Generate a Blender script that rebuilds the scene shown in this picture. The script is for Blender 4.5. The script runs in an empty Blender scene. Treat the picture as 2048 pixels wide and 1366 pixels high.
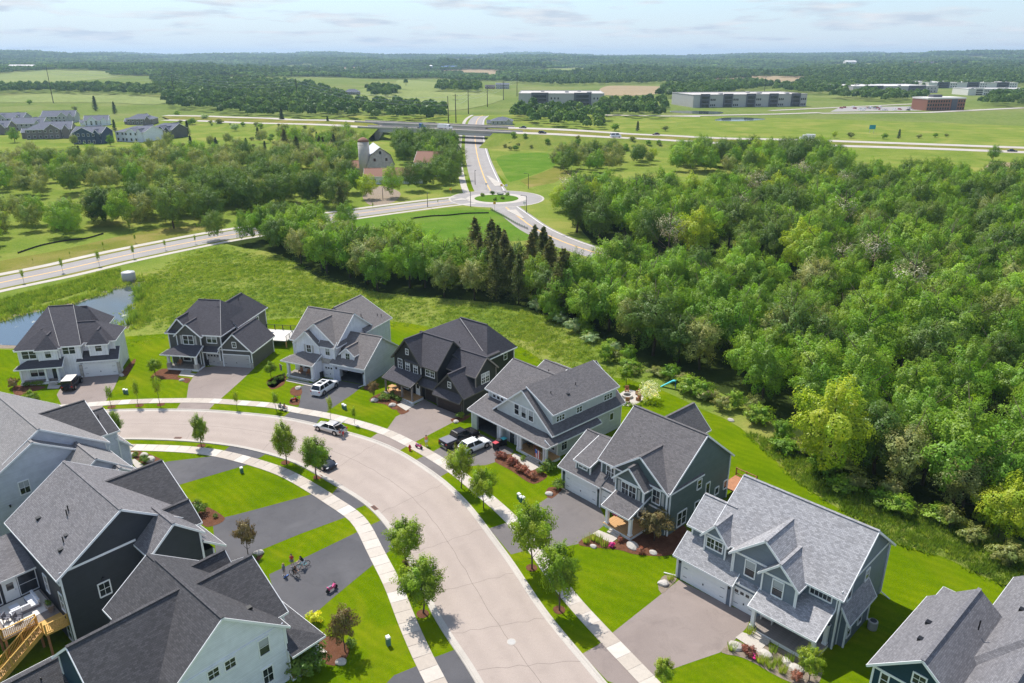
import bpy, bmesh, math, random
import numpy as np
from mathutils import Vector, Matrix, noise as mnoise
R = math.radians
random.seed(7)
rng = np.random.default_rng(11)
scene = bpy.context.scene
col = scene.collection

# ------------------------------------------------------------------ camera
PF, PCX, PCY, PHY, CAMH = 1500.0, 1024.0, 683.0, 113.0, 50.0     # focal length / centre / horizon in photo pixels, camera height
PITCH = math.atan((PCY - PHY) / PF)
SP, CP = math.sin(PITCH), math.cos(PITCH)
cam = bpy.data.cameras.new('camera'); camo = bpy.data.objects.new('camera', cam); col.objects.link(camo)
camo.location = (0, 0, CAMH); camo.rotation_euler = (math.pi/2 - PITCH, 0, 0)
cam.sensor_fit = 'HORIZONTAL'; cam.sensor_width = 36; cam.lens = PF / 2048 * 36
cam.clip_start = 1; cam.clip_end = 60000
scene.camera = camo

# ------------------------------------------------------------------ light
SUN_EL, SUN_AZ = R(57), R(-33)                     # azimuth from +Y towards +X
sdir = Vector((math.sin(SUN_AZ)*math.cos(SUN_EL), math.cos(SUN_AZ)*math.cos(SUN_EL), math.sin(SUN_EL)))
world = bpy.data.worlds.new('World'); scene.world = world; world.use_nodes = True
nt = world.node_tree; nt.nodes.clear()
def nd(t, k, **kw):
    n = t.nodes.new(k)
    for a, b in kw.items(): setattr(n, a, b)
    return n
def lk(t, a, b): t.links.new(a, b)
wo = nd(nt, 'ShaderNodeOutputWorld'); bg = nd(nt, 'ShaderNodeBackground'); bg.inputs[1].default_value = 0.148
sky = nd(nt, 'ShaderNodeTexSky', sky_type='NISHITA', sun_disc=False, sun_elevation=SUN_EL, sun_rotation=SUN_AZ,
         altitude=300, air_density=1.0, dust_density=0.6, ozone_density=1.6)
tc = nd(nt, 'ShaderNodeTexCoord'); sx = nd(nt, 'ShaderNodeSeparateXYZ'); lk(nt, tc.outputs['Generated'], sx.inputs[0])
def mth(t, op, a=None, b=None, clamp=False):
    n = nd(t, 'ShaderNodeMath', operation=op, use_clamp=clamp)
    for i, v in enumerate((a, b)):
        if v is None: continue
        if isinstance(v, (int, float)): n.inputs[i].default_value = v
        else: lk(t, v, n.inputs[i])
    return n.outputs[0]
zz = mth(nt, 'ADD', mth(nt, 'MAXIMUM', sx.outputs[2], 0.0), 0.10)
cx = nd(nt, 'ShaderNodeCombineXYZ'); lk(nt, mth(nt, 'DIVIDE', sx.outputs[0], zz), cx.inputs[0]); lk(nt, mth(nt, 'DIVIDE', sx.outputs[1], zz), cx.inputs[1])
cn = nd(nt, 'ShaderNodeTexNoise'); cn.inputs['Scale'].default_value = 1.15; cn.inputs['Detail'].default_value = 9; cn.inputs['Roughness'].default_value = 0.56
cn.inputs['Distortion'].default_value = 0.25
lk(nt, cx.outputs[0], cn.inputs['Vector'])
cr = nd(nt, 'ShaderNodeValToRGB'); cr.color_ramp.elements[0].position = 0.49; cr.color_ramp.elements[1].position = 0.60
lk(nt, cn.outputs[0], cr.inputs[0])
cn2 = nd(nt, 'ShaderNodeTexNoise'); cn2.inputs['Scale'].default_value = 2.6; cn2.inputs['Detail'].default_value = 5; lk(nt, cx.outputs[0], cn2.inputs['Vector'])
cr2 = nd(nt, 'ShaderNodeValToRGB'); lk(nt, cn2.outputs[0], cr2.inputs[0])
cr2.color_ramp.elements[0].position = .35; cr2.color_ramp.elements[0].color = (3.2, 3.7, 4.3, 1)
cr2.color_ramp.elements[1].position = .62; cr2.color_ramp.elements[1].color = (4.65, 4.8, 5.0, 1)
# pale veil: thin high cloud that whitens the sky towards the horizon, as in the photograph
vm = nd(nt, 'ShaderNodeMix', data_type='RGBA'); lk(nt, sky.outputs[0], vm.inputs['A']); vm.inputs['B'].default_value = (3.1, 4.2, 5.2, 1)
vr = nd(nt, 'ShaderNodeMapRange'); lk(nt, sx.outputs[2], vr.inputs[0]); vr.inputs[1].default_value = 0; vr.inputs[2].default_value = .30; vr.inputs[3].default_value = .8; vr.inputs[4].default_value = .0
lk(nt, vr.outputs[0], vm.inputs['Factor'])
vm2 = nd(nt, 'ShaderNodeMix', data_type='RGBA'); lk(nt, vm.outputs['Result'], vm2.inputs['A']); vm2.inputs['B'].default_value = (4.4, 4.75, 5.0, 1)
vr2 = nd(nt, 'ShaderNodeMapRange'); lk(nt, sx.outputs[2], vr2.inputs[0]); vr2.inputs[1].default_value = 0; vr2.inputs[2].default_value = .06; vr2.inputs[3].default_value = .85; vr2.inputs[4].default_value = .0
lk(nt, vr2.outputs[0], vm2.inputs['Factor'])
cm = nd(nt, 'ShaderNodeMix', data_type='RGBA'); lk(nt, mth(nt, 'MULTIPLY', cr.outputs[0], .9), cm.inputs['Factor'])
lk(nt, vm2.outputs['Result'], cm.inputs['A']); lk(nt, cr2.outputs[0], cm.inputs['B'])
lk(nt, cm.outputs['Result'], bg.inputs[0]); lk(nt, bg.outputs[0], wo.inputs[0])
sun = bpy.data.lights.new('sun', 'SUN'); sun.energy = 4.7; sun.angle = R(0.55); sun.color = (1.0, 0.955, 0.88)
suno = bpy.data.objects.new('sun', sun); col.objects.link(suno); suno.location = (0, 0, 300)
suno.rotation_euler = (-sdir).to_track_quat('-Z', 'Y').to_euler()
vs = scene.view_settings; vs.view_transform = 'Standard'; vs.look = 'None'; vs.exposure = 0.30; vs.gamma = 1; vs.use_curve_mapping = False
scene.cycles.max_bounces = 6; scene.cycles.diffuse_bounces = 3; scene.cycles.transparent_max_bounces = 8; scene.cycles.volume_bounces = 0; scene.cycles.use_denoising = True; scene.cycles.denoiser = 'OPENIMAGEDENOISE'; scene.cycles.denoising_prefilter = 'NONE'; scene.cycles.denoising_input_passes = 'RGB_ALBEDO_NORMAL'

# ------------------------------------------------------------------ photo pixel -> place
def hstep(t): t = max(0.0, min(1.0, t)); return t*t*(3-2*t)
LA = R(-41); LCX, LSX = math.cos(LA), math.sin(LA)
def hgt(x, y):
    d = math.hypot(x, y); z = 0.0
    lx = (x+41.4)*LCX + (y-55.74)*LSX; ly = -(x+41.4)*LSX + (y-55.74)*LCX
    if ly < 9.5 and lx < 32 and y < 130: z -= 2.7 * hstep((9.5-ly)/9.0) * hstep((32-lx)/10)
    if d > 650:
        r = hstep((d-650)/2600)
        z += r*(10*math.sin(x/620+1.3)*math.cos(y/870+.4) + 7*math.sin(x/290+y/410) + 6)
        r2 = hstep((d-3200)/4200)
        az = x/max(y, 1)
        z += r2*(36 + 10*math.sin(az*9+2) + 7*math.sin(az*21+.7) + 5*math.sin(az*47) - 20*math.exp(-((az-.02)/.25)**2) + 12*hstep((az-.25)/.3) + 10*math.exp(-((az+.5)/.18)**2))
        z += hstep((d-1500)/1500)*6*math.sin(x/180+1)*math.sin(y/330)
    return z
def ray(px, py):
    u = (px-PCX)/PF; v = (py-PCY)/PF
    return u, CP - v*SP, -(SP + v*CP)
def G(px, py, z=0.0):
    u, f, d = ray(px, py); t = (z-CAMH)/d
    return (u*t, f*t)
def GT(px, py):                                    # first hit of the ground
    u, f, d = ray(px, py); t = 20.0
    while t < 20000:
        if CAMH + d*t < hgt(u*t, f*t): break
        t *= 1.006
    return (u*t, f*t)
def crop(x0, y0, s): return lambda a, b: (x0+a*s, y0+b*s)

# ------------------------------------------------------------------ materials
MATS = {}
def newmat(name):
    m = bpy.data.materials.new(name); m.use_nodes = True; MATS[name] = m
    t = m.node_tree; t.nodes.clear()
    o = nd(t, 'ShaderNodeOutputMaterial'); p = nd(t, 'ShaderNodeBsdfPrincipled'); lk(t, p.outputs[0], o.inputs[0])
    p.inputs['Specular IOR Level'].default_value = 0.3
    return m, t, p
def ramp(t, fac, stops):
    r = nd(t, 'ShaderNodeValToRGB'); e = r.color_ramp.elements
    while len(e) < len(stops): e.new(.5)
    for i, (p, c) in enumerate(stops): e[i].position = p; e[i].color = (*c, 1)
    lk(t, fac, r.inputs[0]); return r.outputs[0]
def noi(t, vec, scale, detail=4, rough=.55, dist=0):
    n = nd(t, 'ShaderNodeTexNoise'); n.inputs['Scale'].default_value = scale; n.inputs['Detail'].default_value = detail
    n.inputs['Roughness'].default_value = rough; n.inputs['Distortion'].default_value = dist
    if vec is not None: lk(t, vec, n.inputs['Vector'])
    return n.outputs[0]
def mixc(t, f, a, b, mode='MIX'):
    m = nd(t, 'ShaderNodeMix', data_type='RGBA', blend_type=mode)
    for s, v in (('Factor', f), ('A', a), ('B', b)):
        if isinstance(v, (int, float)): m.inputs[s].default_value = v
        elif isinstance(v, tuple): m.inputs[s].default_value = (*v, 1)
        else: lk(t, v, m.inputs[s])
    return m.outputs['Result']
def bump(t, p, h, strength, dist=.02):
    b = nd(t, 'ShaderNodeBump'); b.inputs['Strength'].default_value = strength; b.inputs['Distance'].default_value = dist
    lk(t, h, b.inputs['Height']); lk(t, b.outputs[0], p.inputs['Normal'])
def wpos(t): return nd(t, 'ShaderNodeNewGeometry').outputs['Position']
def opos(t): return nd(t, 'ShaderNodeTexCoord').outputs['Object']
def uv(t): return nd(t, 'ShaderNodeTexCoord').outputs['UV']
def plain(name, c, rough=.6, var=.12, scale=3.0, metal=0, spec=None, emit=None):
    m, t, p = newmat(name)
    n = noi(t, opos(t), scale, 5)
    lk(t, ramp(t, n, ((.25, tuple(x*(1-var) for x in c)), (.75, tuple(min(1, x*(1+var)) for x in c)))), p.inputs['Base Color'])
    p.inputs['Roughness'].default_value = rough; p.inputs['Metallic'].default_value = metal
    if spec is not None: p.inputs['Specular IOR Level'].default_value = spec
    return m
def siding(name, c, pitch=.17, vertical=False, rough=.6):
    m, t, p = newmat(name)
    s = nd(t, 'ShaderNodeSeparateXYZ'); lk(t, uv(t), s.inputs[0])
    f = mth(t, 'FRACT', mth(t, 'DIVIDE', s.outputs[0 if vertical else 1], pitch))
    edge = mth(t, 'LESS_THAN', f, .13)
    base = ramp(t, noi(t, wpos(t), 1.3, 4), ((.3, tuple(x*.92 for x in c)), (.7, tuple(min(1, x*1.06) for x in c))))
    cell = nd(t, 'ShaderNodeTexWhiteNoise', noise_dimensions='1D'); lk(t, mth(t, 'FLOOR', mth(t, 'DIVIDE', s.outputs[0 if vertical else 1], pitch)), cell.inputs['W'])
    base = mixc(t, mth(t, 'MULTIPLY', cell.outputs[0], .08), base, (0, 0, 0))
    lk(t, mixc(t, mth(t, 'MULTIPLY', edge, .28), base, tuple(x*.45 for x in c)), p.inputs['Base Color'])
    p.inputs['Roughness'].default_value = rough
    bump(t, p, f, .5, .03)
    return m
def shingle(name, c, var=.30, bw=.30, rh=.145):
    m, t, p = newmat(name)
    mp = uv(t)
    b = nd(t, 'ShaderNodeTexBrick'); lk(t, mp, b.inputs['Vector']); b.inputs['Scale'].default_value = 1
    b.inputs['Brick Width'].default_value = bw; b.inputs['Row Height'].default_value = rh; b.inputs['Mortar Size'].default_value = .012
    b.inputs['Color1'].default_value = (*[x*(1-var) for x in c], 1); b.inputs['Color2'].default_value = (*[x*(1+var) for x in c], 1)
    b.inputs['Mortar'].default_value = (*[x*.35 for x in c], 1); b.inputs['Bias'].default_value = 0.0
    w = noi(t, mp, 13, 4, .8); big = noi(t, wpos(t), .35, 4)
    cc = mixc(t, .5, b.outputs[0], ramp(t, w, ((.3, tuple(x*(1-var) for x in c)), (.7, tuple(x*(1+var) for x in c)))))
    cc = mixc(t, 1.0, cc, ramp(t, big, ((.25, (.93, .93, .94)), (.75, (1.05, 1.04, 1.03)))), 'MULTIPLY')
    lk(t, cc, p.inputs['Base Color']); p.inputs['Roughness'].default_value = .88; p.inputs['Specular IOR Level'].default_value = .2
    bump(t, p, mth(t, 'ADD', b.outputs['Fac'], w), .5, -.02)
    return m
def ground_mat(name, stops, s1, s2, s3=None, bumps=.5, rough=.95, streak=None, mow=None):
    m, t, p = newmat(name)
    w = wpos(t)
    v = mth(t, 'ADD', mth(t, 'MULTIPLY', noi(t, w, s1, 5, .6), .62), mth(t, 'MULTIPLY', noi(t, w, s2, 4, .65), .38))
    c = ramp(t, v, stops)
    c = mixc(t, 1.0, c, ramp(t, noi(t, w, s2*3.5, 3, .8), ((.3, (.72, .74, .7)), (.7, (1.26, 1.24, 1.25)))), 'MULTIPLY')
    if s3:
        c = mixc(t, mth(t, 'MULTIPLY', ramp(t, noi(t, w, s3[0], 5, .6, .6), ((.5, (0, 0, 0)), (.68, (1, 1, 1)))), s3[2]), c, s3[1])
    if mow:                                        # mowing stripes: grass bent two ways
        sp = nd(t, 'ShaderNodeSeparateXYZ'); lk(t, w, sp.inputs[0])
        q = mth(t, 'ADD', mth(t, 'MULTIPLY', sp.outputs[0], mow[0]), mth(t, 'MULTIPLY', sp.outputs[1], mow[1]))
        q = mth(t, 'ADD', q, mth(t, 'MULTIPLY', noi(t, w, .05, 2), 9))
        st = mth(t, 'MULTIPLY', mth(t, 'ADD', mth(t, 'SINE', mth(t, 'MULTIPLY', q, 5.2)), 1), mow[2])
        c = mixc(t, st, c, mow[3])
    lk(t, c, p.inputs['Base Color']); p.inputs['Roughness'].default_value = rough; p.inputs['Specular IOR Level'].default_value = 0.0
    bump(t, p, noi(t, w, s2*1.7, 5, .75), bumps, .12)
    return m
LEAFK = 2.25
def leafmat(name, ca, cb, cc, trans=.45):
    m = bpy.data.materials.new(name); m.use_nodes = True; MATS[name] = m
    t = m.node_tree; t.nodes.clear(); o = nd(t, 'ShaderNodeOutputMaterial')
    oi = nd(t, 'ShaderNodeObjectInfo'); at = nd(t, 'ShaderNodeAttribute', attribute_name='tint')
    ca, cb, cc = [tuple(min(.8, x*LEAFK) for x in q) for q in (ca, cb, cc)]
    base = ramp(t, oi.outputs['Random'], ((.0, ca), (.5, cb), (1.0, cc)))
    c = mixc(t, 1.0, base, at.outputs['Color'], 'MULTIPLY')
    d = nd(t, 'ShaderNodeBsdfDiffuse'); lk(t, c, d.inputs[0])
    tr = nd(t, 'ShaderNodeBsdfTranslucent'); lk(t, mixc(t, 1.0, c, (1.15, 1.2, .5), 'MULTIPLY'), tr.inputs[0])
    gl = nd(t, 'ShaderNodeBsdfGlossy'); gl.inputs['Roughness'].default_value = .42; gl.inputs[0].default_value = (.5, .55, .5, 1)
    mx = nd(t, 'ShaderNodeMixShader'); mx.inputs[0].default_value = trans; lk(t, d.outputs[0], mx.inputs[1]); lk(t, tr.outputs[0], mx.inputs[2])
    m2 = nd(t, 'ShaderNodeMixShader'); m2.inputs[0].default_value = .03; lk(t, mx.outputs[0], m2.inputs[1]); lk(t, gl.outputs[0], m2.inputs[2])
    lk(t, m2.outputs[0], o.inputs[0]); return m

# ------------------------------------------------------------------ mesh helpers
class MB:
    """collects faces with a material slot and a uv, then links them as one mesh object"""
    def __init__(s): s.v = []; s.f = []; s.m = []; s.u = []
    def face(s, pts, mi=0, uvs=None):
        i = len(s.v); s.v += [tuple(p) for p in pts]; s.f.append(tuple(range(i, i+len(pts)))); s.m.append(mi)
        if uvs is None:
            a = Vector(pts[0]); n = (Vector(pts[1])-a).cross(Vector(pts[2])-a)
            if n.length < 1e-9 and len(pts) > 3: n = (Vector(pts[2])-a).cross(Vector(pts[3])-a)
            n = n.normalized() if n.length > 0 else Vector((0, 0, 1))
            h = Vector((0, 0, 1)).cross(n); h = h.normalized() if h.length > 1e-4 else Vector((1, 0, 0))
            w = n.cross(h); uvs = [(Vector(p).dot(h), Vector(p).dot(w)) for p in pts]
        s.u.append(uvs)
    def box(s, x0, x1, y0, y1, z0, z1, mi=0, M=None, skip=''):
        P = [(x0, y0, z0), (x1, y0, z0), (x1, y1, z0), (x0, y1, z0), (x0, y0, z1), (x1, y0, z1), (x1, y1, z1), (x0, y1, z1)]
        if M is not None: P = [tuple(M @ Vector(p)) for p in P]
        for k, q in (('d', (3, 2, 1, 0)), ('u', (4, 5, 6, 7)), ('f', (0, 1, 5, 4)), ('r', (1, 2, 6, 5)), ('b', (2, 3, 7, 6)), ('l', (3, 0, 4, 7))):
            if k not in skip: s.face([P[i] for i in q], mi)
        return s
    def bar(s, a, b, w, h=None, mi=0):
        a, b = Vector(a), Vector(b); d = (b-a)
        if d.length < 1e-6: return s
        h = h or w; q = d.to_track_quat('X', 'Z').to_matrix().to_4x4(); M = Matrix.Translation(a) @ q
        return s.box(0, d.length, -w/2, w/2, -h/2, h/2, mi, M)
    def tube(s, pts, rad, n=8, mi=0, cap=True):
        pts = [Vector(p) for p in pts]; rings = []
        if isinstance(rad, (int, float)): rad = [rad]*len(pts)
        for i, p in enumerate(pts):
            d = (pts[min(i+1, len(pts)-1)] - pts[max(i-1, 0)]); d = d.normalized() if d.length > 0 else Vector((0, 0, 1))
            a = d.cross(Vector((0, 0, 1)) if abs(d.z) < .9 else Vector((1, 0, 0))).normalized(); b = d.cross(a)
            rings.append([p + (a*math.cos(2*math.pi*k/n) + b*math.sin(2*math.pi*k/n))*rad[i] for k in range(n)])
        for r0, r1 in zip(rings, rings[1:]):
            for k in range(n): s.face([r0[k], r1[k], r1[(k+1) % n], r0[(k+1) % n]], mi)
        if cap: s.face(rings[0], mi); s.face(rings[-1][::-1], mi)
        return s
    def lathe(s, prof, n=12, mi=0, c=(0, 0, 0)):
        rs = [[(c[0]+r*math.cos(2*math.pi*k/n), c[1]+r*math.sin(2*math.pi*k/n), c[2]+z) for k in range(n)] for r, z in prof]
        for a, b in zip(rs, rs[1:]):
            for k in range(n): s.face([a[k], a[(k+1) % n], b[(k+1) % n], b[k]], mi)
        s.face(rs[0][::-1], mi); s.face(rs[-1], mi); return s
    def prism(s, poly, y0, y1, mi=0, axis='y'):            # poly in (x,z) pushed along y, or (y,z) along x, or (x,y) along z
        def P(a, b, t): return (a, t, b) if axis == 'y' else ((t, a, b) if axis == 'x' else (a, b, t))
        n = len(poly)
        s.face([P(a, b, y0) for a, b in poly], mi); s.face([P(a, b, y1) for a, b in poly][::-1], mi)
        for i in range(n):
            a, b = poly[i], poly[(i+1) % n]; s.face([P(*a, y0), P(*a, y1), P(*b, y1), P(*b, y0)], mi)
        return s
    def mesh(s, name, mats, smooth=False):
        me = bpy.data.meshes.new(name); me.from_pydata(s.v, [], s.f)
        for m in (mats if isinstance(mats, (list, tuple)) else [mats]): me.materials.append(MATS[m] if isinstance(m, str) else m)
        me.polygons.foreach_set('material_index', s.m)
        ul = me.uv_layers.new(name='UVMap'); ul.data.foreach_set('uv', [c for u in s.u for q in u for c in q])
        if smooth: me.polygons.foreach_set('use_smooth', [True]*len(s.f))
        bm = bmesh.new(); bm.from_mesh(me)
        if smooth: bmesh.ops.remove_doubles(bm, verts=bm.verts, dist=1e-4)
        bmesh.ops.recalc_face_normals(bm, faces=bm.faces); bm.to_mesh(me); bm.free()
        return me
    def build(s, name, mats, parent=None, smooth=False, loc=None, rz=None):
        return link(name, s.mesh(name, mats, smooth), parent, loc, rz)
def link(name, data, parent=None, loc=None, rz=None):
    o = bpy.data.objects.new(name, data); col.objects.link(o)
    if parent: o.parent = parent
    if loc is not None: o.location = loc
    if rz is not None: o.rotation_euler = (0, 0, rz)
    return o
def tag(o, label=None, cat=None, group=None, kind=None):
    if label: o['label'] = label
    if cat: o['category'] = cat
    if group: o['group'] = group
    if kind: o['kind'] = kind
    return o
def thing(name, label, cat, loc, rz=0, group=None): return tag(link(name, None, None, loc, rz), label, cat, group)
def struct(o): o['kind'] = 'structure'; return o
def copy_tree(o, parent=None):
    c = o.copy(); col.objects.link(c); c.parent = parent
    for ch in o.children: copy_tree(ch, c)
    return c
def smoothline(pts, step=2.0, closed=False):
    P = [Vector((p[0], p[1], 0)) for p in pts]; n = len(P); out = []
    for i in range(n if closed else n-1):
        p0 = P[(i-1) % n] if closed or i else P[0]*2-P[1]; p1 = P[i]; p2 = P[(i+1) % n]; p3 = P[(i+2) % n] if closed or i+2 < n else P[-1]*2-P[-2]
        m = max(1, int((p2-p1).length/step))
        for k in range(m):
            t = k/m; out.append(.5*((2*p1)+(p2-p0)*t+(2*p0-5*p1+4*p2-p3)*t*t+(3*p1-p0-3*p2+p3)*t**3))
    if not closed: out.append(P[-1])
    return [(v.x, v.y) for v in out]
def offset(line, d):                                       # + to the left of travel
    o = []
    for i, p in enumerate(line):
        a = line[max(i-1, 0)]; b = line[min(i+1, len(line)-1)]; dx, dy = b[0]-a[0], b[1]-a[1]; l = math.hypot(dx, dy) or 1
        o.append((p[0]-dy/l*d, p[1]+dx/l*d))
    return o
def inpoly(x, y, poly):
    c = False; j = len(poly)-1
    for i in range(len(poly)):
        xi, yi = poly[i]; xj, yj = poly[j]
        if (yi > y) != (yj > y) and x < (xj-xi)*(y-yi)/(yj-yi)+xi: c = not c
        j = i
    return c
def sheet(name, pts, z, mat, kind='structure', maxlen=None, terrain=False, parent=None):
    bm = bmesh.new(); f = bm.faces.new([bm.verts.new((p[0], p[1], 0)) for p in pts])
    if f.normal.z < 0: f.normal_flip()
    bmesh.ops.triangulate(bm, faces=bm.faces[:])
    if maxlen:
        for _ in range(7):
            es = [e for e in bm.edges if e.calc_length() > maxlen]
            if not es: break
            bmesh.ops.subdivide_edges(bm, edges=es, cuts=1); bmesh.ops.triangulate(bm, faces=bm.faces[:])
    for v in bm.verts: v.co.z = z + (hgt(v.co.x, v.co.y) if terrain else 0)
    bm.normal_update()
    for q in bm.faces:
        if q.normal.z < 0: q.normal_flip()
    me = bpy.data.meshes.new(name); bm.to_mesh(me); bm.free(); me.materials.append(MATS[mat])
    o = link(name, me, parent)
    if kind: o['kind'] = kind
    return o
def ribbon(name, A, B, z, mat, z2=None, parent=None, kind='structure', skirt=0):
    mb = MB(); d = 0.0
    for i in range(len(A)-1):
        e = d+math.dist(A[i], A[i+1])
        mb.face([(*A[i], z), (*B[i], z if z2 is None else z2), (*B[i+1], z if z2 is None else z2), (*A[i+1], z)], 0, [(0, d), (1, d), (1, e), (0, e)]); d = e
        if skirt:
            mb.face([(*A[i], z), (*A[i+1], z), (*A[i+1], z-skirt), (*A[i], z-skirt)]); zz2 = z if z2 is None else z2
            mb.face([(*B[i], zz2), (*B[i+1], zz2), (*B[i+1], zz2-skirt), (*B[i], zz2-skirt)])
    o = mb.build(name, mat, parent)
    if kind: o['kind'] = kind
    return o
# ================================================================== materials
ground_mat('lawn', ((.30, (.07, .135, .002)), (.5, (.115, .18, .002)), (.72, (.175, .23, .004))), .16, 2.6, (.11, (.25, .25, .012), .5), .45, mow=(.62, .78, .13, (.06, .115, .002)))
ground_mat('meadow', ((.28, (.10, .165, .022)), (.5, (.165, .22, .038)), (.72, (.26, .275, .065))), .06, .9, (.035, (.34, .30, .09), .5), 1.0)
ground_mat('verge', ((.28, (.09, .13, .02)), (.5, (.17, .18, .035)), (.75, (.27, .23, .07))), .08, 1.5, (.05, (.32, .24, .10), .6), .6)
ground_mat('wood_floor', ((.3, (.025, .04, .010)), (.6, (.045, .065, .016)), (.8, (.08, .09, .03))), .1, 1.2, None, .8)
ground_mat('crop_green', ((.3, (.07, .15, .015)), (.5, (.10, .19, .022)), (.75, (.16, .23, .035))), .09, 1.3, (.05, (.22, .25, .06), .45), .9)
ground_mat('field_pale', ((.3, (.17, .22, .07)), (.6, (.24, .27, .10)), (.8, (.30, .30, .13))), .006, .05, None, .3)
ground_mat('field_tan', ((.3, (.28, .22, .13)), (.6, (.35, .27, .17)), (.8, (.42, .33, .22))), .008, .06, None, .3)
ground_mat('far_land', ((.3, (.105, .155, .034)), (.5, (.15, .195, .05)), (.75, (.22, .235, .085))), .012, .09, (.006, (.28, .25, .12), .4), .5)
ground_mat('mulch', ((.3, (.11, .05, .03)), (.6, (.19, .09, .055)), (.8, (.27, .14, .09))), 1.5, 9, None, .9)
ground_mat('gravel', ((.3, (.22, .17, .13)), (.6, (.34, .28, .22)), (.8, (.48, .42, .36))), 2, 11, None, .9)
def paving(name, stops, fine, crack=None, blot=.0, wear=0):
    m, t, p = newmat(name); w = wpos(t)
    c = ramp(t, noi(t, w, .12, 6, .6), stops)
    sp = ramp(t, noi(t, w, fine, 3, .8), ((.3, (.86, .86, .86)), (.7, (1.1, 1.1, 1.1))))
    c = mixc(t, 1.0, c, sp, 'MULTIPLY')
    if blot: c = mixc(t, mth(t, 'MULTIPLY', ramp(t, noi(t, w, .55, 6, .7, .8), ((.52, (0, 0, 0)), (.72, (1, 1, 1)))), blot), c, tuple(x*.55 for x in stops[0][1])); c = mixc(t, mth(t, 'MULTIPLY', ramp(t, noi(t, w, .21, 5, .6, .5), ((.5, (0, 0, 0)), (.75, (1, 1, 1)))), blot), c, tuple(min(1, x*1.25) for x in stops[2][1]))
    if wear:                                       # tyre-polished tracks along the carriageway
        sp2 = nd(t, 'ShaderNodeSeparateXYZ'); lk(t, uv(t), sp2.inputs[0]); q = mth(t, 'ABSOLUTE', mth(t, 'SINE', mth(t, 'MULTIPLY', sp2.outputs[0], 4*math.pi)))
        c = mixc(t, mth(t, 'MULTIPLY', mth(t, 'MULTIPLY', mth(t, 'POWER', q, 3.0), noi(t, w, .3, 4)), wear), c, tuple(x*.6 for x in stops[0][1]))
    if crack:
        n = nd(t, 'ShaderNodeTexVoronoi', feature='DISTANCE_TO_EDGE'); n.inputs['Scale'].default_value = crack[0]
        wv = nd(t, 'ShaderNodeVectorMath', operation='ADD'); lk(t, w, wv.inputs[0])
        sc = nd(t, 'ShaderNodeVectorMath', operation='SCALE'); nn = nd(t, 'ShaderNodeTexNoise'); nn.inputs['Scale'].default_value = .35; nn.inputs['Detail'].default_value = 5
        lk(t, w, nn.inputs['Vector']); lk(t, nn.outputs['Color'], sc.inputs[0]); sc.inputs['Scale'].default_value = 2.2; lk(t, sc.outputs[0], wv.inputs[1]); lk(t, wv.outputs[0], n.inputs['Vector'])
        c = mixc(t, mth(t, 'MULTIPLY', mth(t, 'LESS_THAN', n.outputs['Distance'], crack[1]), crack[2]), c, tuple(.45*x for x in stops[0][1]))
    lk(t, c, p.inputs['Base Color']); p.inputs['Roughness'].default_value = .9; p.inputs['Specular IOR Level'].default_value = .25
    bump(t, p, noi(t, w, fine, 3, .8), .25, .01); return m
paving('street', ((.3, (.37, .305, .265)), (.6, (.41, .34, .295)), (.8, (.45, .375, .325))), 14, None, .16, .22)
paving('asphalt_grey', ((.3, (.30, .275, .26)), (.6, (.34, .315, .30)), (.8, (.37, .34, .325))), 6, None, .15, .25)
paving('highway', ((.3, (.42, .375, .335)), (.6, (.48, .43, .385)), (.8, (.52, .47, .42))), 3)
paving('drive_dark', ((.3, (.085, .083, .09)), (.6, (.11, .107, .113)), (.8, (.14, .135, .14))), 16, None, .3)
paving('drive_mid', ((.3, (.15, .135, .13)), (.6, (.185, .165, .158)), (.8, (.22, .195, .185))), 16, None, .3)
paving('drive_tan', ((.3, (.24, .195, .175)), (.6, (.28, .23, .205)), (.8, (.32, .265, .235))), 16, None, .3)
paving('concrete', ((.3, (.45, .41, .36)), (.6, (.51, .465, .41)), (.8, (.56, .515, .46))), 9, None, .2)
paving('slab_bed', ((.3, (.20, .18, .16)), (.6, (.24, .22, .2)), (.8, (.28, .25, .22))), 9)
def slabmat():
    m, t, p = newmat('slab'); w = wpos(t); oi = nd(t, 'ShaderNodeObjectInfo')
    c = ramp(t, oi.outputs['Random'], ((0, (.44, .375, .315)), (.5, (.50, .44, .375)), (1, (.60, .55, .49))))
    c = mixc(t, 1.0, c, ramp(t, noi(t, w, 2.2, 6, .7), ((.3, (.9, .9, .9)), (.7, (1.06, 1.06, 1.06)))), 'MULTIPLY')
    lk(t, c, p.inputs['Base Color']); p.inputs['Roughness'].default_value = .85; bump(t, p, noi(t, w, 25, 3), .15, .01)
slabmat()
plain('white', (.80, .80, .79), .5, .04, 2); plain('white_warm', (.74, .70, .64), .6, .05, 2); plain('trim', (.80, .80, .80), .5, .04, 2)
plain('trim_dark', (.09, .085, .075), .5, .1); plain('black', (.012, .012, .014), .45, .2); plain('dark_metal', (.03, .03, .033), .4, .2); plain('rubber', (.018, .018, .02), .85, .2)
plain('metal', (.5, .5, .52), .35, .08, 4, .9); plain('stone', (.42, .39, .35), .9, .3, 2.5); plain('boulder', (.5, .46, .41), .9, .25, 1.6)
plain('wood', (.52, .30, .13), .7, .25, 5); plain('wood_gold', (.62, .37, .10), .65, .2, 5); plain('wood_red', (.40, .18, .09), .7, .25, 5); plain('wood_grey', (.27, .235, .21), .8, .2, 5)
plain('bark', (.10, .075, .055), .95, .35, 4); plain('fabric_white', (.72, .73, .76), .9, .06); plain('fabric_grey', (.2, .2, .23), .9, .1)
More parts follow.
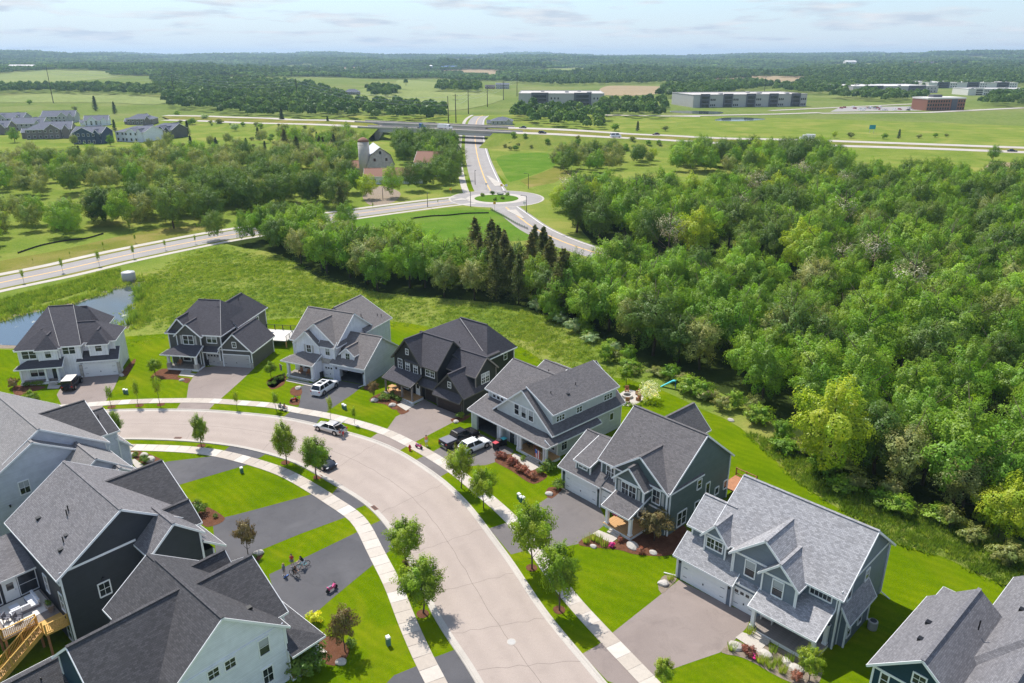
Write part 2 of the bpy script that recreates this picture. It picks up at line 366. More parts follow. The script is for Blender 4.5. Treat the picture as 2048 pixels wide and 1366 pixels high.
plain('red', (.45, .03, .03), .5, .1); plain('pink', (.7, .12, .3), .6, .2); plain('blue', (.03, .12, .4), .5, .1); plain('cyan', (.1, .55, .6), .5, .1); plain('green_box', (.09, .20, .16), .6, .15)
plain('orange', (.85, .28, .12), .8, .1); plain('skin', (.55, .34, .25), .6, .06); plain('skin_tan', (.40, .23, .16), .6, .06); plain('hair_brown', (.08, .04, .02), .7, .2); plain('hair_blond', (.4, .27, .12), .7, .2); plain('hair_black', (.015, .012, .012), .6, .2)
plain('brick_red', (.30, .135, .085), .85, .2, 6); plain('rust', (.26, .13, .085), .8, .25, 6); plain('barn_grey', (.42, .40, .38), .85, .3, .8); plain('tin', (.55, .56, .56), .5, .1, 2, .3)
plain('wall_grey', (.46, .44, .42), .8, .06, .4); plain('wall_dark', (.12, .12, .135), .7, .1, .5); plain('roof_flat', (.52, .48, .45), .85, .07, .1); plain('roof_white', (.66, .63, .6), .8, .06, .1)
plain('yellow', (.75, .42, .05), .7, .1); plain('paint_yellow', (.80, .47, .12), .8, .12, 2); plain('paint_white', (.78, .76, .72), .8, .1, 2); plain('teal_sign', (.03, .30, .38), .5, .05)
plain('car_white', (.80, .80, .80), .25, .02, 1, 0, .5); plain('car_silver', (.60, .58, .56), .28, .02, 1, .35, .5); plain('car_black', (.015, .012, .014), .22, .1, 1, 0, .5); plain('car_dark', (.03, .035, .05), .25, .1, 1, .2, .5); plain('car_blue', (.03, .10, .27), .3, .1, 1, 0, .5); plain('car_red', (.3, .02, .03), .3, .1, 1, 0, .5); plain('car_wine', (.09, .03, .03), .3, .1, 1, .2, .5)
plain('light_red', (.5, .02, .02), .3, .05); plain('light_clear', (.75, .77, .8), .15, .03); plain('door_dark', (.05, .055, .06), .4, .1); plain('brown_dark', (.04, .03, .027), .5, .2); plain('curtain', (.40, .41, .42), .9, .08, 6)  # last grey is the reflection painted on upper window sashes
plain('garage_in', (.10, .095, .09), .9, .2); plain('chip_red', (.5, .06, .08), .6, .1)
def glass():
    m, t, p = newmat('glass'); w = wpos(t)
    lk(t, ramp(t, noi(t, w, .9, 3), ((.35, (.012, .014, .018)), (.65, (.05, .055, .062)))), p.inputs['Base Color'])
    p.inputs['Roughness'].default_value = .06; p.inputs['Specular IOR Level'].default_value = .6
    m, t, p = newmat('car_glass'); p.inputs['Base Color'].default_value = (.012, .015, .018, 1); p.inputs['Roughness'].default_value = .05; p.inputs['Specular IOR Level'].default_value = .6
    m, t, p = newmat('water'); w = wpos(t); p.inputs['Base Color'].default_value = (.03, .045, .04, 1); p.inputs['Roughness'].default_value = .04; p.inputs['Specular IOR Level'].default_value = .8
    p.inputs['IOR'].default_value = 2.3
    bump(t, p, noi(t, w, 1.3, 3), .03, .02)
    al = ramp(t, noi(t, w, .22, 6, .65), ((.62, (0, 0, 0)), (.70, (1, 1, 1))))
    lk(t, mixc(t, al, (.03, .045, .04), (.33, .34, .22)), p.inputs['Base Color']); lk(t, mixc(t, al, (.04, .04, .04), (.7, .7, .7)), p.inputs['Roughness'])
glass()

# ================================================================== ground
def build_ground():
    na, nr = 241, 330
    ang = np.linspace(-R(72), R(72), na); rad = 8*(17000/8)**(np.linspace(0, 1, nr))
    v = []; f = []; mi = []
    for r in rad:
        for a in ang:
            x, y = r*math.sin(a), r*math.cos(a); v.append((x, y, hgt(x, y)))
    for j in range(nr-1):
        for i in range(na-1):
            f.append((j*na+i, j*na+i+1, (j+1)*na+i+1, (j+1)*na+i))
            r, a = rad[j], ang[i]; x, y = r*math.sin(a), r*math.cos(a)
            mi.append(1 if r < 118 and (x < 20 or r < 70) and y < 100 else (2 if r > 700 else 0))
    n = len(v)
    v += [(-9, 0, 0), (9, 0, 0), (0, -60, 0), (-80, -60, 0), (80, -60, 0)]
    me = bpy.data.meshes.new('ground'); me.from_pydata(v, [], f)
    for k in ('meadow', 'lawn', 'far_land'): me.materials.append(MATS[k])
    me.polygons.foreach_set('material_index', mi); me.polygons.foreach_set('use_smooth', [True]*len(f))
    bm = bmesh.new(); bm.from_mesh(me); bm.verts.ensure_lookup_table()
    bmesh.ops.delete(bm, geom=[x for x in bm.verts if not x.link_faces], context='VERTS')
    bm.normal_update()
    for q in bm.faces:
        if q.normal.z < 0: q.normal_flip()
    bm.to_mesh(me); bm.free()
    return struct(link('ground', me))
build_ground()
c1 = crop(0, 560, 560/2048); c2 = crop(480, 560, 560/2048); c3 = crop(920, 680, 560/2048); c4 = crop(1080, 780, 500/2048); c5 = crop(1300, 930, 560/1754)
c6 = crop(0, 780, 480/2048); c7 = crop(0, 1000, 480/1791); c8 = crop(200, 1050, 700/2048); cr2x = crop(640, 230, 520/2048); cst = crop(700, 1000, 540/2015); cdr = crop(1180, 1080, 480/2048); ck = crop(760, 820, 360/1891); cpk = crop(480, 800, 300/1951); cpl = crop(0, 300, 520/1869)
def WL(lx, ly, o=(-41.4, 55.74)): return (o[0]+lx*LCX-ly*LSX, o[1]+lx*LSX+ly*LCX)
back = [(-40, 694), (20, 700), (60, 690), (251, 673), (331, 667), (430, 650), (530, 640), (590, 636), (690, 638), (778, 642), (838, 650), (930, 668), (1034, 690), (1111, 739), (1180, 748), (1260, 760), (1325, 781), (1412, 822), (1480, 855), (1600, 966), (1700, 1030), (1795, 1086), (1890, 1115), (1973, 1156), (2014, 1169), (2090, 1195)]
lawn_pts = smoothline([G(*p) for p in back], 3) + [(75, 30), WL(45, -30), WL(33, 9.7), WL(-75, 9.7)]
sheet('lawn', lawn_pts, .006, 'lawn')
# ------------------------------------------------------------------ street
KR = smoothline([G(*p) for p in ((60, 836), (130, 828), (201, 824), (288, 822), (410, 823.5), (480, 829), (562, 837.5), (633, 853), (737, 881), (794, 905), (824, 924), (873, 957), (907, 987), (940, 1023), (981, 1080), (1021.6, 1134), (1059, 1195.6), (1102, 1254.6), (1150, 1311), (1196, 1366), (1240, 1420))], 1.5)
KL = smoothline([G(*p) for p in ((60, 890), (160, 878), (255, 875), (351, 877), (415, 882), (480, 890), (541, 904.6), (597, 921.5), (634, 941.5), (690, 974), (744, 1008), (780, 1045.6), (825, 1115), (871, 1214), (909, 1276), (941, 1319), (968, 1364), (1000, 1425))], 1.5)
def resample(l, n):
    L = [0]
    for a, b in zip(l, l[1:]): L.append(L[-1]+math.dist(a, b))
    out = []
    for k in range(n):
        s = L[-1]*k/(n-1); i = min(max(np.searchsorted(L, s), 1), len(l)-1); t = (s-L[i-1])/max(L[i]-L[i-1], 1e-9)
        out.append((l[i-1][0]+(l[i][0]-l[i-1][0])*t, l[i-1][1]+(l[i][1]-l[i-1][1])*t))
    return out
def smooth2(l, it=12):
    for _ in range(it): l = [l[0]]+[((a[0]+2*b[0]+c[0])/4, (a[1]+2*b[1]+c[1])/4) for a, b, c in zip(l, l[1:], l[2:])]+[l[-1]]
    return l
KR = smooth2(resample(KR, 110)); KL = smooth2(resample(KL, 110))
ribbon('road', KR, KL, .014, 'street')
for nm, L, s in (('kerb_right', KR, 1), ('kerb_left', KL, -1)):      # gutter pan, rolled kerb and its back
    prof = ((0, .015), (.42, .020), (.50, .09), (.66, .11), (.70, 0.0)); mb = MB(); ls = [offset(L, s*d) for d, z in prof]
    for (la, lb, (d0, z0), (d1, z1)) in zip(ls, ls[1:], prof, prof[1:]):
        for i in range(len(L)-1): mb.face([(*la[i], z0), (*lb[i], z1), (*lb[i+1], z1), (*la[i+1], z0)])
    struct(mb.build(nm, 'concrete'))
mb = MB()                                                            # sealed joints in the street
mid = [((a[0]+b[0])/2, (a[1]+b[1])/2) for a, b in zip(resample(KR, 90), resample(KL, 90))]
jit = [(p[0]+.06*math.sin(i*1.7), p[1]+.06*math.cos(i*2.3)) for i, p in enumerate(mid)]
A, B = offset(jit, .022), offset(jit, -.022)
for i in range(len(A)-1): mb.face([(*A[i], .019), (*B[i], .019), (*B[i+1], .019), (*A[i+1], .019)])
r9, l9 = resample(KR, 90), resample(KL, 90)
for i in (21, 33, 45, 57, 66, 73, 79, 84):
    a, b = Vector((*r9[i], .019)), Vector((*l9[i], .019)); pts = [a.lerp(b, k/10)+Vector((.14*math.sin(k*1.9+i), .14*math.cos(k*2.7+i), 0)) for k in range(11)]
    for p, q in zip(pts, pts[1:]):
        n = (q-p).cross(Vector((0, 0, 1))).normalized()*.018; mb.face([p+n, p-n, q-n, q+n])
plain('joint', (.20, .165, .145), .9, .15); struct(mb.build('road_joints', 'joint'))
# ------------------------------------------------------------------ sidewalks, slab by slab
def walk(name, pts, w, n):
    L = smooth2(resample(smoothline([G(*p) for p in pts], 1.5), 140), 10)
    base = ribbon(name, offset(L, w/2-.01), offset(L, -w/2+.01), .028, 'slab_bed')
    tot = sum(math.dist(a, b) for a, b in zip(L, L[1:])); k = int(tot/1.55); q = resample(L, k+1)
    mb = MB(); mb.box(-.765, .765, -w/2, w/2, 0, .055); me = mb.mesh('slab', 'slab')
    for a, b in zip(q, q[1:]): link('slab', me, base, ((a[0]+b[0])/2, (a[1]+b[1])/2, 0), math.atan2(b[1]-a[1], b[0]-a[0]))
    return L
WR = walk('pavement_right', ((60, 822), (110, 815), (172, 810), (273, 803), (410, 801.3), (480, 806), (560, 812), (583, 820), (656, 831.5), (766, 862), (822, 889), (857, 908), (910, 942), (962, 985), (997, 1015), (1025, 1040), (1075, 1105), (1135.5, 1191.6), (1178, 1238), (1215, 1278), (1256, 1321), (1300, 1366), (1340, 1410)), 1.65, 80)
WLf = walk('pavement_left', ((150, 897), (200, 895), (256, 894.7), (351.6, 897.8), (420, 904), (480, 917), (560, 942), (621, 974.5), (676, 1010), (718, 1040), (752, 1105), (787, 1172), (808, 1228), (831, 1282), (850, 1324), (873, 1366), (896, 1415)), 1.75, 80)
# ------------------------------------------------------------------ driveways
def drive(name, pts, mat): return sheet(name, [G(*p) for p in pts], .011, mat)
drive('driveway', [c1(*p) for p in ((475, 690), (600, 703), (880, 686), (835, 790), (775, 885), (748, 930), (742, 968), (600, 985), (560, 950), (450, 915), (415, 840), (460, 760))], 'drive_tan')
drive('driveway', [c1(*p) for p in ((1480, 640), (1600, 628), (1860, 645), (1760, 740), (1620, 865), (1570, 905), (1528, 950), (1290, 945), (1320, 900), (1365, 865), (1380, 760), (1420, 700))], 'drive_tan')
drive('driveway', [c2(*p) for p in ((580, 735), (620, 715), (905, 770), (830, 830), (640, 960), (590, 1005), (555, 1058), (322, 1000), (370, 960), (430, 925), (448, 830), (425, 785))], 'drive_dark')
drive('driveway', [c2(*p) for p in ((1200, 970), (1345, 870), (1450, 925), (1640, 990), (1560, 1040), (1290, 1180), (1210, 1222), (1142, 1262), (938, 1166), (1000, 1125), (1080, 1085), (1140, 1000))], 'drive_tan')
drive('driveway', [ck(*p) for p in ((1000, 225), (1240, 335), (1400, 420), (1400, 450), (1220, 545), (1110, 580), (980, 585), (850, 620), (735, 645), (612, 712), (338, 542), (470, 480), (570, 430), (640, 390), (900, 260))], 'drive_mid')
drive('driveway', [(1125, 974), (1200, 1015), (1212, 1040), (1207, 1052), (1185, 1068), (1156, 1088), (1100, 1100), (1048, 1102), (1022, 1109), (978, 1057), (1018, 1044), (1060, 1018), (1090, 999)], 'drive_mid')
drive('driveway', [(1358, 1160), (1460, 1212), (1505, 1228), (1494, 1254.6), (1470.6, 1279), (1440, 1305), (1379, 1326), (1339, 1340), (1311, 1350), (1290, 1390), (1215, 1362), (1164, 1308), (1196, 1290), (1224.5, 1266), (1323, 1188)], 'drive_tan')
drive('driveway', [(465, 889), (540, 903), (515, 918), (490, 931), (398, 958), (361, 969), (300, 975), (285, 935), (337, 923), (421, 913), (447, 902)], 'drive_dark')
drive('driveway', [(425, 1040), (470, 1030), (545, 1010), (625, 988), (664, 988), (683, 967), (739, 1007), (708, 1019), (690, 1035), (600, 1068), (520, 1101), (470, 1125), (432, 1110)], 'drive_dark')
drive('driveway', [(538, 1149), (610, 1115), (709, 1067), (735, 1053), (766, 1039), (802, 1085), (775, 1105), (748, 1128), (668, 1194), (637, 1221), (600, 1240), (552, 1200)], 'drive_dark')
drive('driveway', [(760, 1380), (788, 1351), (834, 1332), (866, 1316), (911, 1299), (960, 1380)], 'drive_dark')
# ------------------------------------------------------------------ front walks, mulch and gravel beds
def pad(pts, crp): return sheet('path', [G(*crp(*p)) for p in pts], .06, 'concrete')
pad(((355, 768), (445, 772), (430, 797), (345, 797)), c1); pad(((1330, 665), (1435, 690), (1410, 712), (1308, 700)), c1)
pad(((350, 720), (555, 765), (530, 782), (335, 740)), c2); pad(((1190, 895), (1280, 915), (1215, 958), (1145, 915)), c2)
pad(((375, 850), (440, 900), (520, 960), (600, 925), (500, 865), (400, 830)), c3); pad(((480, 1150), (640, 1215), (580, 1258), (430, 1180)), c4)
pad(((1300, 790), (1525, 870), (1440, 962), (1240, 835)), cdr); pad(((1120, 600), (1150, 590), (1225, 645), (1165, 680)), c6)
pad(((1265, 690), (1330, 745), (1270, 790), (1240, 760)), c8)
def bed(pts, crp=lambda a, b: (a, b), mat='mulch', nm='mulch_bed'): return sheet(nm, smoothline([G(*crp(*p)) for p in pts], .5, True), .03, mat)
bed(((90, 790), (150, 770), (330, 780), (300, 800), (190, 830), (120, 850)), c1); bed(((1110, 700), (1190, 650), (1330, 665), (1300, 710), (1390, 720), (1370, 755), (1290, 730), (1130, 725)), c1)
bed(((880, 700), (905, 660), (980, 580), (990, 600), (930, 700)), c1); bed(((1960, 750), (2060, 690), (2080, 760), (1990, 800)), c1)
bed(((210, 780), (200, 740), (300, 690), (340, 720), (290, 760), (250, 790)), c2); bed(((370, 800), (430, 770), (455, 820), (430, 850), (375, 840)), c2); bed(((365, 880), (435, 870), (425, 915), (370, 910)), c2)
bed(((950, 870), (1000, 840), (1090, 820), (1250, 910), (1130, 950), (1060, 910), (960, 895)), c2); bed(((1150, 945), (1240, 955), (1180, 985)), c2); bed(((900, 790), (960, 760), (1020, 760), (960, 810)), c2); bed(((1540, 1020), (1620, 1000), (1690, 990), (1640, 1030), (1570, 1045)), c2)
bed(((1210, 545), (1240, 500), (1400, 470), (1640, 620), (1760, 690), (1650, 770), (1560, 760), (1380, 640)), ck)
bed(((45, 850), (70, 800), (170, 800), (180, 820), (95, 890), (60, 880)), c4); bed(((320, 1270), (430, 1190), (640, 1240), (760, 1180), (1050, 1120), (1200, 1130), (1100, 1340), (800, 1350), (640, 1310)), c4)
bed(((580, 380), (640, 300), (740, 330), (680, 400), (610, 460)), cdr, 'gravel', 'gravel_bed'); bed(((1120, 960), (1240, 860), (1440, 960), (1520, 890), (1800, 1010), (1980, 1100), (1900, 1260), (1650, 1190), (1380, 1040), (1250, 990)), cdr, 'gravel', 'gravel_bed')
bed(((1270, 680), (1330, 650), (1420, 680), (1460, 740), (1400, 820), (1300, 800)), c8); bed(((880, 190), (930, 150), (960, 160), (930, 210)), c8); bed(((1600, 1000), (1660, 950), (1760, 990), (1920, 1100), (1770, 1170), (1690, 1100)), c6)
bed(((1090, 540), (1180, 520), (1330, 570), (1370, 600), (1260, 640), (1190, 610)), c6)
for p in ((398, 908), (222, 813), (277, 812), (318, 811)) : pass
for x, y in (c1(815, 930), c1(1020, 918), c1(1175, 912), (402, 892), cpk(590, 815), cpk(1010, 1005), (820, 1135), (845, 1228), (1063, 1136), (1118, 1220)):
    g = G(x, y); sheet('mulch_bed', [(g[0]+.62*math.cos(k*math.pi/5)*(1+.1*math.sin(k*7)), g[1]+.62*math.sin(k*math.pi/5)) for k in range(10)], .034, 'mulch')
# ------------------------------------------------------------------ meadow, pond, collector road, roundabout
sheet('pond_water', smoothline([G(*p) for p in ((-60, 660), (0, 645), (25, 634), (83, 622), (156, 606), (228, 578), (262, 565), (284, 567), (280, 600), (273, 620), (259, 650), (222, 656), (100, 690), (0, 690), (-60, 692))], 2, True), .03, 'water')
sheet('mud', smoothline([G(*p) for p in ((-70, 655), (0, 639), (25, 629), (83, 617), (156, 601), (228, 573), (262, 561), (292, 562), (287, 600), (281, 625), (266, 655), (222, 664), (100, 694), (0, 697), (-70, 700))], 2, True), .012, 'gravel')
def px_ribbon(name, a, b, z, mat, step=6): return ribbon(name, smoothline_n([G(*p) for p in a]), smoothline_n([G(*p) for p in b]), z, mat)
def smoothline_n(p, n=60): return resample(smoothline(p, 2), n)
sheet('verge', smoothline([G(*p) for p in ((-60, 545), (0, 522), (120, 500), (250, 470), (330, 455), (430, 452), (440, 463), (330, 480), (0, 552), (-60, 566))], 3, True), .008, 'verge')
ctr = smoothline([G(*p) for p in ((-120, 592), (0, 565.5), (120, 541), (250, 511), (417, 477.5), (520, 460), (640, 438), (760, 421), (860, 408), (930, 400))], 3)
ribbon('road', smooth2(offset(ctr, 5.2)), smooth2(offset(ctr, -5.2)), .016, 'asphalt_grey'); ribbon('road_line', offset(ctr, .22), offset(ctr, -.22), .022, 'paint_yellow')
ribbon('pavement', offset(ctr, 9.2), offset(ctr, 6.6), .03, 'concrete'); ribbon('pavement', offset(ctr, -6.6), offset(ctr, -8.6), .03, 'concrete'); ribbon('verge', offset(ctr, -5.2), offset(ctr, -6.6), .02, 'verge'); ribbon('verge', offset(ctr, 6.6), offset(ctr, 5.2), .02, 'verge')
RC = G(993, 397)
def disc(name, c, r0, r1, z, mat, n=48, zc=None):
    mb = MB()
    for k in range(n):
        a, b = 2*math.pi*k/n, 2*math.pi*(k+1)/n
        q = [(c[0]+r1*math.cos(a), c[1]+r1*math.sin(a), z), (c[0]+r1*math.cos(b), c[1]+r1*math.sin(b), z)]
        mb.face(q+[(c[0]+r0*math.cos(b), c[1]+r0*math.sin(b), zc or z), (c[0]+r0*math.cos(a), c[1]+r0*math.sin(a), zc or z)] if r0 else q+[(c[0], c[1], zc or z)])
    return struct(mb.build(name, mat))
disc('roundabout', RC, 0, 17.5, .026, 'asphalt_grey'); disc('pavement', RC, 8.3, 11.4, .05, 'concrete'); disc('planting', RC, 0, 8.3, .06, 'crop_green', zc=.9); disc('pavement', RC, 17.3, 18.0, .05, 'concrete')
nc = smoothline([G(*p) for p in ((984, 386), (975, 370), (965, 345), (957, 320), (952, 295), (950, 273), (951, 255), (958, 236), (985, 222), (1030, 206), (1075, 192), (1120, 183))], 5)
ribbon('road', offset(nc, 6.5), offset(nc, -6.5), .020, 'asphalt_grey'); ribbon('road_line', offset(nc, .25), offset(nc, -.15), .026, 'paint_yellow'); ribbon('road_line', offset(nc, -5.3), offset(nc, -5.6), .026, 'paint_white')
ribbon('pavement', offset(nc, 11.2), offset(nc, 8.6), .03, 'concrete'); sheet('verge', [RC]+[G(*p) for p in ((930, 385), (938, 352), (936, 300), (933, 275), (970, 275), (990, 342), (1015, 368))], .010, 'lawn')
sc_ = smoothline([G(*p) for p in ((1008, 412), (1035, 432), (1070, 457), (1120, 481), (1180, 502), (1240, 517), (1310, 534), (1400, 552), (1520, 575))], 4)
ribbon('road', offset(sc_, 5.0), offset(sc_, -5.0), .018, 'asphalt_grey'); ribbon('road_line', offset(sc_, .2), offset(sc_, -.2), .024, 'paint_yellow'); ribbon('road_line', offset(sc_, 4.3), offset(sc_, 4.0), .024, 'paint_white')
for a, b, w in (((930, 398), (905, 402), 2.2), ((1000, 372), (975, 352), 2.2), ((1022, 420), (1047, 437), 1.8)):          # splitter islands
    p, q = Vector((*G(*a), 0)), Vector((*G(*b), 0)); n = (q-p).cross(Vector((0, 0, 1))).normalized()*w
    struct(MB().prism([tuple((p+n)[:2]), tuple((p-n)[:2]), tuple((q-n*.2)[:2]), tuple((q+n*.2)[:2])], .0, .12, 0, 'z').build('kerb_island', 'concrete'))
sheet('field', smoothline([G(*p) for p in ((996, 314), (1050, 306), (1105, 307), (1110, 330), (1060, 352), (1036, 360), (1020, 364), (1004, 340))], 4, True), .012, 'crop_green')
sheet('field', smoothline([G(*p) for p in ((690, 432), (800, 428), (905, 415), (985, 421), (1030, 452), (1060, 480), (900, 480), (760, 470))], 4, True), .012, 'crop_green')
sheet('verge', [G(*p) for p in ((1040, 362), (1110, 335), (1150, 345), (1110, 365), (1060, 375))], .014, 'verge'); sheet('farmyard', smoothline([G(*p) for p in ((725, 385), (760, 372), (800, 385), (785, 405), (740, 410))], 3, True), .014, 'gravel')
# ================================================================== houses
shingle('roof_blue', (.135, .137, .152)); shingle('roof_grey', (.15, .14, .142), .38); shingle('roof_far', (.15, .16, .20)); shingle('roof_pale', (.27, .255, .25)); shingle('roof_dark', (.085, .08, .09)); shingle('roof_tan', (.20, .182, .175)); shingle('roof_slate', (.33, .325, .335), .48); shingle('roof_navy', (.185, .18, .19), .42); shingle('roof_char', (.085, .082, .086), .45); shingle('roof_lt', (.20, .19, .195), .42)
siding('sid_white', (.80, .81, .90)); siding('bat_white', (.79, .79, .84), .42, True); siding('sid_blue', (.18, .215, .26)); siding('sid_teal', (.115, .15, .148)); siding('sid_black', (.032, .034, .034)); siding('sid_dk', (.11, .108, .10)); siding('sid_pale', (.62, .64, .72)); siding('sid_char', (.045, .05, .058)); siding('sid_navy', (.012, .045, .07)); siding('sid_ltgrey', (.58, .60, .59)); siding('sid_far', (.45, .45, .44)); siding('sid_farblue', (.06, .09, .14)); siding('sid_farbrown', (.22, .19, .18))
WCACHE = {}
ROT = {'f': 0, 'r': math.pi/2, 'b': math.pi, 'l': -math.pi/2}
class House:
    def __init__(s, name, label, o, ang, wall, roof, trim='trim', z=0.0, cat='house', group=None):
        s.r = thing(name, label, cat, (o[0], o[1], z), R(ang), group); s.wallm, s.roofm, s.trim = wall, roof, trim; s.n = 0; s.rev = False
    def roof(s, x0, x1, y0, y1, ze, kind, zr, oh=.4, hip='', mat=None, rx=None, trim=None, cap=True, rake=None, nt=None):
        s.n += 1; e = .012*(s.n % 7); tr = trim or s.trim; rk = oh if rake is None else rake      # e keeps overlapping slopes off one plane
        P = []; ridge = None
        if nt is None: nt = ({'gy': 'f' if s.rev else 'b'}.get(kind, ''))
        if kind == 'gy': nt = nt.replace('f', 'l').replace('b', 'r')
        if kind in ('gy', 'sl', 'sr'):                               # turn so the ridge runs along local x, then swap back
            T = lambda p: (p[1], p[0], p[2]); x0, x1, y0, y1 = y0, y1, x0, x1; hip = hip.replace('f', 'l').replace('b', 'r') if kind == 'gy' else hip
            kind = {'gy': 'gx', 'sl': 'sf', 'sr': 'sb'}[kind]
        else: T = lambda p: p
        ya, yb = y0-oh, y1+oh
        if kind == 'gx':
            ym = (y0+y1)/2; m = (zr-ze)/(ym-y0); za = ze-m*oh
            xa, xb = x0-(oh if 'l' in hip else rk), x1+(oh if 'r' in hip else rk); ra = rx[0] if rx and 'l' in hip else ((x0+(ym-y0)) if 'l' in hip else xa); rb = rx[1] if rx and 'r' in hip else ((x1-(ym-y0)) if 'r' in hip else xb)
            P = [[(xa, ya, za), (xb, ya, za), (rb, ym, zr), (ra, ym, zr)], [(xb, yb, za), (xa, yb, za), (ra, ym, zr), (rb, ym, zr)]]
            if 'l' in hip: P.append([(xa, yb, za), (xa, ya, za), (ra, ym, zr)])
            if 'r' in hip: P.append([(xb, ya, za), (xb, yb, za), (rb, ym, zr)])
            ridge = ((ra, ym, zr), (rb, ym, zr))
        else:
            d = y1-y0; m = (zr-ze)/d
            if kind == 'sf': lo, hi = ya, y1; zl = ze-m*oh
            else: lo, hi = yb, y0; zl = ze-m*oh
            xa, xb = x0-rk, x1+rk; D = (d+oh)*1.0
            P = [[(xa, lo, zl), (xb, lo, zl), (xb-(D if 'r' in hip else 0), hi, zr), (xa+(D if 'l' in hip else 0), hi, zr)]]
            if 'l' in hip: P.append([(xa, lo, zl), (xa+D, hi, zr), (xa, hi, zl)])
            if 'r' in hip: P.append([(xb, lo, zl), (xb-D, hi, zr), (xb, hi, zl)])
        skip = []                                                    # edges that die into another roof or a wall carry no board
        if kind == 'gx': skip = [x for q, x in (('l', xa), ('r', xb)) if q in nt and q not in hip]; sk = lambda a, b: any(abs(a[0]-x) < .02 and abs(b[0]-x) < .02 for x in skip)
        else: sk = lambda a, b: abs(a[1]-hi) < .02 and abs(b[1]-hi) < .02
        dead = set()
        for p in P:
            for a, b in zip(p, p[1:]+p[:1]):
                if sk(a, b): dead.add(frozenset((tuple(round(c, 3) for c in T((a[0], a[1], a[2]+.05+e))), tuple(round(c, 3) for c in T((b[0], b[1], b[2]+.05+e))))))
        P = [[T((a, b, c+.05+e)) for a, b, c in p] for p in P]
        mb = MB()
        for p in P: mb.face(p)
        if ridge and cap:
            a, b = [Vector(T((q[0], q[1], q[2]+.05+e))) for q in ridge]
            if (b-a).length > .3: mb.bar(a, b, .30, .07)
        ro = mb.build('roof', mat or s.roofm, s.r)
        cnt = {}
        for p in P:
            for a, b in zip(p, p[1:]+p[:1]):
                k = tuple(sorted((tuple(round(c, 3) for c in a), tuple(round(c, 3) for c in b)))); cnt[k] = cnt.get(k, 0)+1
        mb = MB()
        for p in P: mb.face([(a, b, c-.14) for a, b, c in p])
        for (a, b), n in cnt.items():
            if n == 1 and frozenset((a, b)) not in dead: mb.bar((a[0], a[1], a[2]-.10), (b[0], b[1], b[2]-.10), .065, .20)
        mb.build('fascia', tr, ro); return ro
    def wing(s, x0, x1, y0, y1, zb, ze, kind, zr=0, oh=.4, hip='', wall=None, roof=None, rx=None, op=(), corners=True, trim=None, rake=None, nt=None):
        mb = MB()
        ym, xm = (y0+y1)/2, (x0+x1)/2
        tops = dict(f=[], b=[], l=[], r=[])
        hf = hb = hl = hr = ze
        if kind == 'gx':
            if 'l' not in hip: tops['l'] = [(x0, ym, zr)]
            if 'r' not in hip: tops['r'] = [(x1, ym, zr)]
        elif kind == 'gy':
            if 'f' not in hip: tops['f'] = [(xm, y0, zr)]
            if 'b' not in hip: tops['b'] = [(xm, y1, zr)]
        z = dict(A=ze, B=ze, C=ze, D=ze)                             # heights at corners (x0,y0),(x1,y0),(x1,y1),(x0,y1)
        if kind == 'sf': z['C'] = z['D'] = zr
        if kind == 'sb': z['A'] = z['B'] = zr
        if kind == 'sr': z['A'] = z['D'] = zr
        if kind == 'sl': z['B'] = z['C'] = zr
        if op:                                                       # front wall with doorways left open: piers and lintels
            xs = x0
            for (a, b, h) in sorted(op):
                mb.face([(xs, y0, zb), (a, y0, zb), (a, y0, ze), (xs, y0, ze)]); mb.face([(a, y0, zb+h), (b, y0, zb+h), (b, y0, ze), (a, y0, ze)])
                mb.face([(a, y0, zb), (a, y0+.3, zb), (a, y0+.3, zb+h), (a, y0, zb+h)]); mb.face([(b, y0, zb), (b, y0+.3, zb), (b, y0+.3, zb+h), (b, y0, zb+h)]); mb.face([(a, y0, zb+h), (b, y0, zb+h), (b, y0+.3, zb+h), (a, y0+.3, zb+h)]); xs = b
            mb.face([(xs, y0, zb), (x1, y0, zb), (x1, y0, ze), (xs, y0, ze)])
        else: mb.face([(x0, y0, zb), (x1, y0, zb), (x1, y0, z['B'])]+tops['f']+[(x0, y0, z['A'])])
        mb.face([(x1, y0, zb), (x1, y1, zb), (x1, y1, z['C'])]+tops['r']+[(x1, y0, z['B'])])
        mb.face([(x1, y1, zb), (x0, y1, zb), (x0, y1, z['D'])]+tops['b']+[(x1, y1, z['C'])])
        mb.face([(x0, y1, zb), (x0, y0, zb), (x0, y0, z['A'])]+tops['l']+[(x0, y1, z['D'])])
        w = mb.build('wall', wall or s.wallm, s.r)
        if corners:
            for (cx_, cy_, ch) in ((x0, y0, z['A']), (x1, y0, z['B']), (x1, y1, z['C']), (x0, y1, z['D'])):
                k = ('cb', round(ch-zb, 2), trim or s.trim)
                if k not in WCACHE: WCACHE[k] = MB().box(-.075, .075, -.075, .075, 0, ch-zb-.12).mesh('corner_board', k[2])
                link('corner_board', WCACHE[k], w, (cx_, cy_, zb))
        if kind != 'none': s.roof(x0, x1, y0, y1, ze, kind, zr, oh, hip, roof, rx, trim, rake=rake, nt=nt)
        return w
    def place(s, o, face, a, z, off): o.parent = s.r; o.location = {'f': (a, off, z), 'b': (a, off, z), 'l': (off, a, z), 'r': (off, a, z)}[face]; o.rotation_euler = (0, 0, ROT[face]); return o
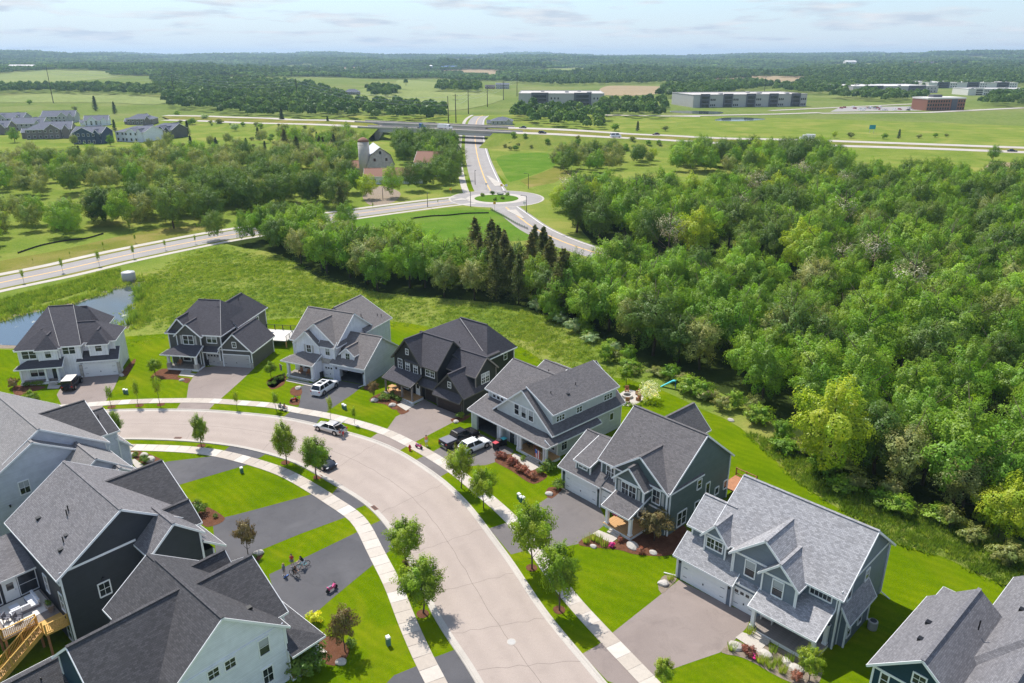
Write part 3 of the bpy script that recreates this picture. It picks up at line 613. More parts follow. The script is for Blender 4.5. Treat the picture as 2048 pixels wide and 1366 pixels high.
    def win(s, face, a, z, w, h, off, nv=1, nh=1, trim=None, blind=.45, tw=.11, cols=1):
        tr = trim or s.trim; k = ('win', w, h, nv, nh, tr, blind, tw, cols)
        if k not in WCACHE:
            f = MB(); f.box(-w/2-tw, -w/2, -.07, .0, -h/2-tw, h/2+tw); f.box(w/2, w/2+tw, -.07, 0, -h/2-tw, h/2+tw); f.box(-w/2, w/2, -.08, 0, h/2, h/2+tw*1.2); f.box(-w/2-.05, w/2+.05, -.1, 0, -h/2-tw*1.2, -h/2)
            for c in range(1, cols): f.box(-w/2+w*c/cols-.055, -w/2+w*c/cols+.055, -.06, 0, -h/2, h/2)
            m = MB()
            for i in range(1, nv*cols):
                if i % nv: m.box(-w/2+w*i/(nv*cols)-.018, -w/2+w*i/(nv*cols)+.018, -.045, -.01, -h/2, h/2)
            for i in range(1, nh): m.box(-w/2, w/2, -.05, -.01, -h/2+h*i/nh-.025, -h/2+h*i/nh+.025)
            WCACHE[k] = (f.mesh('window', tr), MB().box(-w/2, w/2, -.03, -.005, -h/2, h/2).mesh('pane', 'glass'), m.mesh('muntin', tr) if m.f else None, MB().box(-w/2+.03, w/2-.03, -.037, -.031, h/2-h*blind, h/2-.02).mesh('blind', 'curtain') if blind else None)  # painted reflection: a paler grey sheet over the upper sash
        F, Pn, M_, Bl = WCACHE[k]; o = s.place(link('window', F), face, a, z, off); link('pane', Pn, o)
        if M_: link('muntin', M_, o)
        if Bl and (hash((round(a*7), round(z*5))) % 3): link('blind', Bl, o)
        return o
    def garage(s, face, a, w, h, off, mat='white', lights=False, zb=0, trim=None, nm='garage_door'):
        tr = trim or s.trim; f = MB(); f.box(-w/2, w/2, -.02, 0, 0, h)
        o = s.place(f.mesh('garage_door', mat) and link(nm, f.mesh(nm, mat)), face, a, zb, off)
        t = MB(); t.box(-w/2-.16, -w/2, -.06, 0, 0, h+.16); t.box(w/2, w/2+.16, -.06, 0, 0, h+.16); t.box(-w/2, w/2, -.06, 0, h, h+.16); t.build('door_frame', tr, o)
        k = ('sec', w, h, mat)
        if k not in WCACHE:
            m = MB(); m.box(-w/2+.02, w/2-.02, -.035, -.02, .015, h/4-.015); n = max(2, round(w/1.2))
            for i in range(n): x = -w/2+w*i/n; m.box(x+.10, x+w/n-.10, -.05, -.035, .10, h/4-.10)
            WCACHE[k] = m.mesh('panel', mat)
        for i in range(4): link('panel', WCACHE[k], o, (0, 0, h/4*i))
        if lights:
            n = 4
            for i in range(n): MB().box(-w/2+w*(i+.5)/n-w/n*.32, -w/2+w*(i+.5)/n+w/n*.32, -.058, -.05, h*.79, h*.93).build('pane', 'glass', o)
        if 'hinge' not in WCACHE: WCACHE['hinge'] = MB().box(0, .45, -.06, -.05, 0, .04).mesh('hinge', 'dark_metal'); WCACHE['pull'] = MB().box(-.06, .06, -.07, -.05, 0, .2).mesh('handle', 'dark_metal')
        for x in (-w/2+.12, w/2-.12-.45):
            for zq in (.25, .72): link('hinge', WCACHE['hinge'], o, (x, 0, h*zq))
        link('handle', WCACHE['pull'], o, (0, 0, h*.33))
        return o
    def door(s, face, a, off, zb=.4, w=.95, h=2.1, mat='door_dark'):
        o = s.place(link('door', MB().box(-w/2, w/2, -.05, 0, 0, h).mesh('door', mat)), face, a, zb, off)
        MB().box(-w/2-.12, -w/2, -.07, 0, 0, h+.12).box(w/2, w/2+.12, -.07, 0, 0, h+.12).box(-w/2, w/2, -.07, 0, h, h+.12).build('door_frame', s.trim, o)
        MB().box(w/2-.14, w/2-.08, -.1, -.05, .95, 1.1).build('handle', 'metal', o); MB().box(-w*.3, w*.3, -.056, -.05, 1.2, 1.95).build('pane', 'glass', o); return o
    def band(s, pts, w=.2, mat=None, nm='trim_board', d=.05):
        mb = MB()
        for a, b in zip(pts, pts[1:]): mb.bar(a, b, d, w)
        return mb.build(nm, mat or s.trim, s.r)
    def col(s, x, y, z0, z1, w=.34, mat='trim', stone=False):
        mb = MB(); mb.box(-w/2, w/2, -w/2, w/2, 0, z1-z0); mb.box(-w/2-.05, w/2+.05, -w/2-.05, w/2+.05, 0, .18); mb.box(-w/2-.05, w/2+.05, -w/2-.05, w/2+.05, z1-z0-.16, z1-z0)
        o = mb.build('column', mat, s.r, loc=(x, y, z0))
        if stone: MB().box(-w/2-.14, w/2+.14, -w/2-.14, w/2+.14, 0, .85).build('stone_base', 'stone', o)
        return o
    def porch(s, x0, x1, y0, y1, z, cols, ztop, deck='wood_grey', mat='trim', w=.34, steps=None, stone=False, beam=True, planks=True):
        o = MB().box(x0, x1, y0, y1, 0, z-.03).build('porch_base', mat, s.r); n = max(1, int((y1-y0)/.28)); me = MB().box(0, x1-x0+.06, 0, (y1-y0)/n-.012, 0, .035).mesh('plank', deck)
        for i in range(n): link('plank', me, o, (x0-.03, y0+(y1-y0)/n*i, z-.03))
        for x, y in cols: s.col(x, y, z, ztop, w, mat, stone)
        if beam and len(cols) > 1:
            for a, b in zip(cols, cols[1:]): MB().bar((a[0], a[1], ztop+.09), (b[0], b[1], ztop+.09), .26, .24).build('beam', mat, s.r)
        if steps:
            xa, xb, ys, k = steps
            for i in range(k): MB().box(xa, xb, ys-.32*(i+1), ys-.32*i, 0, z-(i+1)*z/(k+1)).build('step', 'concrete', s.r)
        return o
    def vent(s, x, y, z, h=.5, nm='vent_pipe'):
        mb = MB().tube([(0, 0, -.4), (0, 0, h)], .06, 8); return mb.build(nm, 'black', s.r, loc=(x, y, z))
    def boxvent(s, x, y, z): return MB().box(-.2, .2, -.22, .22, -.15, .13).build('roof_vent', 'black', s.r, loc=(x, y, z))
    def spout(s, pts): 
        mb = MB()
        for a, b in zip(pts, pts[1:]): mb.bar(a, b, .09)
        return mb.build('downspout', 'trim', s.r)
    def shutter(s, a, z, h, off): 
        k = ('sh', h)
        if k not in WCACHE:
            m = MB().box(-.17, .17, -.05, 0, -h/2, h/2)
            for i in range(9): m.box(-.13, .13, -.062, -.05, -h/2+.08+i*(h-.16)/9, -h/2+.08+(i+.6)*(h-.16)/9)
            WCACHE[k] = m.mesh('shutter', 'wall_grey')
        return s.place(link('shutter', WCACHE[k]), 'f', a, z, off)
    def lamp(s, face, a, z, off):
        return s.place(link('wall_lamp', MB().box(-.07, .07, -.18, 0, -.12, .12).box(-.1, .1, -.22, 0, .12, .16).mesh('wall_lamp', 'dark_metal')), face, a, z, off)
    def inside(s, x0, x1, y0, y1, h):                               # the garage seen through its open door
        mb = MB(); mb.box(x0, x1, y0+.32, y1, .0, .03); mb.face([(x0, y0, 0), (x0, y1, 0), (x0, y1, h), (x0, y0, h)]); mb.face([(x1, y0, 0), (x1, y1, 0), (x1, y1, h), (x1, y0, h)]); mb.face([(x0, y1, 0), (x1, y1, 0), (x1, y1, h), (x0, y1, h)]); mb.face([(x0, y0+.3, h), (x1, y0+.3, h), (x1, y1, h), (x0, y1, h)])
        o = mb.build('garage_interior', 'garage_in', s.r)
        for i in range(5):
            x = x0+.4+(x1-x0-.8)*i/4.5; MB().box(x, x+.5, y1-.6, y1-.1, .03, .5+.35*((i*7) % 4)).build('storage_box', ('wood_grey', 'white', 'dark_metal', 'wood', 'blue')[i], o)

# ---- slate-blue house, nearest on the right side of the street
h = House('house', 'slate-blue two-storey house with grey gabled roof and tan driveway beside the navy house', G(*c5(165, 700)), -46, 'sid_blue', 'roof_slate')
h.wing(.05, 6.2, 0, 1.75, 0, 3.3, 'sf', 4.6, .6, rake=.3); h.wing(.35, 3.2, 1.7, 6.7, 0, 6, 'gx', 8, .45, nt='r'); h.wing(2.9, 15.5, 1.6, 12.4, 0, 6.05, 'gx', 10.1, .45)
h.wing(2.25, 4.55, .95, 5, 4.05, 6.15, 'gy', 7.5, .38, corners=True); h.wing(6.2, 9.1, .3, 1.7, 0, 3.2, 'sf', 3.95, .35, rake=0, corners=False)
h.wing(5.75, 11.8, .5, 7.6, 3.3, 6.05, 'gy', 8.75, .42); h.wing(9, 12.25, -.02, 4, 3.3, 5.9, 'gy', 7.5, .36); h.roof(9.0, 15.15, -1.6, 1.6, 2.98, 'sf', 4.3, .35, rake=.15)
h.wing(15.5, 16.15, 2.5, 7.7, 0, 3.25, 'sr', 4.3, .35, corners=True)
h.garage('f', 3.1, 4.9, 2.25, 0); h.garage('f', 7.4, 2.3, 2.25, .3, lights=True)
mbn = MB()                                                           # house number above the garage door
for i, segs in enumerate(('bc', 'abged', 'abged', 'fgbc')):          # seven-stroke figures
    X = 2.62+i*.2; S_ = dict(a=(0, .26, .13, .26), b=(.13, .13, .13, .26), c=(.13, 0, .13, .13), d=(0, 0, .13, 0), e=(0, 0, 0, .13), f=(0, .13, 0, .26), g=(0, .13, .13, .13))
    for q in segs: a = S_[q]; mbn.bar((X+a[0], -.075, 2.3+a[1]), (X+a[2], -.075, 2.3+a[3]), .03)
mbn.build('house_number', 'black', h.r)
h.win('f', 7.48, 4.85, .95, 1.6, .5, 1, 2); h.win('f', 10.55, 4.65, .95, 1.6, -.02, 1, 2); h.win('f', 13.8, 5.05, 1.9, .62, 1.6, 5, 1, blind=0); h.win('f', 3.35, 5.2, 1.7, 1.05, .95, 2, 2, cols=2, blind=0)
h.win('r', 3.6, 5.2, .8, 1.6, 15.5, 1, 2); h.win('r', 7.45, 5.0, .75, 1.05, 15.5, 1, 2); h.win('f', 11.3, 1.6, .9, 1.7, 1.6, 1, 2); h.win('f', 13.5, 1.6, 1.5, 1.7, 1.6, 1, 2, cols=2); h.door('f', 9.9, 1.6); h.win('r', 3.2, 1.6, .7, 1.3, 16.15, 1, 2); h.win('r', 5.6, 1.6, .7, 1.3, 16.15, 1, 2)
h.band([(15.53, 1.6, 6.2), (15.53, 12.4, 6.2)]); h.band([(5.75, .47, 5.95), (11.8, .47, 5.95)]); h.band([(9, -.05, 5.75), (12.25, -.05, 5.75)]); h.band([(2.25, .92, 6.05), (4.55, .92, 6.05)])
h.porch(9.0, 15.2, -1.55, 1.6, .42, [(9.25, -1.3), (14.95, -1.3)], 2.62, steps=(9.6, 11.3, -1.55, 2)); h.col(14.95, 1.3, .42, 2.62)
h.lamp('f', .32, 2.1, 0); h.lamp('f', 5.9, 2.1, 0); h.spout([(5.62, .4, 5.7), (5.62, .4, 3.6)]); h.spout([(12.4, -.1, 5.4), (12.4, -.1, 3.5)]); h.spout([(15.3, 1.5, 5.8), (15.3, 1.5, 4.3)]); h.spout([(.0, -.1, 2.7), (.0, -.1, .2), (-1.2, -.5, .12)]); h.spout([(16.2, 7.6, 3), (16.2, 7.6, .3), (17.4, 6.9, .12)]); h.spout([(15.6, 12.4, 5.8), (15.6, 12.4, .3), (16.6, 12.1, .12)])
H7 = h
# ---- grey-green house
h = House('house', 'dark grey-green gabled house with white garage door and pink flower basket on its porch', G(*c4(180, 790)), -47.5, 'sid_teal', 'roof_grey')
h.wing(0, 6.2, 0, 9.4, 0, 3.3, 'gx', 6.2, .55, rake=.3, nt='r'); h.wing(2.05, 4.3, .25, 4.5, 3.4, 4.7, 'sf', 6.2, .35, rake=.22); h.wing(5.3, 15.1, 1.15, 12.9, 0, 6, 'gx', 10.6, .45, rake=.3)
h.wing(7.5, 14.9, .85, 7, 3.0, 5.75, 'gy', 8.6, .38); h.wing(8.7, 12.6, -.35, 3.2, 3.0, 5.55, 'gy', 7.4, .36); h.wing(6.1, 9.0, .15, 1.15, 0, 3.15, 'sf', 3.8, .35, rake=0, corners=False)
h.roof(9.0, 12.65, -2.65, .8, 2.95, 'sf', 4.2, .3, rake=.15); h.wing(2.4, 7.6, 12.8, 19.6, 0, 4.2, 'gy', 6.8, .35, corners=False, nt='f')
h.garage('f', 3.15, 4.9, 2.25, 0); h.garage('f', 7.6, 2.3, 2.25, .15); h.win('f', 3.15, 4.15, 1.25, .55, .25, 2, 2, cols=2, blind=0)
h.win('f', 10.6, 4.45, 2.0, 1.5, -.35, 2, 2, cols=2, blind=0); h.win('f', 13.5, 4.5, .95, 1.6, .85, 2, 2, blind=0); h.win('f', 6.75, 4.5, 1.3, 1.35, 1.15, 2, 2, blind=0, cols=2); h.shutter(9.2, 4.45, 1.5, -.35); h.shutter(12.05, 4.45, 1.5, -.35); h.shutter(14.4, 4.5, 1.6, .85)
for y, z, w, hh, nh in ((6.7, 4.4, .75, 1.1, 2), (8.55, 2.9, .7, 1.75, 1), (10.6, 1.9, .7, .8, 1), (13.0 - .6, 2.0, .6, 1.0, 1), (6.6, 1.4, .75, 1.4, 2)): h.win('r', y, z, w, hh, 15.1, 1, nh, blind=0)
h.win('r', 3.7, 1.25, 1.6, 1.7, 15.1, 1, 2, cols=2, blind=0); h.door('f', 10, .85); h.win('f', 11.7, 1.6, .9, 1.4, .85, 1, 2); h.wing(9.0, 14.9, .86, 1.5, 0, 3.2, 'none', corners=False)
h.porch(8.95, 12.9, -2.6, .85, .42, [(9.3, -2.3), (12.6, -2.3)], 2.62, 'wood', steps=(10.1, 11.6, -2.6, 2)); h.band([(8.7, -.38, 5.45), (12.6, -.38, 5.45)]); h.band([(12.6, .82, 3.1), (15.1, .82, 3.1)])
h.spout([(12.75, -.4, 5.2), (12.75, -.4, 3.3)]); h.spout([(15.0, .8, 5.4), (15.0, .8, .3)]); h.spout([(15.15, 12.9, 5.7), (15.15, 12.9, .3)]); h.vent(8.2, 4.4, 8.4, .25); h.lamp('f', .35, 2.1, 0); h.lamp('f', 5.95, 2.1, 0)
deck6 = MB().box(14.2, 17.0, 12.9, 16.4, 1.15, 1.3).build('deck', 'wood_red', h.r)
for a, b in (((14.2, 16.4), (17, 16.4)), ((17, 12.9), (17, 16.4))):
    for z in (1.55, 2.25): MB().bar((*a, z), (*b, z), .08, .1).build('rail', 'wood_red', deck6)
    for t in (0, .5, 1): x, y = a[0]+(b[0]-a[0])*t, a[1]+(b[1]-a[1])*t; MB().box(x-.06, x+.06, y-.06, y+.06, 0, 2.35).build('post', 'wood_red', deck6)
H6 = h
# ---- light grey bungalow
h = House('house', 'pale grey bungalow with long shed dormer, open garage and flag on its porch', G(*c3(90, 640)), -47, 'sid_ltgrey', 'roof_grey')
h.wing(0, 6.0, 0, 13.2, 0, 3.15, 'none', op=[(1.05, 5.3, 2.35)]); h.wing(5.95, 14.4, 2.6, 15.7, 0, 4.1, 'none'); h.roof(0, 15.1, 0, 3.3, 3.12, 'sf', 4.2, .55, hip='r', rake=.4); h.roof(14.35, 15.1, .3, 10.2, 3.12, 'sr', 3.55, .4, rake=.1, cap=False)
h.wing(3.65, 14.4, 1.55, 15.8, 3.25, 4.1, 'gy', 8.5, .42, corners=False, nt=''); h.wing(.3, 9, 3.05, 13.4, 3.2, 5.5, 'gx', 8.4, .45, nt='r'); h.wing(8.95, 13.7, 2.25, 15.3, 4.0, 6.45, 'sr', 8.75, .38, rake=.25, corners=False); h.roof(-.5, 4, 13.4, 17.5, 5, 'gx', 6, .2)
h.inside(.3, 5.9, 0, 6.5, 3.0); h.wing(6, 8.9, 1.0, 2.6, 0, 3.2, 'none', corners=False)
for x in (7.7, 9.08, 10.48): h.win('f', x, 5.15, .85, 1.5, 1.55, 1, 2)
for x in (1.45, 2.3, 3.12, 3.95): h.win('f', x, 4.8, .6, .95, 3.05, 1, 2, tw=.09)
for y, w, c in ((3.8, 1.5, 3), (7.5, 1.0, 2), (13.5, 1.7, 3)): h.win('r', y, 5.3, w, .75, 13.7, 1, 2, cols=c, blind=0)
h.win('r', 3.9, 1.6, 1.0, 1.6, 14.4, 2, 2, blind=0); h.win('r', 13.6, 2.4, .7, 1.0, 14.4, 1, 1, blind=0); h.win('r', 10.8, 2.4, .8, .6, 14.4, 1, 1, blind=0); h.win('f', 11.5, 1.7, 1.8, 1.5, 2.6, 1, 2, cols=2, blind=0); h.win('f', 13.5, 1.7, .9, 1.5, 2.6, 1, 2, blind=0); h.door('f', 9.7, 2.6); h.door('f', 7.4, 1.0, .05)
h.porch(9.2, 15.0, 0, 2.6, .45, [(9.45, .2), (14.75, .2)], 2.68, 'wood', w=.3, steps=(11.6, 13.8, 0, 2)); h.col(9.9, .2, .45, 2.68, .3); h.col(14.35, .2, .45, 2.68, .3); h.band([(5.6, .1, 2.85), (9.3, .1, 2.85)], .3, d=.25); h.col(6.0, .15, 0, 2.7, .3)
h.vent(11.2, 4.5, 7.6, .5); h.vent(11.4, 9.2, 7.55, .5); h.boxvent(12.2, 6.8, 7.25); h.vent(3.5, 12, 6.2, .5); h.band([(4.1, 1.52, 5.95), (12.0, 1.52, 5.95)])
fp = link('flag_pole', MB().bar((0, 0, 0), (0, -1.0, .9), .04).mesh('flag_pole', 'white'), h.r, (14.0, .05, 1.5))
mf = MB()
for i in range(7):                                                   # cloth hanging from the pole: stripes run down, blue field at the top
    xa, xb = -.42+.12*i, -.30+.12*i; w0, w1 = .05*math.sin(i*1.1), .05*math.sin((i+1)*1.1); zs = .82 if i > 3 else .22
    if i <= 3: mf.face([(xa, -.8+w0, .82), (xb, -.8+w1, .82), (xb, -.8+w1, .22), (xa, -.8+w0, .22)], 2)
    mf.face([(xa, -.8+w0, zs), (xb, -.8+w1, zs), (xb, -.8+w1*1.5, -.42), (xa, -.8+w0*1.5, -.42)], i % 2)
mf.build('flag', ['red', 'white', 'blue'], fp)
H5 = h
# ---- black house
h = House('house', 'black gabled house with white-framed windows and grey-brown driveway', G(*(760+90*290/1722, 620+975*290/1722)), -39, 'sid_black', 'roof_dark', 'trim_dark')
h.wing(.3, 6.1, 1.7, 13.0, 0, 6.05, 'gy', 9.35, .45); h.wing(3, 9.4, 1.9, 8.6, 0, 6, 'gx', 9.4, .38, nt='l'); h.wing(3.3, 12.25, 5.3, 13, 3, 6.1, 'sr', 9.4, .3, rake=0, corners=False); h.wing(.35, 12.2, 10.2, 16.9, 0, 6, 'gx', 9.7, .42, hip='lr', rx=(3.6, 9.4), trim='trim')
h.wing(9, 15.1, 4.2, 8.9, 3.2, 5.6, 'gx', 7.75, .34, trim='wood_grey', nt='l'); h.wing(9.9, 15.3, 1.2, 9.2, 0, 3.3, 'gy', 6.1, .36); h.roof(9.9, 15.3, .5, 1.2, 2.65, 'sf', 3.35, .25, rake=.1); h.roof(6.1, 9.9, 1.1, 1.9, 2.85, 'sf', 3.5, .2, rake=0)
h.roof(.15, 6.2, -.6, 1.7, 2.98, 'sf', 4.0, .35, rake=.2)
wt = dict(trim='white', tw=.08)
for x in (1.5, 3.2, 4.95): h.win('f', x, 4.8, .85, 1.5, 1.7, 2, 3, **wt)
h.win('f', 3.2, 7.2, .55, .8, 1.7, 2, 2, blind=0, **wt); h.win('f', 7.9, 4.95, 1.8, 1.45, 1.9, 2, 3, cols=2, **wt); h.win('f', 12.6, 4.4, .55, .8, 1.2, 2, 2, blind=0, **wt); h.win('r', 6.4, 4.5, 1.7, 1.5, 15.1, 2, 3, cols=2, **wt); h.win('r', 14.7, 4.8, .75, 1.25, 12.2, 1, 2, blind=0, **wt)
h.garage('f', 12.5, 4.8, 2.2, 1.2, 'brown_dark'); h.garage('f', 7.9, 2.2, 2.2, 1.9, 'brown_dark'); h.door('f', 5.3, 1.7, mat='white'); h.win('f', 2.4, 1.6, 1.4, 1.4, 1.7, 1, 2, blind=0, **wt)
h.porch(-.05, 6.4, -.65, 1.7, .45, [(.15, -.4), (3.9, -.4), (6.1, -.4)], 2.68, 'wood', 'wood_grey', .22, steps=(4.3, 5.7, -.65, 2), beam=True); h.band([(-.05, -.68, .2), (6.4, -.68, .2)], .38, 'white', 'porch_skirt'); h.band([(6.43, -.65, .2), (6.43, 1.6, .2)], .38, 'white', 'porch_skirt')
h.band([(3.9, 13.1, 9.82), (12.4, 10.0, 6.0)], .05, 'wall_grey', 'valley_flashing', .07); h.vent(8, 8.5, 7.6, .5); h.spout([(6.2, 1.6, 5.5), (6.2, 1.6, 4.2)])
H4 = h
# ---- white gabled house with open garage
h = House('house', 'white board-and-batten house with grey roof, open garage and white car outside', G(*(550+175*250/1626, 580+1130*250/1626)), -24, 'bat_white', 'roof_tan')
h.wing(-.9, 7.9, 3.1, 13.4, 0, 5.9, 'gx', 9.7, .45, rake=.35); h.wing(.2, 8.05, 3.0, 9, 5.0, 5.85, 'gy', 9.1, .4); h.wing(.35, 5.05, 2.3, 6, 0, 5.7, 'gy', 7.8, .36); h.wing(5, 8.0, 2.45, 4, 0, 5.65, 'none', corners=True); h.roof(5, 8.1, 2.45, 3.1, 5.75, 'sf', 6.35, .3, rake=.1)
h.wing(-3.8, 8.4, 11, 18.3, 0, 5.9, 'gy', 9.2, .4, wall='sid_pale', nt='f'); h.wing(7.7, 13.9, 2.1, 12.4, 0, 3.25, 'gx', 6.7, .42, wall='sid_pale', op=[(8.95, 13.5, 2.15)], rake=.3, nt='l'); h.wing(9.1, 11.45, 2.85, 6.4, 3.4, 4.85, 'gy', 5.85, .34)
h.inside(7.9, 13.8, 2.1, 9, 3.1); h.roof(-.75, 5.2, .05, 2.3, 3.05, 'sf', 4.0, .4, hip='l', rake=.3); h.wing(4.95, 5.3, .3, 2.4, 0, 3.1, 'none', corners=False)
h.win('f', 2.98, 4.75, .85, 1.25, 2.3, 2, 2); h.shutter(2.15, 4.75, 1.3, 2.3); h.shutter(3.8, 4.75, 1.3, 2.3); h.win('f', 6.65, 4.75, .8, 1.3, 2.45, 2, 2); h.win('f', 10.3, 4.25, .75, 1.15, 2.85, 2, 2); h.win('f', -.3, 4.6, .4, 1.1, 3.1, 1, 2, blind=0); h.win('r', 11.2, 5.2, .6, .9, 7.9, 1, 1, blind=0)
h.garage('f', 6.85, 2.1, 2.1, 2.45, lights=True); h.band([(5.3, 2.4, 3.0), (8.0, 2.4, 3.0)], .9, 'stone', 'stone_panel', .1); h.door('f', 3.9, 2.3); h.win('f', 2.3, 1.7, 1.2, 1.3, 2.3, 1, 2, blind=0); h.win('f', 1.0, 1.7, .5, 1.3, 2.3, 1, 2, blind=0)
h.porch(-.4, 5.2, 0, 2.3, .4, [(.05, .25), (4.95, .25)], 2.62, steps=(.2, 4.4, 0, 1), w=.42); h.lamp('f', 8.4, 2.2, 2.1); h.lamp('f', 13.7, 2.2, 2.1); h.vent(6, 13.2, 7.4, .5); h.vent(6.7, 12.6, 7.0, .5); h.vent(7.2, 16.4, 6.8, .3); h.vent(7.6, 17, 6.6, .3); h.spout([(13.95, 2.1, 3), (13.95, 2.1, .3), (13.3, 1.0, .12)])
H3 = h
# ---- dark grey house with rear deck
h = House('house', 'charcoal-grey house with dark hip roof, grey garage doors and railed deck behind', G(*c1(1235, 660)), -9, 'sid_dk', 'roof_dark')
h.wing(-1.1, 8.5, 3.1, 14.6, 0, 6, 'gx', 10, .45, hip='lr', rx=(1.9, 6.0)); h.wing(3.4, 8.9, 8, 18.7, 0, 6.0, 'gy', 9.2, .42, hip='b', nt='f'); h.wing(-1.15, 3.2, 3.3, 8, 3, 5.9, 'gy', 8.3, .38); h.wing(.85, 5.2, 2.4, 6, 0, 5.75, 'gy', 7.7, .36)
h.wing(8, 13.8, 3.1, 11, 0, 3.25, 'gy', 6.1, .4); h.roof(5.2, 8.1, 2.4, 3.1, 2.9, 'sf', 3.5, .2, rake=0); h.roof(-.75, 5.2, .2, 2.4, 3.0, 'sf', 3.95, .35, hip='l', rake=.35)
h.win('f', 2.95, 4.8, 1.8, 1.5, 2.4, 1, 2, cols=2); h.shutter(1.65, 4.8, 1.6, 2.4); h.shutter(4.3, 4.8, 1.6, 2.4); h.win('f', 6.85, 4.95, 1.7, 1.35, 3.1, 1, 2, cols=2); h.win('f', 10.85, 4.1, .6, .85, 3.1, 2, 2, blind=0); h.win('f', 0, 5.1, .75, .75, 3.3, 2, 1, blind=0); h.win('r', 10, 5.45, 1.6, .45, 8.9, 3, 1, blind=0); h.win('r', 15.5, 4.2, .7, 1.3, 8.9, 1, 2, blind=0)
h.garage('f', 10.9, 4.8, 2.2, 3.1, 'wall_grey'); h.garage('f', 6.7, 2.2, 2.2, 3.1, 'wall_grey', lights=True); h.door('f', 4.2, 2.4); h.win('f', 2.2, 1.7, 1.3, 1.4, 2.4, 1, 2, blind=0); h.band([(8, 3.05, 3.1), (13.8, 3.05, 3.1)])
h.porch(-.35, 5.3, .2, 2.4, .4, [(0, .45), (5.0, .45)], 2.62, steps=(2.8, 4.2, .2, 2), w=.36, stone=True); h.band([(8.9, 2.7, 5.78), (6.0, 8.85, 10.08)], .05, 'wall_grey', 'valley_flashing', .06)
MB().box(7.8, 8.3, 2.95, 3.12, 0, 1.0).build('stone_base', 'stone', h.r); MB().box(13.4, 13.9, 2.95, 3.12, 0, 1.0).build('stone_base', 'stone', h.r); h.vent(6.8, 13.5, 8.9, .5); h.vent(3, 9, 9.9, .3)
dk = MB().box(9.0, 15.4, 13, 18.5, 1.25, 1.4).build('deck', 'white_warm', h.r)
for a, b in (((9, 18.5), (15.4, 18.5)), ((15.4, 13), (15.4, 18.5))):
    MB().bar((*a, 2.35), (*b, 2.35), .06, .06).build('rail', 'dark_metal', dk)
    for t in (0, .25, .5, .75, 1): x, y = a[0]+(b[0]-a[0])*t, a[1]+(b[1]-a[1])*t; MB().box(x-.05, x+.05, y-.05, y+.05, 1.3, 2.4).build('post', 'dark_metal', dk)
    for k in range(28): t = (k+.5)/28; x, y = a[0]+(b[0]-a[0])*t, a[1]+(b[1]-a[1])*t; MB().box(x-.012, x+.012, y-.012, y+.012, 1.4, 2.33).build('baluster', 'dark_metal', dk)
for x, y in ((9.3, 18.2), (12, 18.2), (15.2, 18.2), (15.2, 15.7), (15.2, 13.2)): MB().box(x-.09, x+.09, y-.09, y+.09, 0, 1.3).build('post', 'wood', dk)
H2 = h
# ---- white house with dark hip roof
h = House('house', 'white house with dark hip roof beside the pond and black off-roader outside', G(*c1(170, 770)), 13, 'bat_white', 'roof_dark')
h.wing(-.2, 9.0, 1.4, 16.4, 0, 6, 'gx', 10.4, .45, hip='lr', rx=(3, 6.9)); h.wing(0, 6.0, 1.0, 4, 0, 5.95, 'gy', 8.0, .42, hip='f'); h.wing(2.9, 5.7, .75, 4, 3, 5.93, 'gy', 7.5, .4, hip='f'); h.wing(8.2, 13.9, 2.6, 8.8, 0, 6, 'gx', 8.3, .42, hip='r', nt='l'); h.wing(10.3, 13.0, 1.55, 5, 3.6, 5.95, 'gy', 7.5, .38, hip='f')
h.wing(8.4, 14.3, 1.4, 3.0, 0, 3.2, 'sf', 4.4, .5, rake=.3); h.wing(5.9, 8.5, 1.9, 3, 0, 4.0, 'none', corners=False); h.wing(6, 10.5, 10, 15.6, 0, 6, 'gx', 8.9, .4, hip='r', nt='l'); h.roof(-.3, 6.2, -.25, 1.2, 3.1, 'sf', 3.9, .4, hip='l', rake=.3)
h.win('f', 1.5, 4.85, 2.0, 1.4, 1.0, 1, 2, cols=2); h.win('f', 4.35, 4.85, .85, 1.4, .75, 1, 2); h.win('f', 7.3, 5.0, 1.8, 1.35, 1.4, 1, 2, cols=2); h.win('f', 11.7, 4.95, .95, 1.2, 1.55, 1, 2); h.win('f', 2.2, 1.7, 2.2, 1.4, 1.0, 1, 2, cols=2)
h.garage('f', 11.4, 4.9, 2.2, 1.4); h.garage('f', 7.2, 2.2, 2.2, 1.9, lights=True); h.door('f', 4.8, 1.0); h.porch(-.2, 6.1, -.3, 1.2, .4, [(.1, 0), (3.7, 0), (5.5, 0)], 2.7, steps=(4.0, 5.3, -.3, 2), w=.3)
MB().box(14.05, 14.5, 1.2, 1.6, 0, 2.2).build('stone_base', 'stone', h.r); MB().box(8.3, 8.75, 1.2, 1.6, 0, 2.2).build('stone_base', 'stone', h.r); h.band([(3.0, 8.9, 10.46), (6.2, .95, 5.83)], .05, 'wall_grey', 'valley_flashing', .06); h.band([(9.4, 1.0, 5.8), (6.9, 8.9, 10.46)], .05, 'wall_grey', 'valley_flashing', .06); h.vent(6.5, 10, 10, .4)
H1 = h
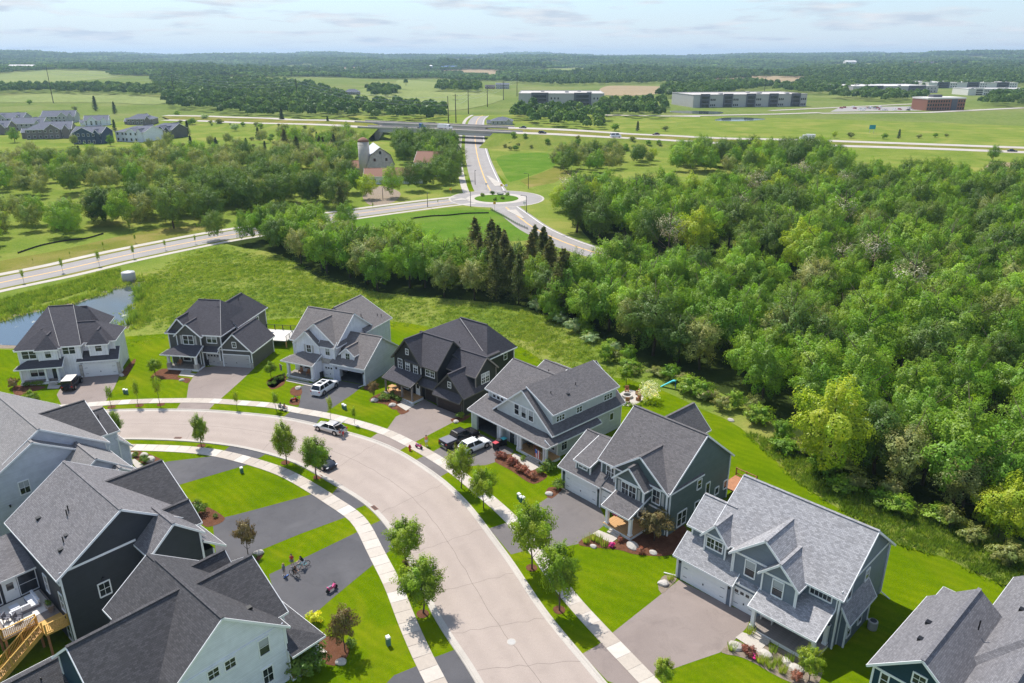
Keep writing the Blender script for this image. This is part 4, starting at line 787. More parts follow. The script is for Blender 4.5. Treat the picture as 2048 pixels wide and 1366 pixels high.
# ---- navy house in the corner
h = House('house', 'navy-blue house with grey cross-gabled roof cut by the picture corner', (27.75, 45.87), -48, 'sid_navy', 'roof_navy')
h.wing(.4, 6.8, .5, 11.6, 0, 5.75, 'gy', 8.4, .42); h.wing(.5, 6, 9.5, 15.6, 0, 4.6, 'gy', 6.4, .4, hip='b', nt='f'); h.wing(4.75, 16, 4.6, 19.8, 0, 6, 'gy', 10.6, .42, hip='f'); h.wing(5.2, 12.6, 1.3, 9, 0, 5.7, 'gy', 8.9, .4)
h.win('f', 3.6, 6.3, .85, .85, .5, 2, 2, blind=0); h.win('f', 1.3, 4.6, .5, 1.2, .5, 1, 2, blind=0); h.win('f', 3.6, 4.2, 1.9, 1.3, .5, 2, 2, cols=2, blind=0); h.band([(.4, .47, 5.35), (6.8, .47, 5.35)], .2); h.boxvent(1.9, 6.4, 7.1); h.boxvent(2.3, 3.6, 7.4); h.boxvent(6.6, 13, 7.6); h.vent(5.0, 7.8, 8.0, .5)
H8 = h
# ---- charcoal house on the near side, with the timber deck
h = House('house', 'charcoal-black house with grey roof and golden timber stairs down from its deck', (-41.4, 55.74), -41, 'sid_char', 'roof_lt', z=0); h.rev = True
h.wing(-13.2, -.2, .5, 12.6, -2.8, 5.9, 'gx', 10, .42); h.wing(-1, 2.75, 7.5, 12.4, -2.5, 5.8, 'gx', 7.95, .34, nt='l'); h.wing(-13.0, -3.7, 8, 14.0, 0, 5.9, 'gy', 8.7, .38, roof='roof_char'); h.wing(-3.0, .9, 9.5, 13.1, 0, 5.7, 'gy', 7.25, .34, roof='roof_char'); h.roof(-2.5, 2.6, 12.5, 14.3, 3.1, 'sb', 4.5, .4); h.wing(-2.4, 2.4, 12.4, 13.6, 0, 3.0, 'none')
h.band([(-.17, .5, 6.0), (-.17, 7.4, 6.0)], .22); h.win('r', 3.85, 2.35, .95, 1.35, -.2, 2, 2, blind=0); h.win('r', 8.3, 3.6, .5, 1.5, 2.75, 1, 2, blind=0); h.win('b', .0, 2.2, 1, 1.2, 14.0, 1, 2)
h.win('f', -5.3, 2.3, .8, 1.8, .5, 2, 2, blind=0); h.win('f', -1.4, 2.2, .8, 1.8, .5, 2, 2, blind=0); h.win('f', -1.0, 5.1, .8, 1.0, .5, 2, 1, blind=0); h.win('f', -1.5, -1.3, .9, 1.8, .5, 1, 2, blind=0); h.spout([(2.85, 12.3, 5.6), (2.85, 12.3, .3)])
h.vent(-6.3, 4.0, 8.35, .6); h.vent(-5.9, 3.7, 8.2, .6); h.boxvent(-9.3, 2.1, 7.1); h.vent(-3.2, 2.2, 7.1, .6); h.boxvent(-3.6, 2.7, 7.4); h.boxvent(-2.6, 1.7, 6.8); h.lamp('r', 3.9, 3.5, -.2)
h.wing(-13, -8.1, -6.5, .5, -2.8, 3.0, 'sr', 4.6, .35, wall='sid_char', roof='roof_lt', corners=False)
for y in (-5.4, -3.6, -.4): h.win('r', y, 1.6, 1.5, 2.2, -8.1, 1, 2, blind=0, tw=.08)
h.door('r', -1.9, -8.1, .35, 1.0, 2.2, 'white')
dk = MB().box(-8.05, -2.85, -4.4, .45, .05, .22).build('deck', 'wood', h.r); n = 17; me = MB().box(0, 5.2, 0, 4.85/n-.015, 0, .04).mesh('plank', 'wood_grey')
for i in range(n): link('plank', me, dk, (-8.05, -4.4+4.85/n*i, .22))
def rail(root, a, b, za, zb_, mat='wood_gold', gap=.14, hgt_=1.0):
    a, b = Vector((*a, za)), Vector((*b, zb_)); L = (b-a).length; U = Vector((0, 0, 1))
    MB().bar(a+U*hgt_, b+U*hgt_, .14, .05).build('rail', mat, root); MB().bar(a+U*.1, b+U*.1, .06, .09).build('rail', mat, root)
    for t in np.linspace(0, 1, max(2, int(L/1.7)+1)): p = a.lerp(b, t); MB().box(-.06, .06, -.06, .06, 0, hgt_+.06).build('post', mat, root, loc=p)
    k = ('bal', mat, hgt_)
    if k not in WCACHE: WCACHE[k] = MB().box(-.022, .022, -.022, .022, .1, hgt_).mesh('baluster', mat)
    for i in range(int(L/gap)): link('baluster', WCACHE[k], root, a.lerp(b, (i+.5)/int(L/gap)))
rail(dk, (-8.05, -4.35), (-2.9, -4.35), .26, .26); rail(dk, (-2.9, -4.35), (-2.9, -1.6), .26, .26)
for x, y in ((-7.9, -4.2), (-5.4, -4.2), (-3.0, -4.2), (-3.0, -1.5), (-.9, -1.4)): MB().box(x-.09, x+.09, y-.09, y+.09, -2.8, .1).build('post', 'wood_red', dk)
MB().box(-2.85, -.6, -1.6, .45, .05, .24).build('landing', 'wood_gold', dk); rail(dk, (-.65, -1.55), (-.65, .4), .26, .26); 
for i in range(15): MB().box(-2.55, -1.35, -1.6-.29*(i+1), -1.6-.29*i, .26-.2*(i+1)-.05, .26-.2*(i+1)).build('tread', 'wood', dk)
for x in (-2.6, -1.3): MB().bar((x, -1.6, .05), (x, -1.6-.29*15, .05-.2*15), .06, .3).build('stringer', 'wood_gold', dk); rail(dk, (x, -1.6), (x, -1.6-.29*15), .2, .2-.2*15)
L2H = h
# ---- white house at the bottom
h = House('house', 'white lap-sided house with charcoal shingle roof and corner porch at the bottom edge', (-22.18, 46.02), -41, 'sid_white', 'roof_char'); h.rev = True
h.wing(-10.3, -.2, -5, 5, -2.6, 5.9, 'gx', 10, .4, nt='l'); h.wing(-10.7, -1.3, -8.5, 0, -2.7, 5.85, 'gy', 9.65, .42, wall='sid_navy', nt='b'); h.wing(-11, -1.7, 0, 5.9, 0, 5.9, 'gy', 9.05, .36, roof='roof_char'); h.wing(-13.2, -8.2, -3.6, 4.4, -2, 5.9, 'gx', 8.9, .4, nt='r'); h.wing(-12.4, -8.6, 2, 5.5, 0, 5.8, 'gy', 7.8, .34)
h.wing(-14.5, -9.3, -13, -7.6, -2.7, 2.9, 'gy', 4.6, .35, wall='sid_navy', nt='b'); h.roof(-6.3, .35, 5, 8.0, 3.05, 'sb', 4.5, .35, hip='r', rake=.3)
h.win('r', 3.1, 4.9, .85, 1.5, -.2, 1, 2); h.win('r', .15, 5.25, .85, .85, -.2, 2, 2, blind=0); h.win('r', -1.25, 5.3, .85, .85, -.2, 2, 2, blind=0); h.win('r', 3.1, 1.9, .85, 1.5, -.2, 2, 2, blind=0); h.win('r', -3.0, 3.4, .85, 1.3, -.2, 1, 2, blind=0)
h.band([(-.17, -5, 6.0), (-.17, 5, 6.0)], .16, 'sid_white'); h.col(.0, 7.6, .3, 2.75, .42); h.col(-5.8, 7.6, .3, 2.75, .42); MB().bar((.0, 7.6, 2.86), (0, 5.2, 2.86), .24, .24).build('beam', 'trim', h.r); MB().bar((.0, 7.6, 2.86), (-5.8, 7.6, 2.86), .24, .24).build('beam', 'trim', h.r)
po = MB().box(-6.2, .2, 5.0, 8.0, 0, .27).build('porch_base', 'trim', h.r); me = MB().box(0, 6.4, 0, .27, 0, .03).mesh('plank', 'wood')
for i in range(10): link('plank', me, po, (-6.2, 5.02+.295*i, .27))
h.spout([(-.1, 5.1, 5.6), (-.1, 5.1, 3.9)]); h.spout([(.1, 5.0, 3.2), (.1, 5.0, .2)]); h.vent(-9.2, -.9, 8.6, .55); h.vent(-8.8, -1.1, 8.5, .55); h.boxvent(-2.4, 3.4, 7.35); h.vent(-11, -10, 3.9, .5)
L3H = h
# ---- pale house at the left edge
h = House('house', 'pale blue-grey house with light grey roof at the left edge of the picture', (-54.69, 77.05), -41, 'sid_pale', 'roof_pale'); h.rev = True
h.wing(-15, .5, -6.6, 6.6, -2.7, 5.9, 'gx', 10.2, .4); h.wing(-1.5, 1.5, -6.6, 4.2, -2.7, 6.0, 'gx', 9.3, .38, nt='l'); h.wing(-12.3, -1.7, 1.5, 7.3, 0, 5.9, 'gy', 8.65, .36, roof='roof_char'); h.wing(-9.6, -1.9, 6.5, 8.9, 0, 5.7, 'gy', 7.4, .34, roof='roof_char'); h.wing(-9.8, -2.2, 8.6, 10.1, 0, 3.1, 'sb', 4.6, .4)
h.wing(1, 6.3, .2, 6.6, -1.5, 4.6, 'gx', 7.0, .36, nt='l'); h.wing(5.2, 7.4, 3.5, 7.2, 0, 4.0, 'gx', 5.4, .3, nt='l'); h.win('r', -2.9, 4.2, .95, 1.5, 1.5, 2, 2, blind=.5); h.vent(-4.4, 8.0, 6.8, .6); h.win('b', -4, 4.6, 1, 1.3, 8.9, 1, 2); h.spout([(1.0, 6.9, 5.3), (1.0, 6.6, 4.6), (1.0, 6.6, .3)]); h.spout([(7.5, 7.2, 3.7), (7.5, 7.2, .3)]); h.boxvent(-9, -3, 8.1); h.lamp('r', -4.7, 2.6, 1.5)
L1H = h
# ================================================================== trees
leafmat('leaf_oak', (.046, .080, .013), (.060, .098, .017), (.080, .118, .021)); leafmat('leaf_maple', (.078, .140, .013), (.100, .165, .016), (.130, .19, .020)); leafmat('leaf_lime', (.135, .19, .012), (.165, .215, .014), (.19, .23, .018))
leafmat('leaf_olive', (.10, .125, .032), (.125, .145, .042), (.155, .165, .058)); leafmat('leaf_pine', (.058, .082, .026), (.072, .092, .03), (.098, .10, .036), .35); leafmat('leaf_street', (.092, .145, .008), (.115, .165, .010), (.145, .185, .012)); leafmat('leaf_grey', (.17, .165, .10), (.20, .18, .12), (.22, .19, .14), .2)
leafmat('leaf_purple', (.075, .06, .022), (.10, .07, .028), (.12, .085, .035), .25); leafmat('leaf_red', (.13, .05, .035), (.17, .065, .045), (.20, .09, .055), .3); leafmat('leaf_shrub', (.06, .10, .014), (.08, .125, .018), (.11, .155, .024)); leafmat('leaf_cream', (.42, .40, .22), (.45, .43, .25), (.48, .45, .28)); leafmat('leaf_gold', (.42, .38, .02), (.46, .42, .03), (.5, .45, .04)); leafmat('leaf_mead', (.125, .18, .022), (.16, .20, .03), (.22, .23, .05)); leafmat('leaf_sage', (.15, .20, .10), (.18, .23, .12), (.21, .26, .15)); leafmat('leaf_spruce', (.025, .05, .025), (.035, .06, .03), (.045, .075, .035), .15); leafmat('leaf_magenta', (.40, .03, .16), (.48, .05, .2), (.5, .08, .25), .3)
def leaves_mesh(name, C, N, S, tint, mat, asp=.62):
    """C centres, N facing directions, S sizes, tint rgb: one four-cornered leaf (or leaf tuft) for each"""
    n = len(C); up = rng.normal(size=(n, 3)); T = np.cross(N, up); T /= np.linalg.norm(T, axis=1)[:, None]+1e-9; B = np.cross(N, T); B /= np.linalg.norm(B, axis=1)[:, None]+1e-9
    s = S[:, None]; fold = N*s*.18
    V = np.stack([C-T*s*.5, C-B*s*asp*.5+fold*0, C+T*s*.5+fold*.0-N*s*.12, C+B*s*asp*.5], 1).reshape(-1, 3)
    me = bpy.data.meshes.new(name); me.vertices.add(4*n); me.loops.add(4*n); me.polygons.add(n)
    me.vertices.foreach_set('co', V.ravel()); me.loops.foreach_set('vertex_index', np.arange(4*n)); me.polygons.foreach_set('loop_start', np.arange(n)*4); me.polygons.foreach_set('loop_total', np.full(n, 4))
    me.update(); a = me.attributes.new('tint', 'FLOAT_COLOR', 'FACE'); a.data.foreach_set('color', np.concatenate([tint, np.ones((n, 1))], 1).ravel())
    me.materials.append(MATS[mat]); return me
def sph(n):
    v = rng.normal(size=(n, 3)); return v/np.linalg.norm(v, axis=1)[:, None]
def broad(name, mat, h=15., r=5., base=.22, ncl=46, nl=150, ls=.42, rag=.22, flat=.9, var=.25, up=.5, dp=.5):
    """a crown of many rounded lobes round an egg-shaped volume; leaves sit in a shell on the lobes, thin in the furrows"""
    cz = h*(base+(1-base)*.5); rz = h*(1-base)*.5; K = ncl; L = sph(K*2); L = L[L[:, 2] > -.85][:K]; K = len(L)
    amp = rng.uniform(.55, 1.15, K); sg = rng.uniform(.17, .33, K); lt = np.exp(rng.normal(0, var*.5, K)); lr = rng.uniform(.9, 1.16, K)
    n = int(ncl*nl); d = sph(int(n*1.35)); d = d[d[:, 2] > -.9][:n]; n = len(d)
    ang = np.arccos(np.clip(d @ L.T, -1, 1)); g = amp*np.exp(-(ang/sg)**2); b = g.argmax(1); gm = g.max(1)
    f = dp+(1.06-dp)*gm; keep = rng.random(n) < np.clip(.25+1.1*gm, 0, 1); d, b, gm, f = d[keep], b[keep], gm[keep], f[keep]; n = len(d)
    sh = 1-.22*np.clip(d[:, 2], 0, 1)**2-.25*np.clip(-d[:, 2], 0, 1); rad = f*(1+rag*.30*rng.normal(size=n))*np.where(rng.random(n) < .2, rng.uniform(.6, .95, n), 1)
    C = d*rad[:, None]*np.stack([r*sh, r*sh, np.full(n, rz*flat)], 1)+np.array([0, 0, cz])
    N = d-.75*L[b]*np.cos(np.minimum(ang[keep].min(1)*2, 1.2))[:, None]*0+.9*(d-L[b])*2.2+np.array([0, 0, up*.8])+rng.normal(size=(n, 3))*.26; N /= np.linalg.norm(N, axis=1)[:, None]
    t = (lt[b]*rng.uniform(1-var*.6, 1+var*.6, n))[:, None]*np.ones((1, 3)); t[:, 0] *= lr[b]
    return leaves_mesh(name, C, N, ls*rng.uniform(.65, 1.35, n), t, mat)
def conif(name, mat, h=14., r=2.6, base=.2, nb=70, nl=46, ls=.5, thin=.5):
    Cs, Ns, Ss, Ts = [], [], [], []
    for i in range(nb):
        t = (i/nb)**.9; z = h*(base+(1-base)*t); L = r*((1-t)**.75 if thin > .55 else (1-t**2.0))*rng.uniform(.5, 1.1)+.3; a = i*2.4+rng.uniform(-.5, .5); d = np.array([math.cos(a), math.sin(a), rng.uniform(-.12, .3)]); s = rng.uniform(.12, 1, nl)[:, None]
        Cs.append(np.array([0, 0, z])+d*L*s+rng.normal(size=(nl, 3))*L*.13); n = rng.normal(size=(nl, 3))*.6+np.array([0, 0, .8]); Ns.append(n); Ss.append(ls*rng.uniform(.5, 1.2, nl)); Ts.append(np.full((nl, 3), rng.uniform(.65, 1.4))*rng.uniform(.8, 1.2, (nl, 1))*np.array([[1+.25*rng.random(), 1, 1]]))
    N = np.concatenate(Ns); N /= np.linalg.norm(N, axis=1)[:, None]; return leaves_mesh(name, np.concatenate(Cs), N, np.concatenate(Ss), np.concatenate(Ts), mat, thin)
def trunk_mesh(h, r0, limbs=6, spread=.35, top=.8, mat='bark', seed=0, name='trunk'):
    rs = random.Random(seed); mb = MB(); p = [(0, 0, -.3)]; n = 5
    for i in range(1, n+1): p.append((rs.uniform(-.02, .02)*h, rs.uniform(-.02, .02)*h, h*top*i/n))
    mb.tube(p, [r0*(1-.8*i/n) for i in range(n+1)], 7)
    for k in range(limbs):
        i = 1+k % (n-1); q = Vector(p[i]); a = k*2.4+rs.random(); L = h*spread*rs.uniform(.6, 1); e = q+Vector((math.cos(a)*L, math.sin(a)*L, L*rs.uniform(.5, 1.1))); m = q.lerp(e, .5)+Vector((0, 0, -.08*L)); mb.tube([q, m, e], [r0*.42*(1-.12*i), r0*.27, r0*.08], 5)
    return mb.mesh(name, mat, True)
KINDS = {}
def kind(k, crown, trunk, cat='tree'): KINDS[k] = (crown, trunk, cat)
for i in range(3): kind('oak%d' % i, broad('crown', 'leaf_oak', 13.2, 5.4, .05, 74, 190, .31, .14), trunk_mesh(15, .30, 7, seed=i))
for i in range(3): kind('maple%d' % i, broad('crown', 'leaf_maple', 13, 4.9, .04, 66, 190, .31, .14, var=.3), trunk_mesh(14.5, .26, 6, seed=9+i))
for i in range(2): kind('lime%d' % i, broad('crown', 'leaf_lime', 12.5, 4.8, .04, 66, 190, .31, .14), trunk_mesh(12, .25, 6, seed=19+i))
for i in range(3): kind('olive%d' % i, broad('crown', 'leaf_olive', 12.2, 4.4, .03, 60, 180, .30, .26, var=.34), trunk_mesh(13, .24, 8, seed=29+i))
kind('dead', broad('crown', 'leaf_grey', 13, 4.0, .2, 34, 45, .34, .3), trunk_mesh(13.5, .22, 16, .38, .95, seed=41))
for i in range(3): kind('pine%d' % i, conif('crown', 'leaf_pine', 14.5, 3.3, .10, 96, 80, .46), trunk_mesh(15.5, .22, 3, .1, .97, seed=51+i))
for i in range(2): kind('spruce%d' % i, conif('crown', 'leaf_spruce', 10, 2.4, .04, 80, 50, .45, .6), trunk_mesh(10, .2, 0, seed=55+i))
for i in range(3): kind('young%d' % i, broad('crown', 'leaf_street', 6.2, 2.05, .22, 46, 320, .165, .30, 1, var=.34, dp=.52), trunk_mesh(6.2, .085, 5, .18, .8, seed=61+i))
for i in range(2): kind('cone%d' % i, broad('crown', 'leaf_street', 6.6, 1.7, .20, 46, 300, .16, .30, 1.05, var=.34, dp=.52), trunk_mesh(6.6, .085, 5, .15, .85, seed=65+i))
for i in range(2): kind('sapling%d' % i, broad('crown', 'leaf_street', 4.6, .85, .28, 26, 110, .14, .34, 1.05, dp=.45), trunk_mesh(4.6, .05, 4, .12, .85, seed=71+i))
kind('plum', broad('crown', 'leaf_purple', 4.2, 1.9, .2, 40, 130, .19), trunk_mesh(4.2, .08, 6, .25, .7, seed=75))
for i, (m, hh, r) in enumerate((('leaf_shrub', 1.5, .95), ('leaf_red', 1.5, .95), ('leaf_gold', 1.3, .9), ('leaf_cream', 3.6, 2.3), ('leaf_purple', 1.6, 1.0), ('leaf_magenta', .8, .5), ('leaf_sage', 2.2, 1.6))): kind('bush_'+m, broad('foliage', m, hh, r, .0, 24, 75, .16*(1 if hh < 2 else 1.5), .2, 1, var=.25), trunk_mesh(hh*.7, .04, 4, .3, .8, seed=80+i, name='stem'))
kind('thicket0', broad('foliage', 'leaf_maple', 4.2, 2.6, 0, 34, 110, .34, .3), trunk_mesh(3, .07, 6, .4, .8, seed=91, name='stem')); kind('thicket1', broad('foliage', 'leaf_olive', 3.4, 2.4, 0, 30, 110, .32, .3), trunk_mesh(2.6, .07, 6, .4, .8, seed=92, name='stem')); kind('thicket2', broad('foliage', 'leaf_sage', 3.4, 2.2, 0, 30, 110, .3, .3), trunk_mesh(2.6, .07, 6, .4, .8, seed=93, name='stem'))
def sprig(name, mat, h, r, n, w):                                   # upright blades: reeds, ornamental grass
    a = rng.uniform(0, 6.28, n); q = rng.uniform(0, 1, n)**.5; C = np.stack([np.cos(a)*q*r, np.sin(a)*q*r, np.full(n, 0)], 1); V = []; 
    tip = C*1.9+np.stack([np.zeros(n), np.zeros(n), h*rng.uniform(.6, 1, n)], 1); sd = np.stack([-np.sin(a+1), np.cos(a+1), np.zeros(n)], 1)*w
    me = bpy.data.meshes.new(name); V = np.stack([C-sd, C+sd, tip], 1).reshape(-1, 3); me.from_pydata(V.tolist(), [], np.arange(3*n).reshape(-1, 3).tolist())
    at = me.attributes.new('tint', 'FLOAT_COLOR', 'FACE'); t = rng.uniform(.7, 1.3, n); at.data.foreach_set('color', np.stack([t, t, t, np.ones(n)], 1).ravel()); me.materials.append(MATS[mat]); return me
kind('reed', sprig('foliage', 'leaf_shrub', 1.9, .5, 90, .04), None); kind('grassy', sprig('foliage', 'leaf_mead', .9, .25, 60, .03), None)
def plant(k, px, label, cat='tree', s=1.0, name=None, group=None, xy=None, sz=None, rz=None, part=None):
    cr_, tr_, _ = KINDS[k]; x, y = xy or G(*px); z = hgt(x, y); rz = random.uniform(0, 6.28) if rz is None else rz
    o = thing(name or cat.replace(' ', '_'), label, cat, (x, y, z), rz, group); o.scale = (s, s, (sz or s))
    link(part or ('crown' if cat == 'tree' else 'foliage'), cr_, o)
    if tr_: link('trunk' if cat == 'tree' else 'stem', tr_, o)
    return o
ST = ('young', 'young street tree')
# ---- street and yard trees, one by one: pixel of the foot, height in pixels from foot to top
def toplen(px, hp):                                                  # metres of height seen as hp pixels above the foot
    x, y = G(*px); zc = y*CP+CAMH*SP; yc = -y*SP+CAMH*CP
    v = (px[1]-hp-PCY)/PF; return (yc-v*zc)/(CP-v*SP) if True else 0
def street(k, px, hp, label, wpx=None, cat='tree', group=None):
    H_ = {'young': 6.2, 'cone': 6.6, 'sapling': 4.6, 'plum': 4.2, 'olive': 13, 'lime': 12.5, 'maple': 14.5, 'oak': 15, 'spruce': 10, 'pine': 15.5}; W_ = {'young': 1.85, 'cone': 1.5, 'sapling': .85, 'plum': 2.1, 'olive': 4.6, 'lime': 5.4, 'maple': 5, 'oak': 5.8, 'spruce': 2.4, 'pine': 2.9}; b = k.rstrip('0123456789'); m = toplen(px, hp); sz = m/H_[b]; x, y = G(*px)
    dist = y*CP+CAMH*SP; s = (wpx/2*dist/PF)/W_[b] if wpx else sz
    return plant(k, px, label, cat, s, 'tree', group, sz=sz)
for k, px, hp, w, lb in (
    ('cone0', (573, 928), 86, 44, 'slender street tree on the grass strip left of the parked dark car'), ('cone1', (634, 957), 82, 54, 'street tree half hiding the dark car parked at the kerb'), ('young0', (812, 1132), 96, 76, 'bushy street tree above a red shrub, upper of two at the left kerb'), ('young1', (846, 1226), 106, 90, 'bushy yellow-green street tree, lower of two at the left kerb'),
    ('young2', (1064, 1138), 136, 84, 'tall dense street tree in front of the grey-green house driveway'), ('young0', (1119, 1221), 138, 80, 'tall dense street tree beside the slate-blue house lawn'), ('young1', (922, 976), 86, 54, 'street tree in front of the white car on the bungalow driveway'), ('young2', (967, 1017), 84, 54, 'street tree beside the bungalow lawn, right of the one before the white car'),
    ('cone0', (403, 893), 64, 32, 'small street tree alone on the left grass strip of the bend'), ('cone1', (236, 880), 58, 28, 'small tree rising behind the pale house roof at the bend'), ('sapling0', (223, 814), 44, 18, 'thin sapling nearest the white hip-roofed house driveway'), ('sapling1', (277, 811), 54, 17, 'thin sapling with mulch ring, left of the pair before the charcoal house'), ('sapling0', (320, 810), 60, 20, 'thin sapling with mulch ring, right of the pair before the charcoal house'),
    ('sapling1', (474, 818), 38, 14, 'tiny sapling on the strip right of the charcoal house driveway'), ('sapling0', (553, 822), 40, 20, 'small sapling beside the two people sitting by the pavement'), ('sapling1', (662, 842), 52, 15, 'narrow sapling on the strip left of the silver sedan'), ('sapling0', (709, 848), 36, 13, 'thin young tree on the black house lawn by the pavement'), ('young0', (311, 752), 36, 28, 'round small tree at the charcoal house porch corner'), ('young1', (543, 756), 34, 24, 'small round tree in the white gabled house lawn'), ('plum', (748, 795), 34, 30, 'small bronze-leaved tree between the white and black houses'),
    ('cone0', (66, 814), 32, 30, 'yellow-green young tree on the lawn before the white hip-roofed house'), ('cone1', (1326, 1372), 52, 40, 'yellow-green sapling at the bottom edge beside the tan driveway'), ('plum', (496, 1108), 72, 56, 'dark leafy tree beside the charcoal house garage driveway'), ('plum', (690, 1303), 92, 76, 'dark bronze tree in the mulch bed of the white bottom house'), ('plum', (1308, 1082), 64, 88, 'wide bronze-purple tree beside the grey-green house porch'), ('young2', (1252, 770), 40, 28, 'small round tree by the fire pit patio'),
    ('young0', (1618, 1362), 66, 52, 'round light-green shrub tree in the gravel bed of the slate-blue house')):
    street(k, px, hp, lb, w)
# ---- shrubs, boulders, perennials
BG = 'garden shrubs'
def bush(m, px, s, label, group=None): return plant('bush_'+m, px, label, 'shrub', s, 'shrub', group)
for i, p in enumerate(((1245, 500), (1300, 510), (1375, 570), (1420, 580), (1450, 640), (1510, 660), (1560, 690), (1610, 720))): bush('leaf_red', ck(*p), .68+.1*(i % 3), 'coppery red shrub in the bungalow front hedge row', 'red shrubs along the bungalow front')
for p, m, s, lb in (((1690, 670), 'leaf_shrub', .8, 'bright green shrub ending the red hedge row'), ((1780, 640), 'leaf_shrub', 1.2, 'dark shrub at the bungalow corner'), ((1870, 830), 'leaf_shrub', 1.0, 'round dark boxwood beside the grey-green house garage'), ((1500, 530), 'leaf_shrub', .5, 'small round shrub below the bungalow porch')): bush(m, ck(*p), s, lb)
for i, p in enumerate(((1050, 850), (1075, 880), (1040, 880), (1130, 870), (1160, 890), (1110, 860))): bush('leaf_shrub', c2(*p), .62+.1*(i % 3), 'green shrub in the bed before the black house porch', 'shrubs before the black house porch')
for i, p in enumerate(((215, 770), (250, 765), (262, 738), (290, 725), (320, 708), (305, 735))): bush('leaf_shrub', c2(*p), .45+.08*(i % 3), 'small round shrub in the bed before the white gabled house', 'shrubs before the white gabled house')
bush('leaf_purple', c1(105, 790), 1.25, 'dark purple shrub at the left end of the white hip-roofed house'); bush('leaf_shrub', c1(1620, 700), .01, 'x') if 0 else None
for i in range(5): bush('leaf_shrub', c1(190+28*i, 778-3*i), .55, 'low green shrub under the hip-roofed house porch', 'shrubs under the hip-roofed house porch')
bush('leaf_gold', (629, 1246), 1.0, 'yellow shrub at the corner of the white bottom house bed'); bush('leaf_shrub', c8(1470, 715), .7, 'small green shrub beside the dark bronze tree'); bush('leaf_shrub', c8(1250, 840), 1.8, 'large dark shrub before the bottom house porch'); bush('leaf_shrub', c8(1180, 890), 1.7, 'large dark shrub at the bottom picture edge by the porch planks'); bush('leaf_purple', (812, 1128), .42, 'low dark red shrub at the foot of the upper bushy street tree')
bush('leaf_shrub', c6(1700, 1060), 1.3, 'dark evergreen shrub at the charcoal house driveway'); bush('leaf_shrub', c6(1840, 1090), .4, 'tiny shrub in the mulch of the charcoal house bed'); bush('leaf_shrub', c6(1235, 620), .8, 'green shrub among boulders at the pale house front'); bush('leaf_shrub', c6(1160, 570), .55, 'small shrub beside the pale house boulders'); bush('leaf_shrub', c8(905, 195), .4, 'tiny shrub in the mulch under the dark leafy tree')
for i, p in enumerate(((380, 1250), (440, 1225), (480, 1245), (525, 1280))): plant('grassy', c4(*p), 'tuft of ornamental grass along the grey-green house path', 'ornamental grass', 1.3, 'ornamental_grass', 'grass tufts along the grey-green house path')
bush('leaf_magenta', c4(585, 1285), .8, 'magenta flowering shrub in the grey-green house bed'); bush('leaf_red', c4(655, 1245), .5, 'small dark red shrub below the grey-green house porch steps'); bush('leaf_red', c4(830, 1340), .6, 'orange-red flowering shrub by the bronze-purple tree')
for i, (p, m, s) in enumerate((((1370, 990), 'leaf_red', .75), ((1320, 940), 'leaf_red', .5), ((1400, 1010), 'leaf_magenta', .8), ((1760, 1195), 'leaf_red', .7))): bush(m, cdr(*p), s, ('red barberry shrub in the slate-blue house gravel bed', 'small red shrub beside the white boulder', 'crimson shrub right of the red barberry', 'red shrub at the foot of the round light-green shrub tree')[i])
for i, p in enumerate(((1370, 800), (1210, 935), (1560, 960), (1600, 1060), (1700, 1040), (1640, 1130), (1490, 1060), (1540, 1090), (1450, 1040))): plant('grassy', cdr(*p), 'green perennial clump in the slate-blue house gravel bed', 'plant', 1.2, 'perennial', 'perennials in the slate-blue house bed')
plant('grassy', cdr(685, 340), 'perennial beside the garage corner of the slate-blue house', 'plant', 1.1, 'perennial'); bush('leaf_shrub', c2(1610, 1015), .85, 'bushy green plant between the black house garage and the bungalow')
bush('leaf_cream', (1298, 802), 1.0, 'cream-blossomed round shrub behind the bungalow')
rk = []
for s in range(3):
    bm = bmesh.new(); bmesh.ops.create_icosphere(bm, subdivisions=2, radius=.5)
    for v in bm.verts: v.co *= 1+.35*mnoise.noise(v.co*1.8+Vector((s*9, 0, 0))); v.co.z *= .62
    me = bpy.data.meshes.new('boulder'); bm.to_mesh(me); bm.free(); me.materials.append(MATS['boulder']); rk.append(me)
def rock(px, s, label, group='garden boulders'):
    x, y = G(*px); o = tag(link('boulder', rk[hash(label+str(px)) % 3], None, (x, y, .12*s), random.uniform(0, 6)), label, 'boulder', group); o.scale = (s*1.2, s*.9, s)
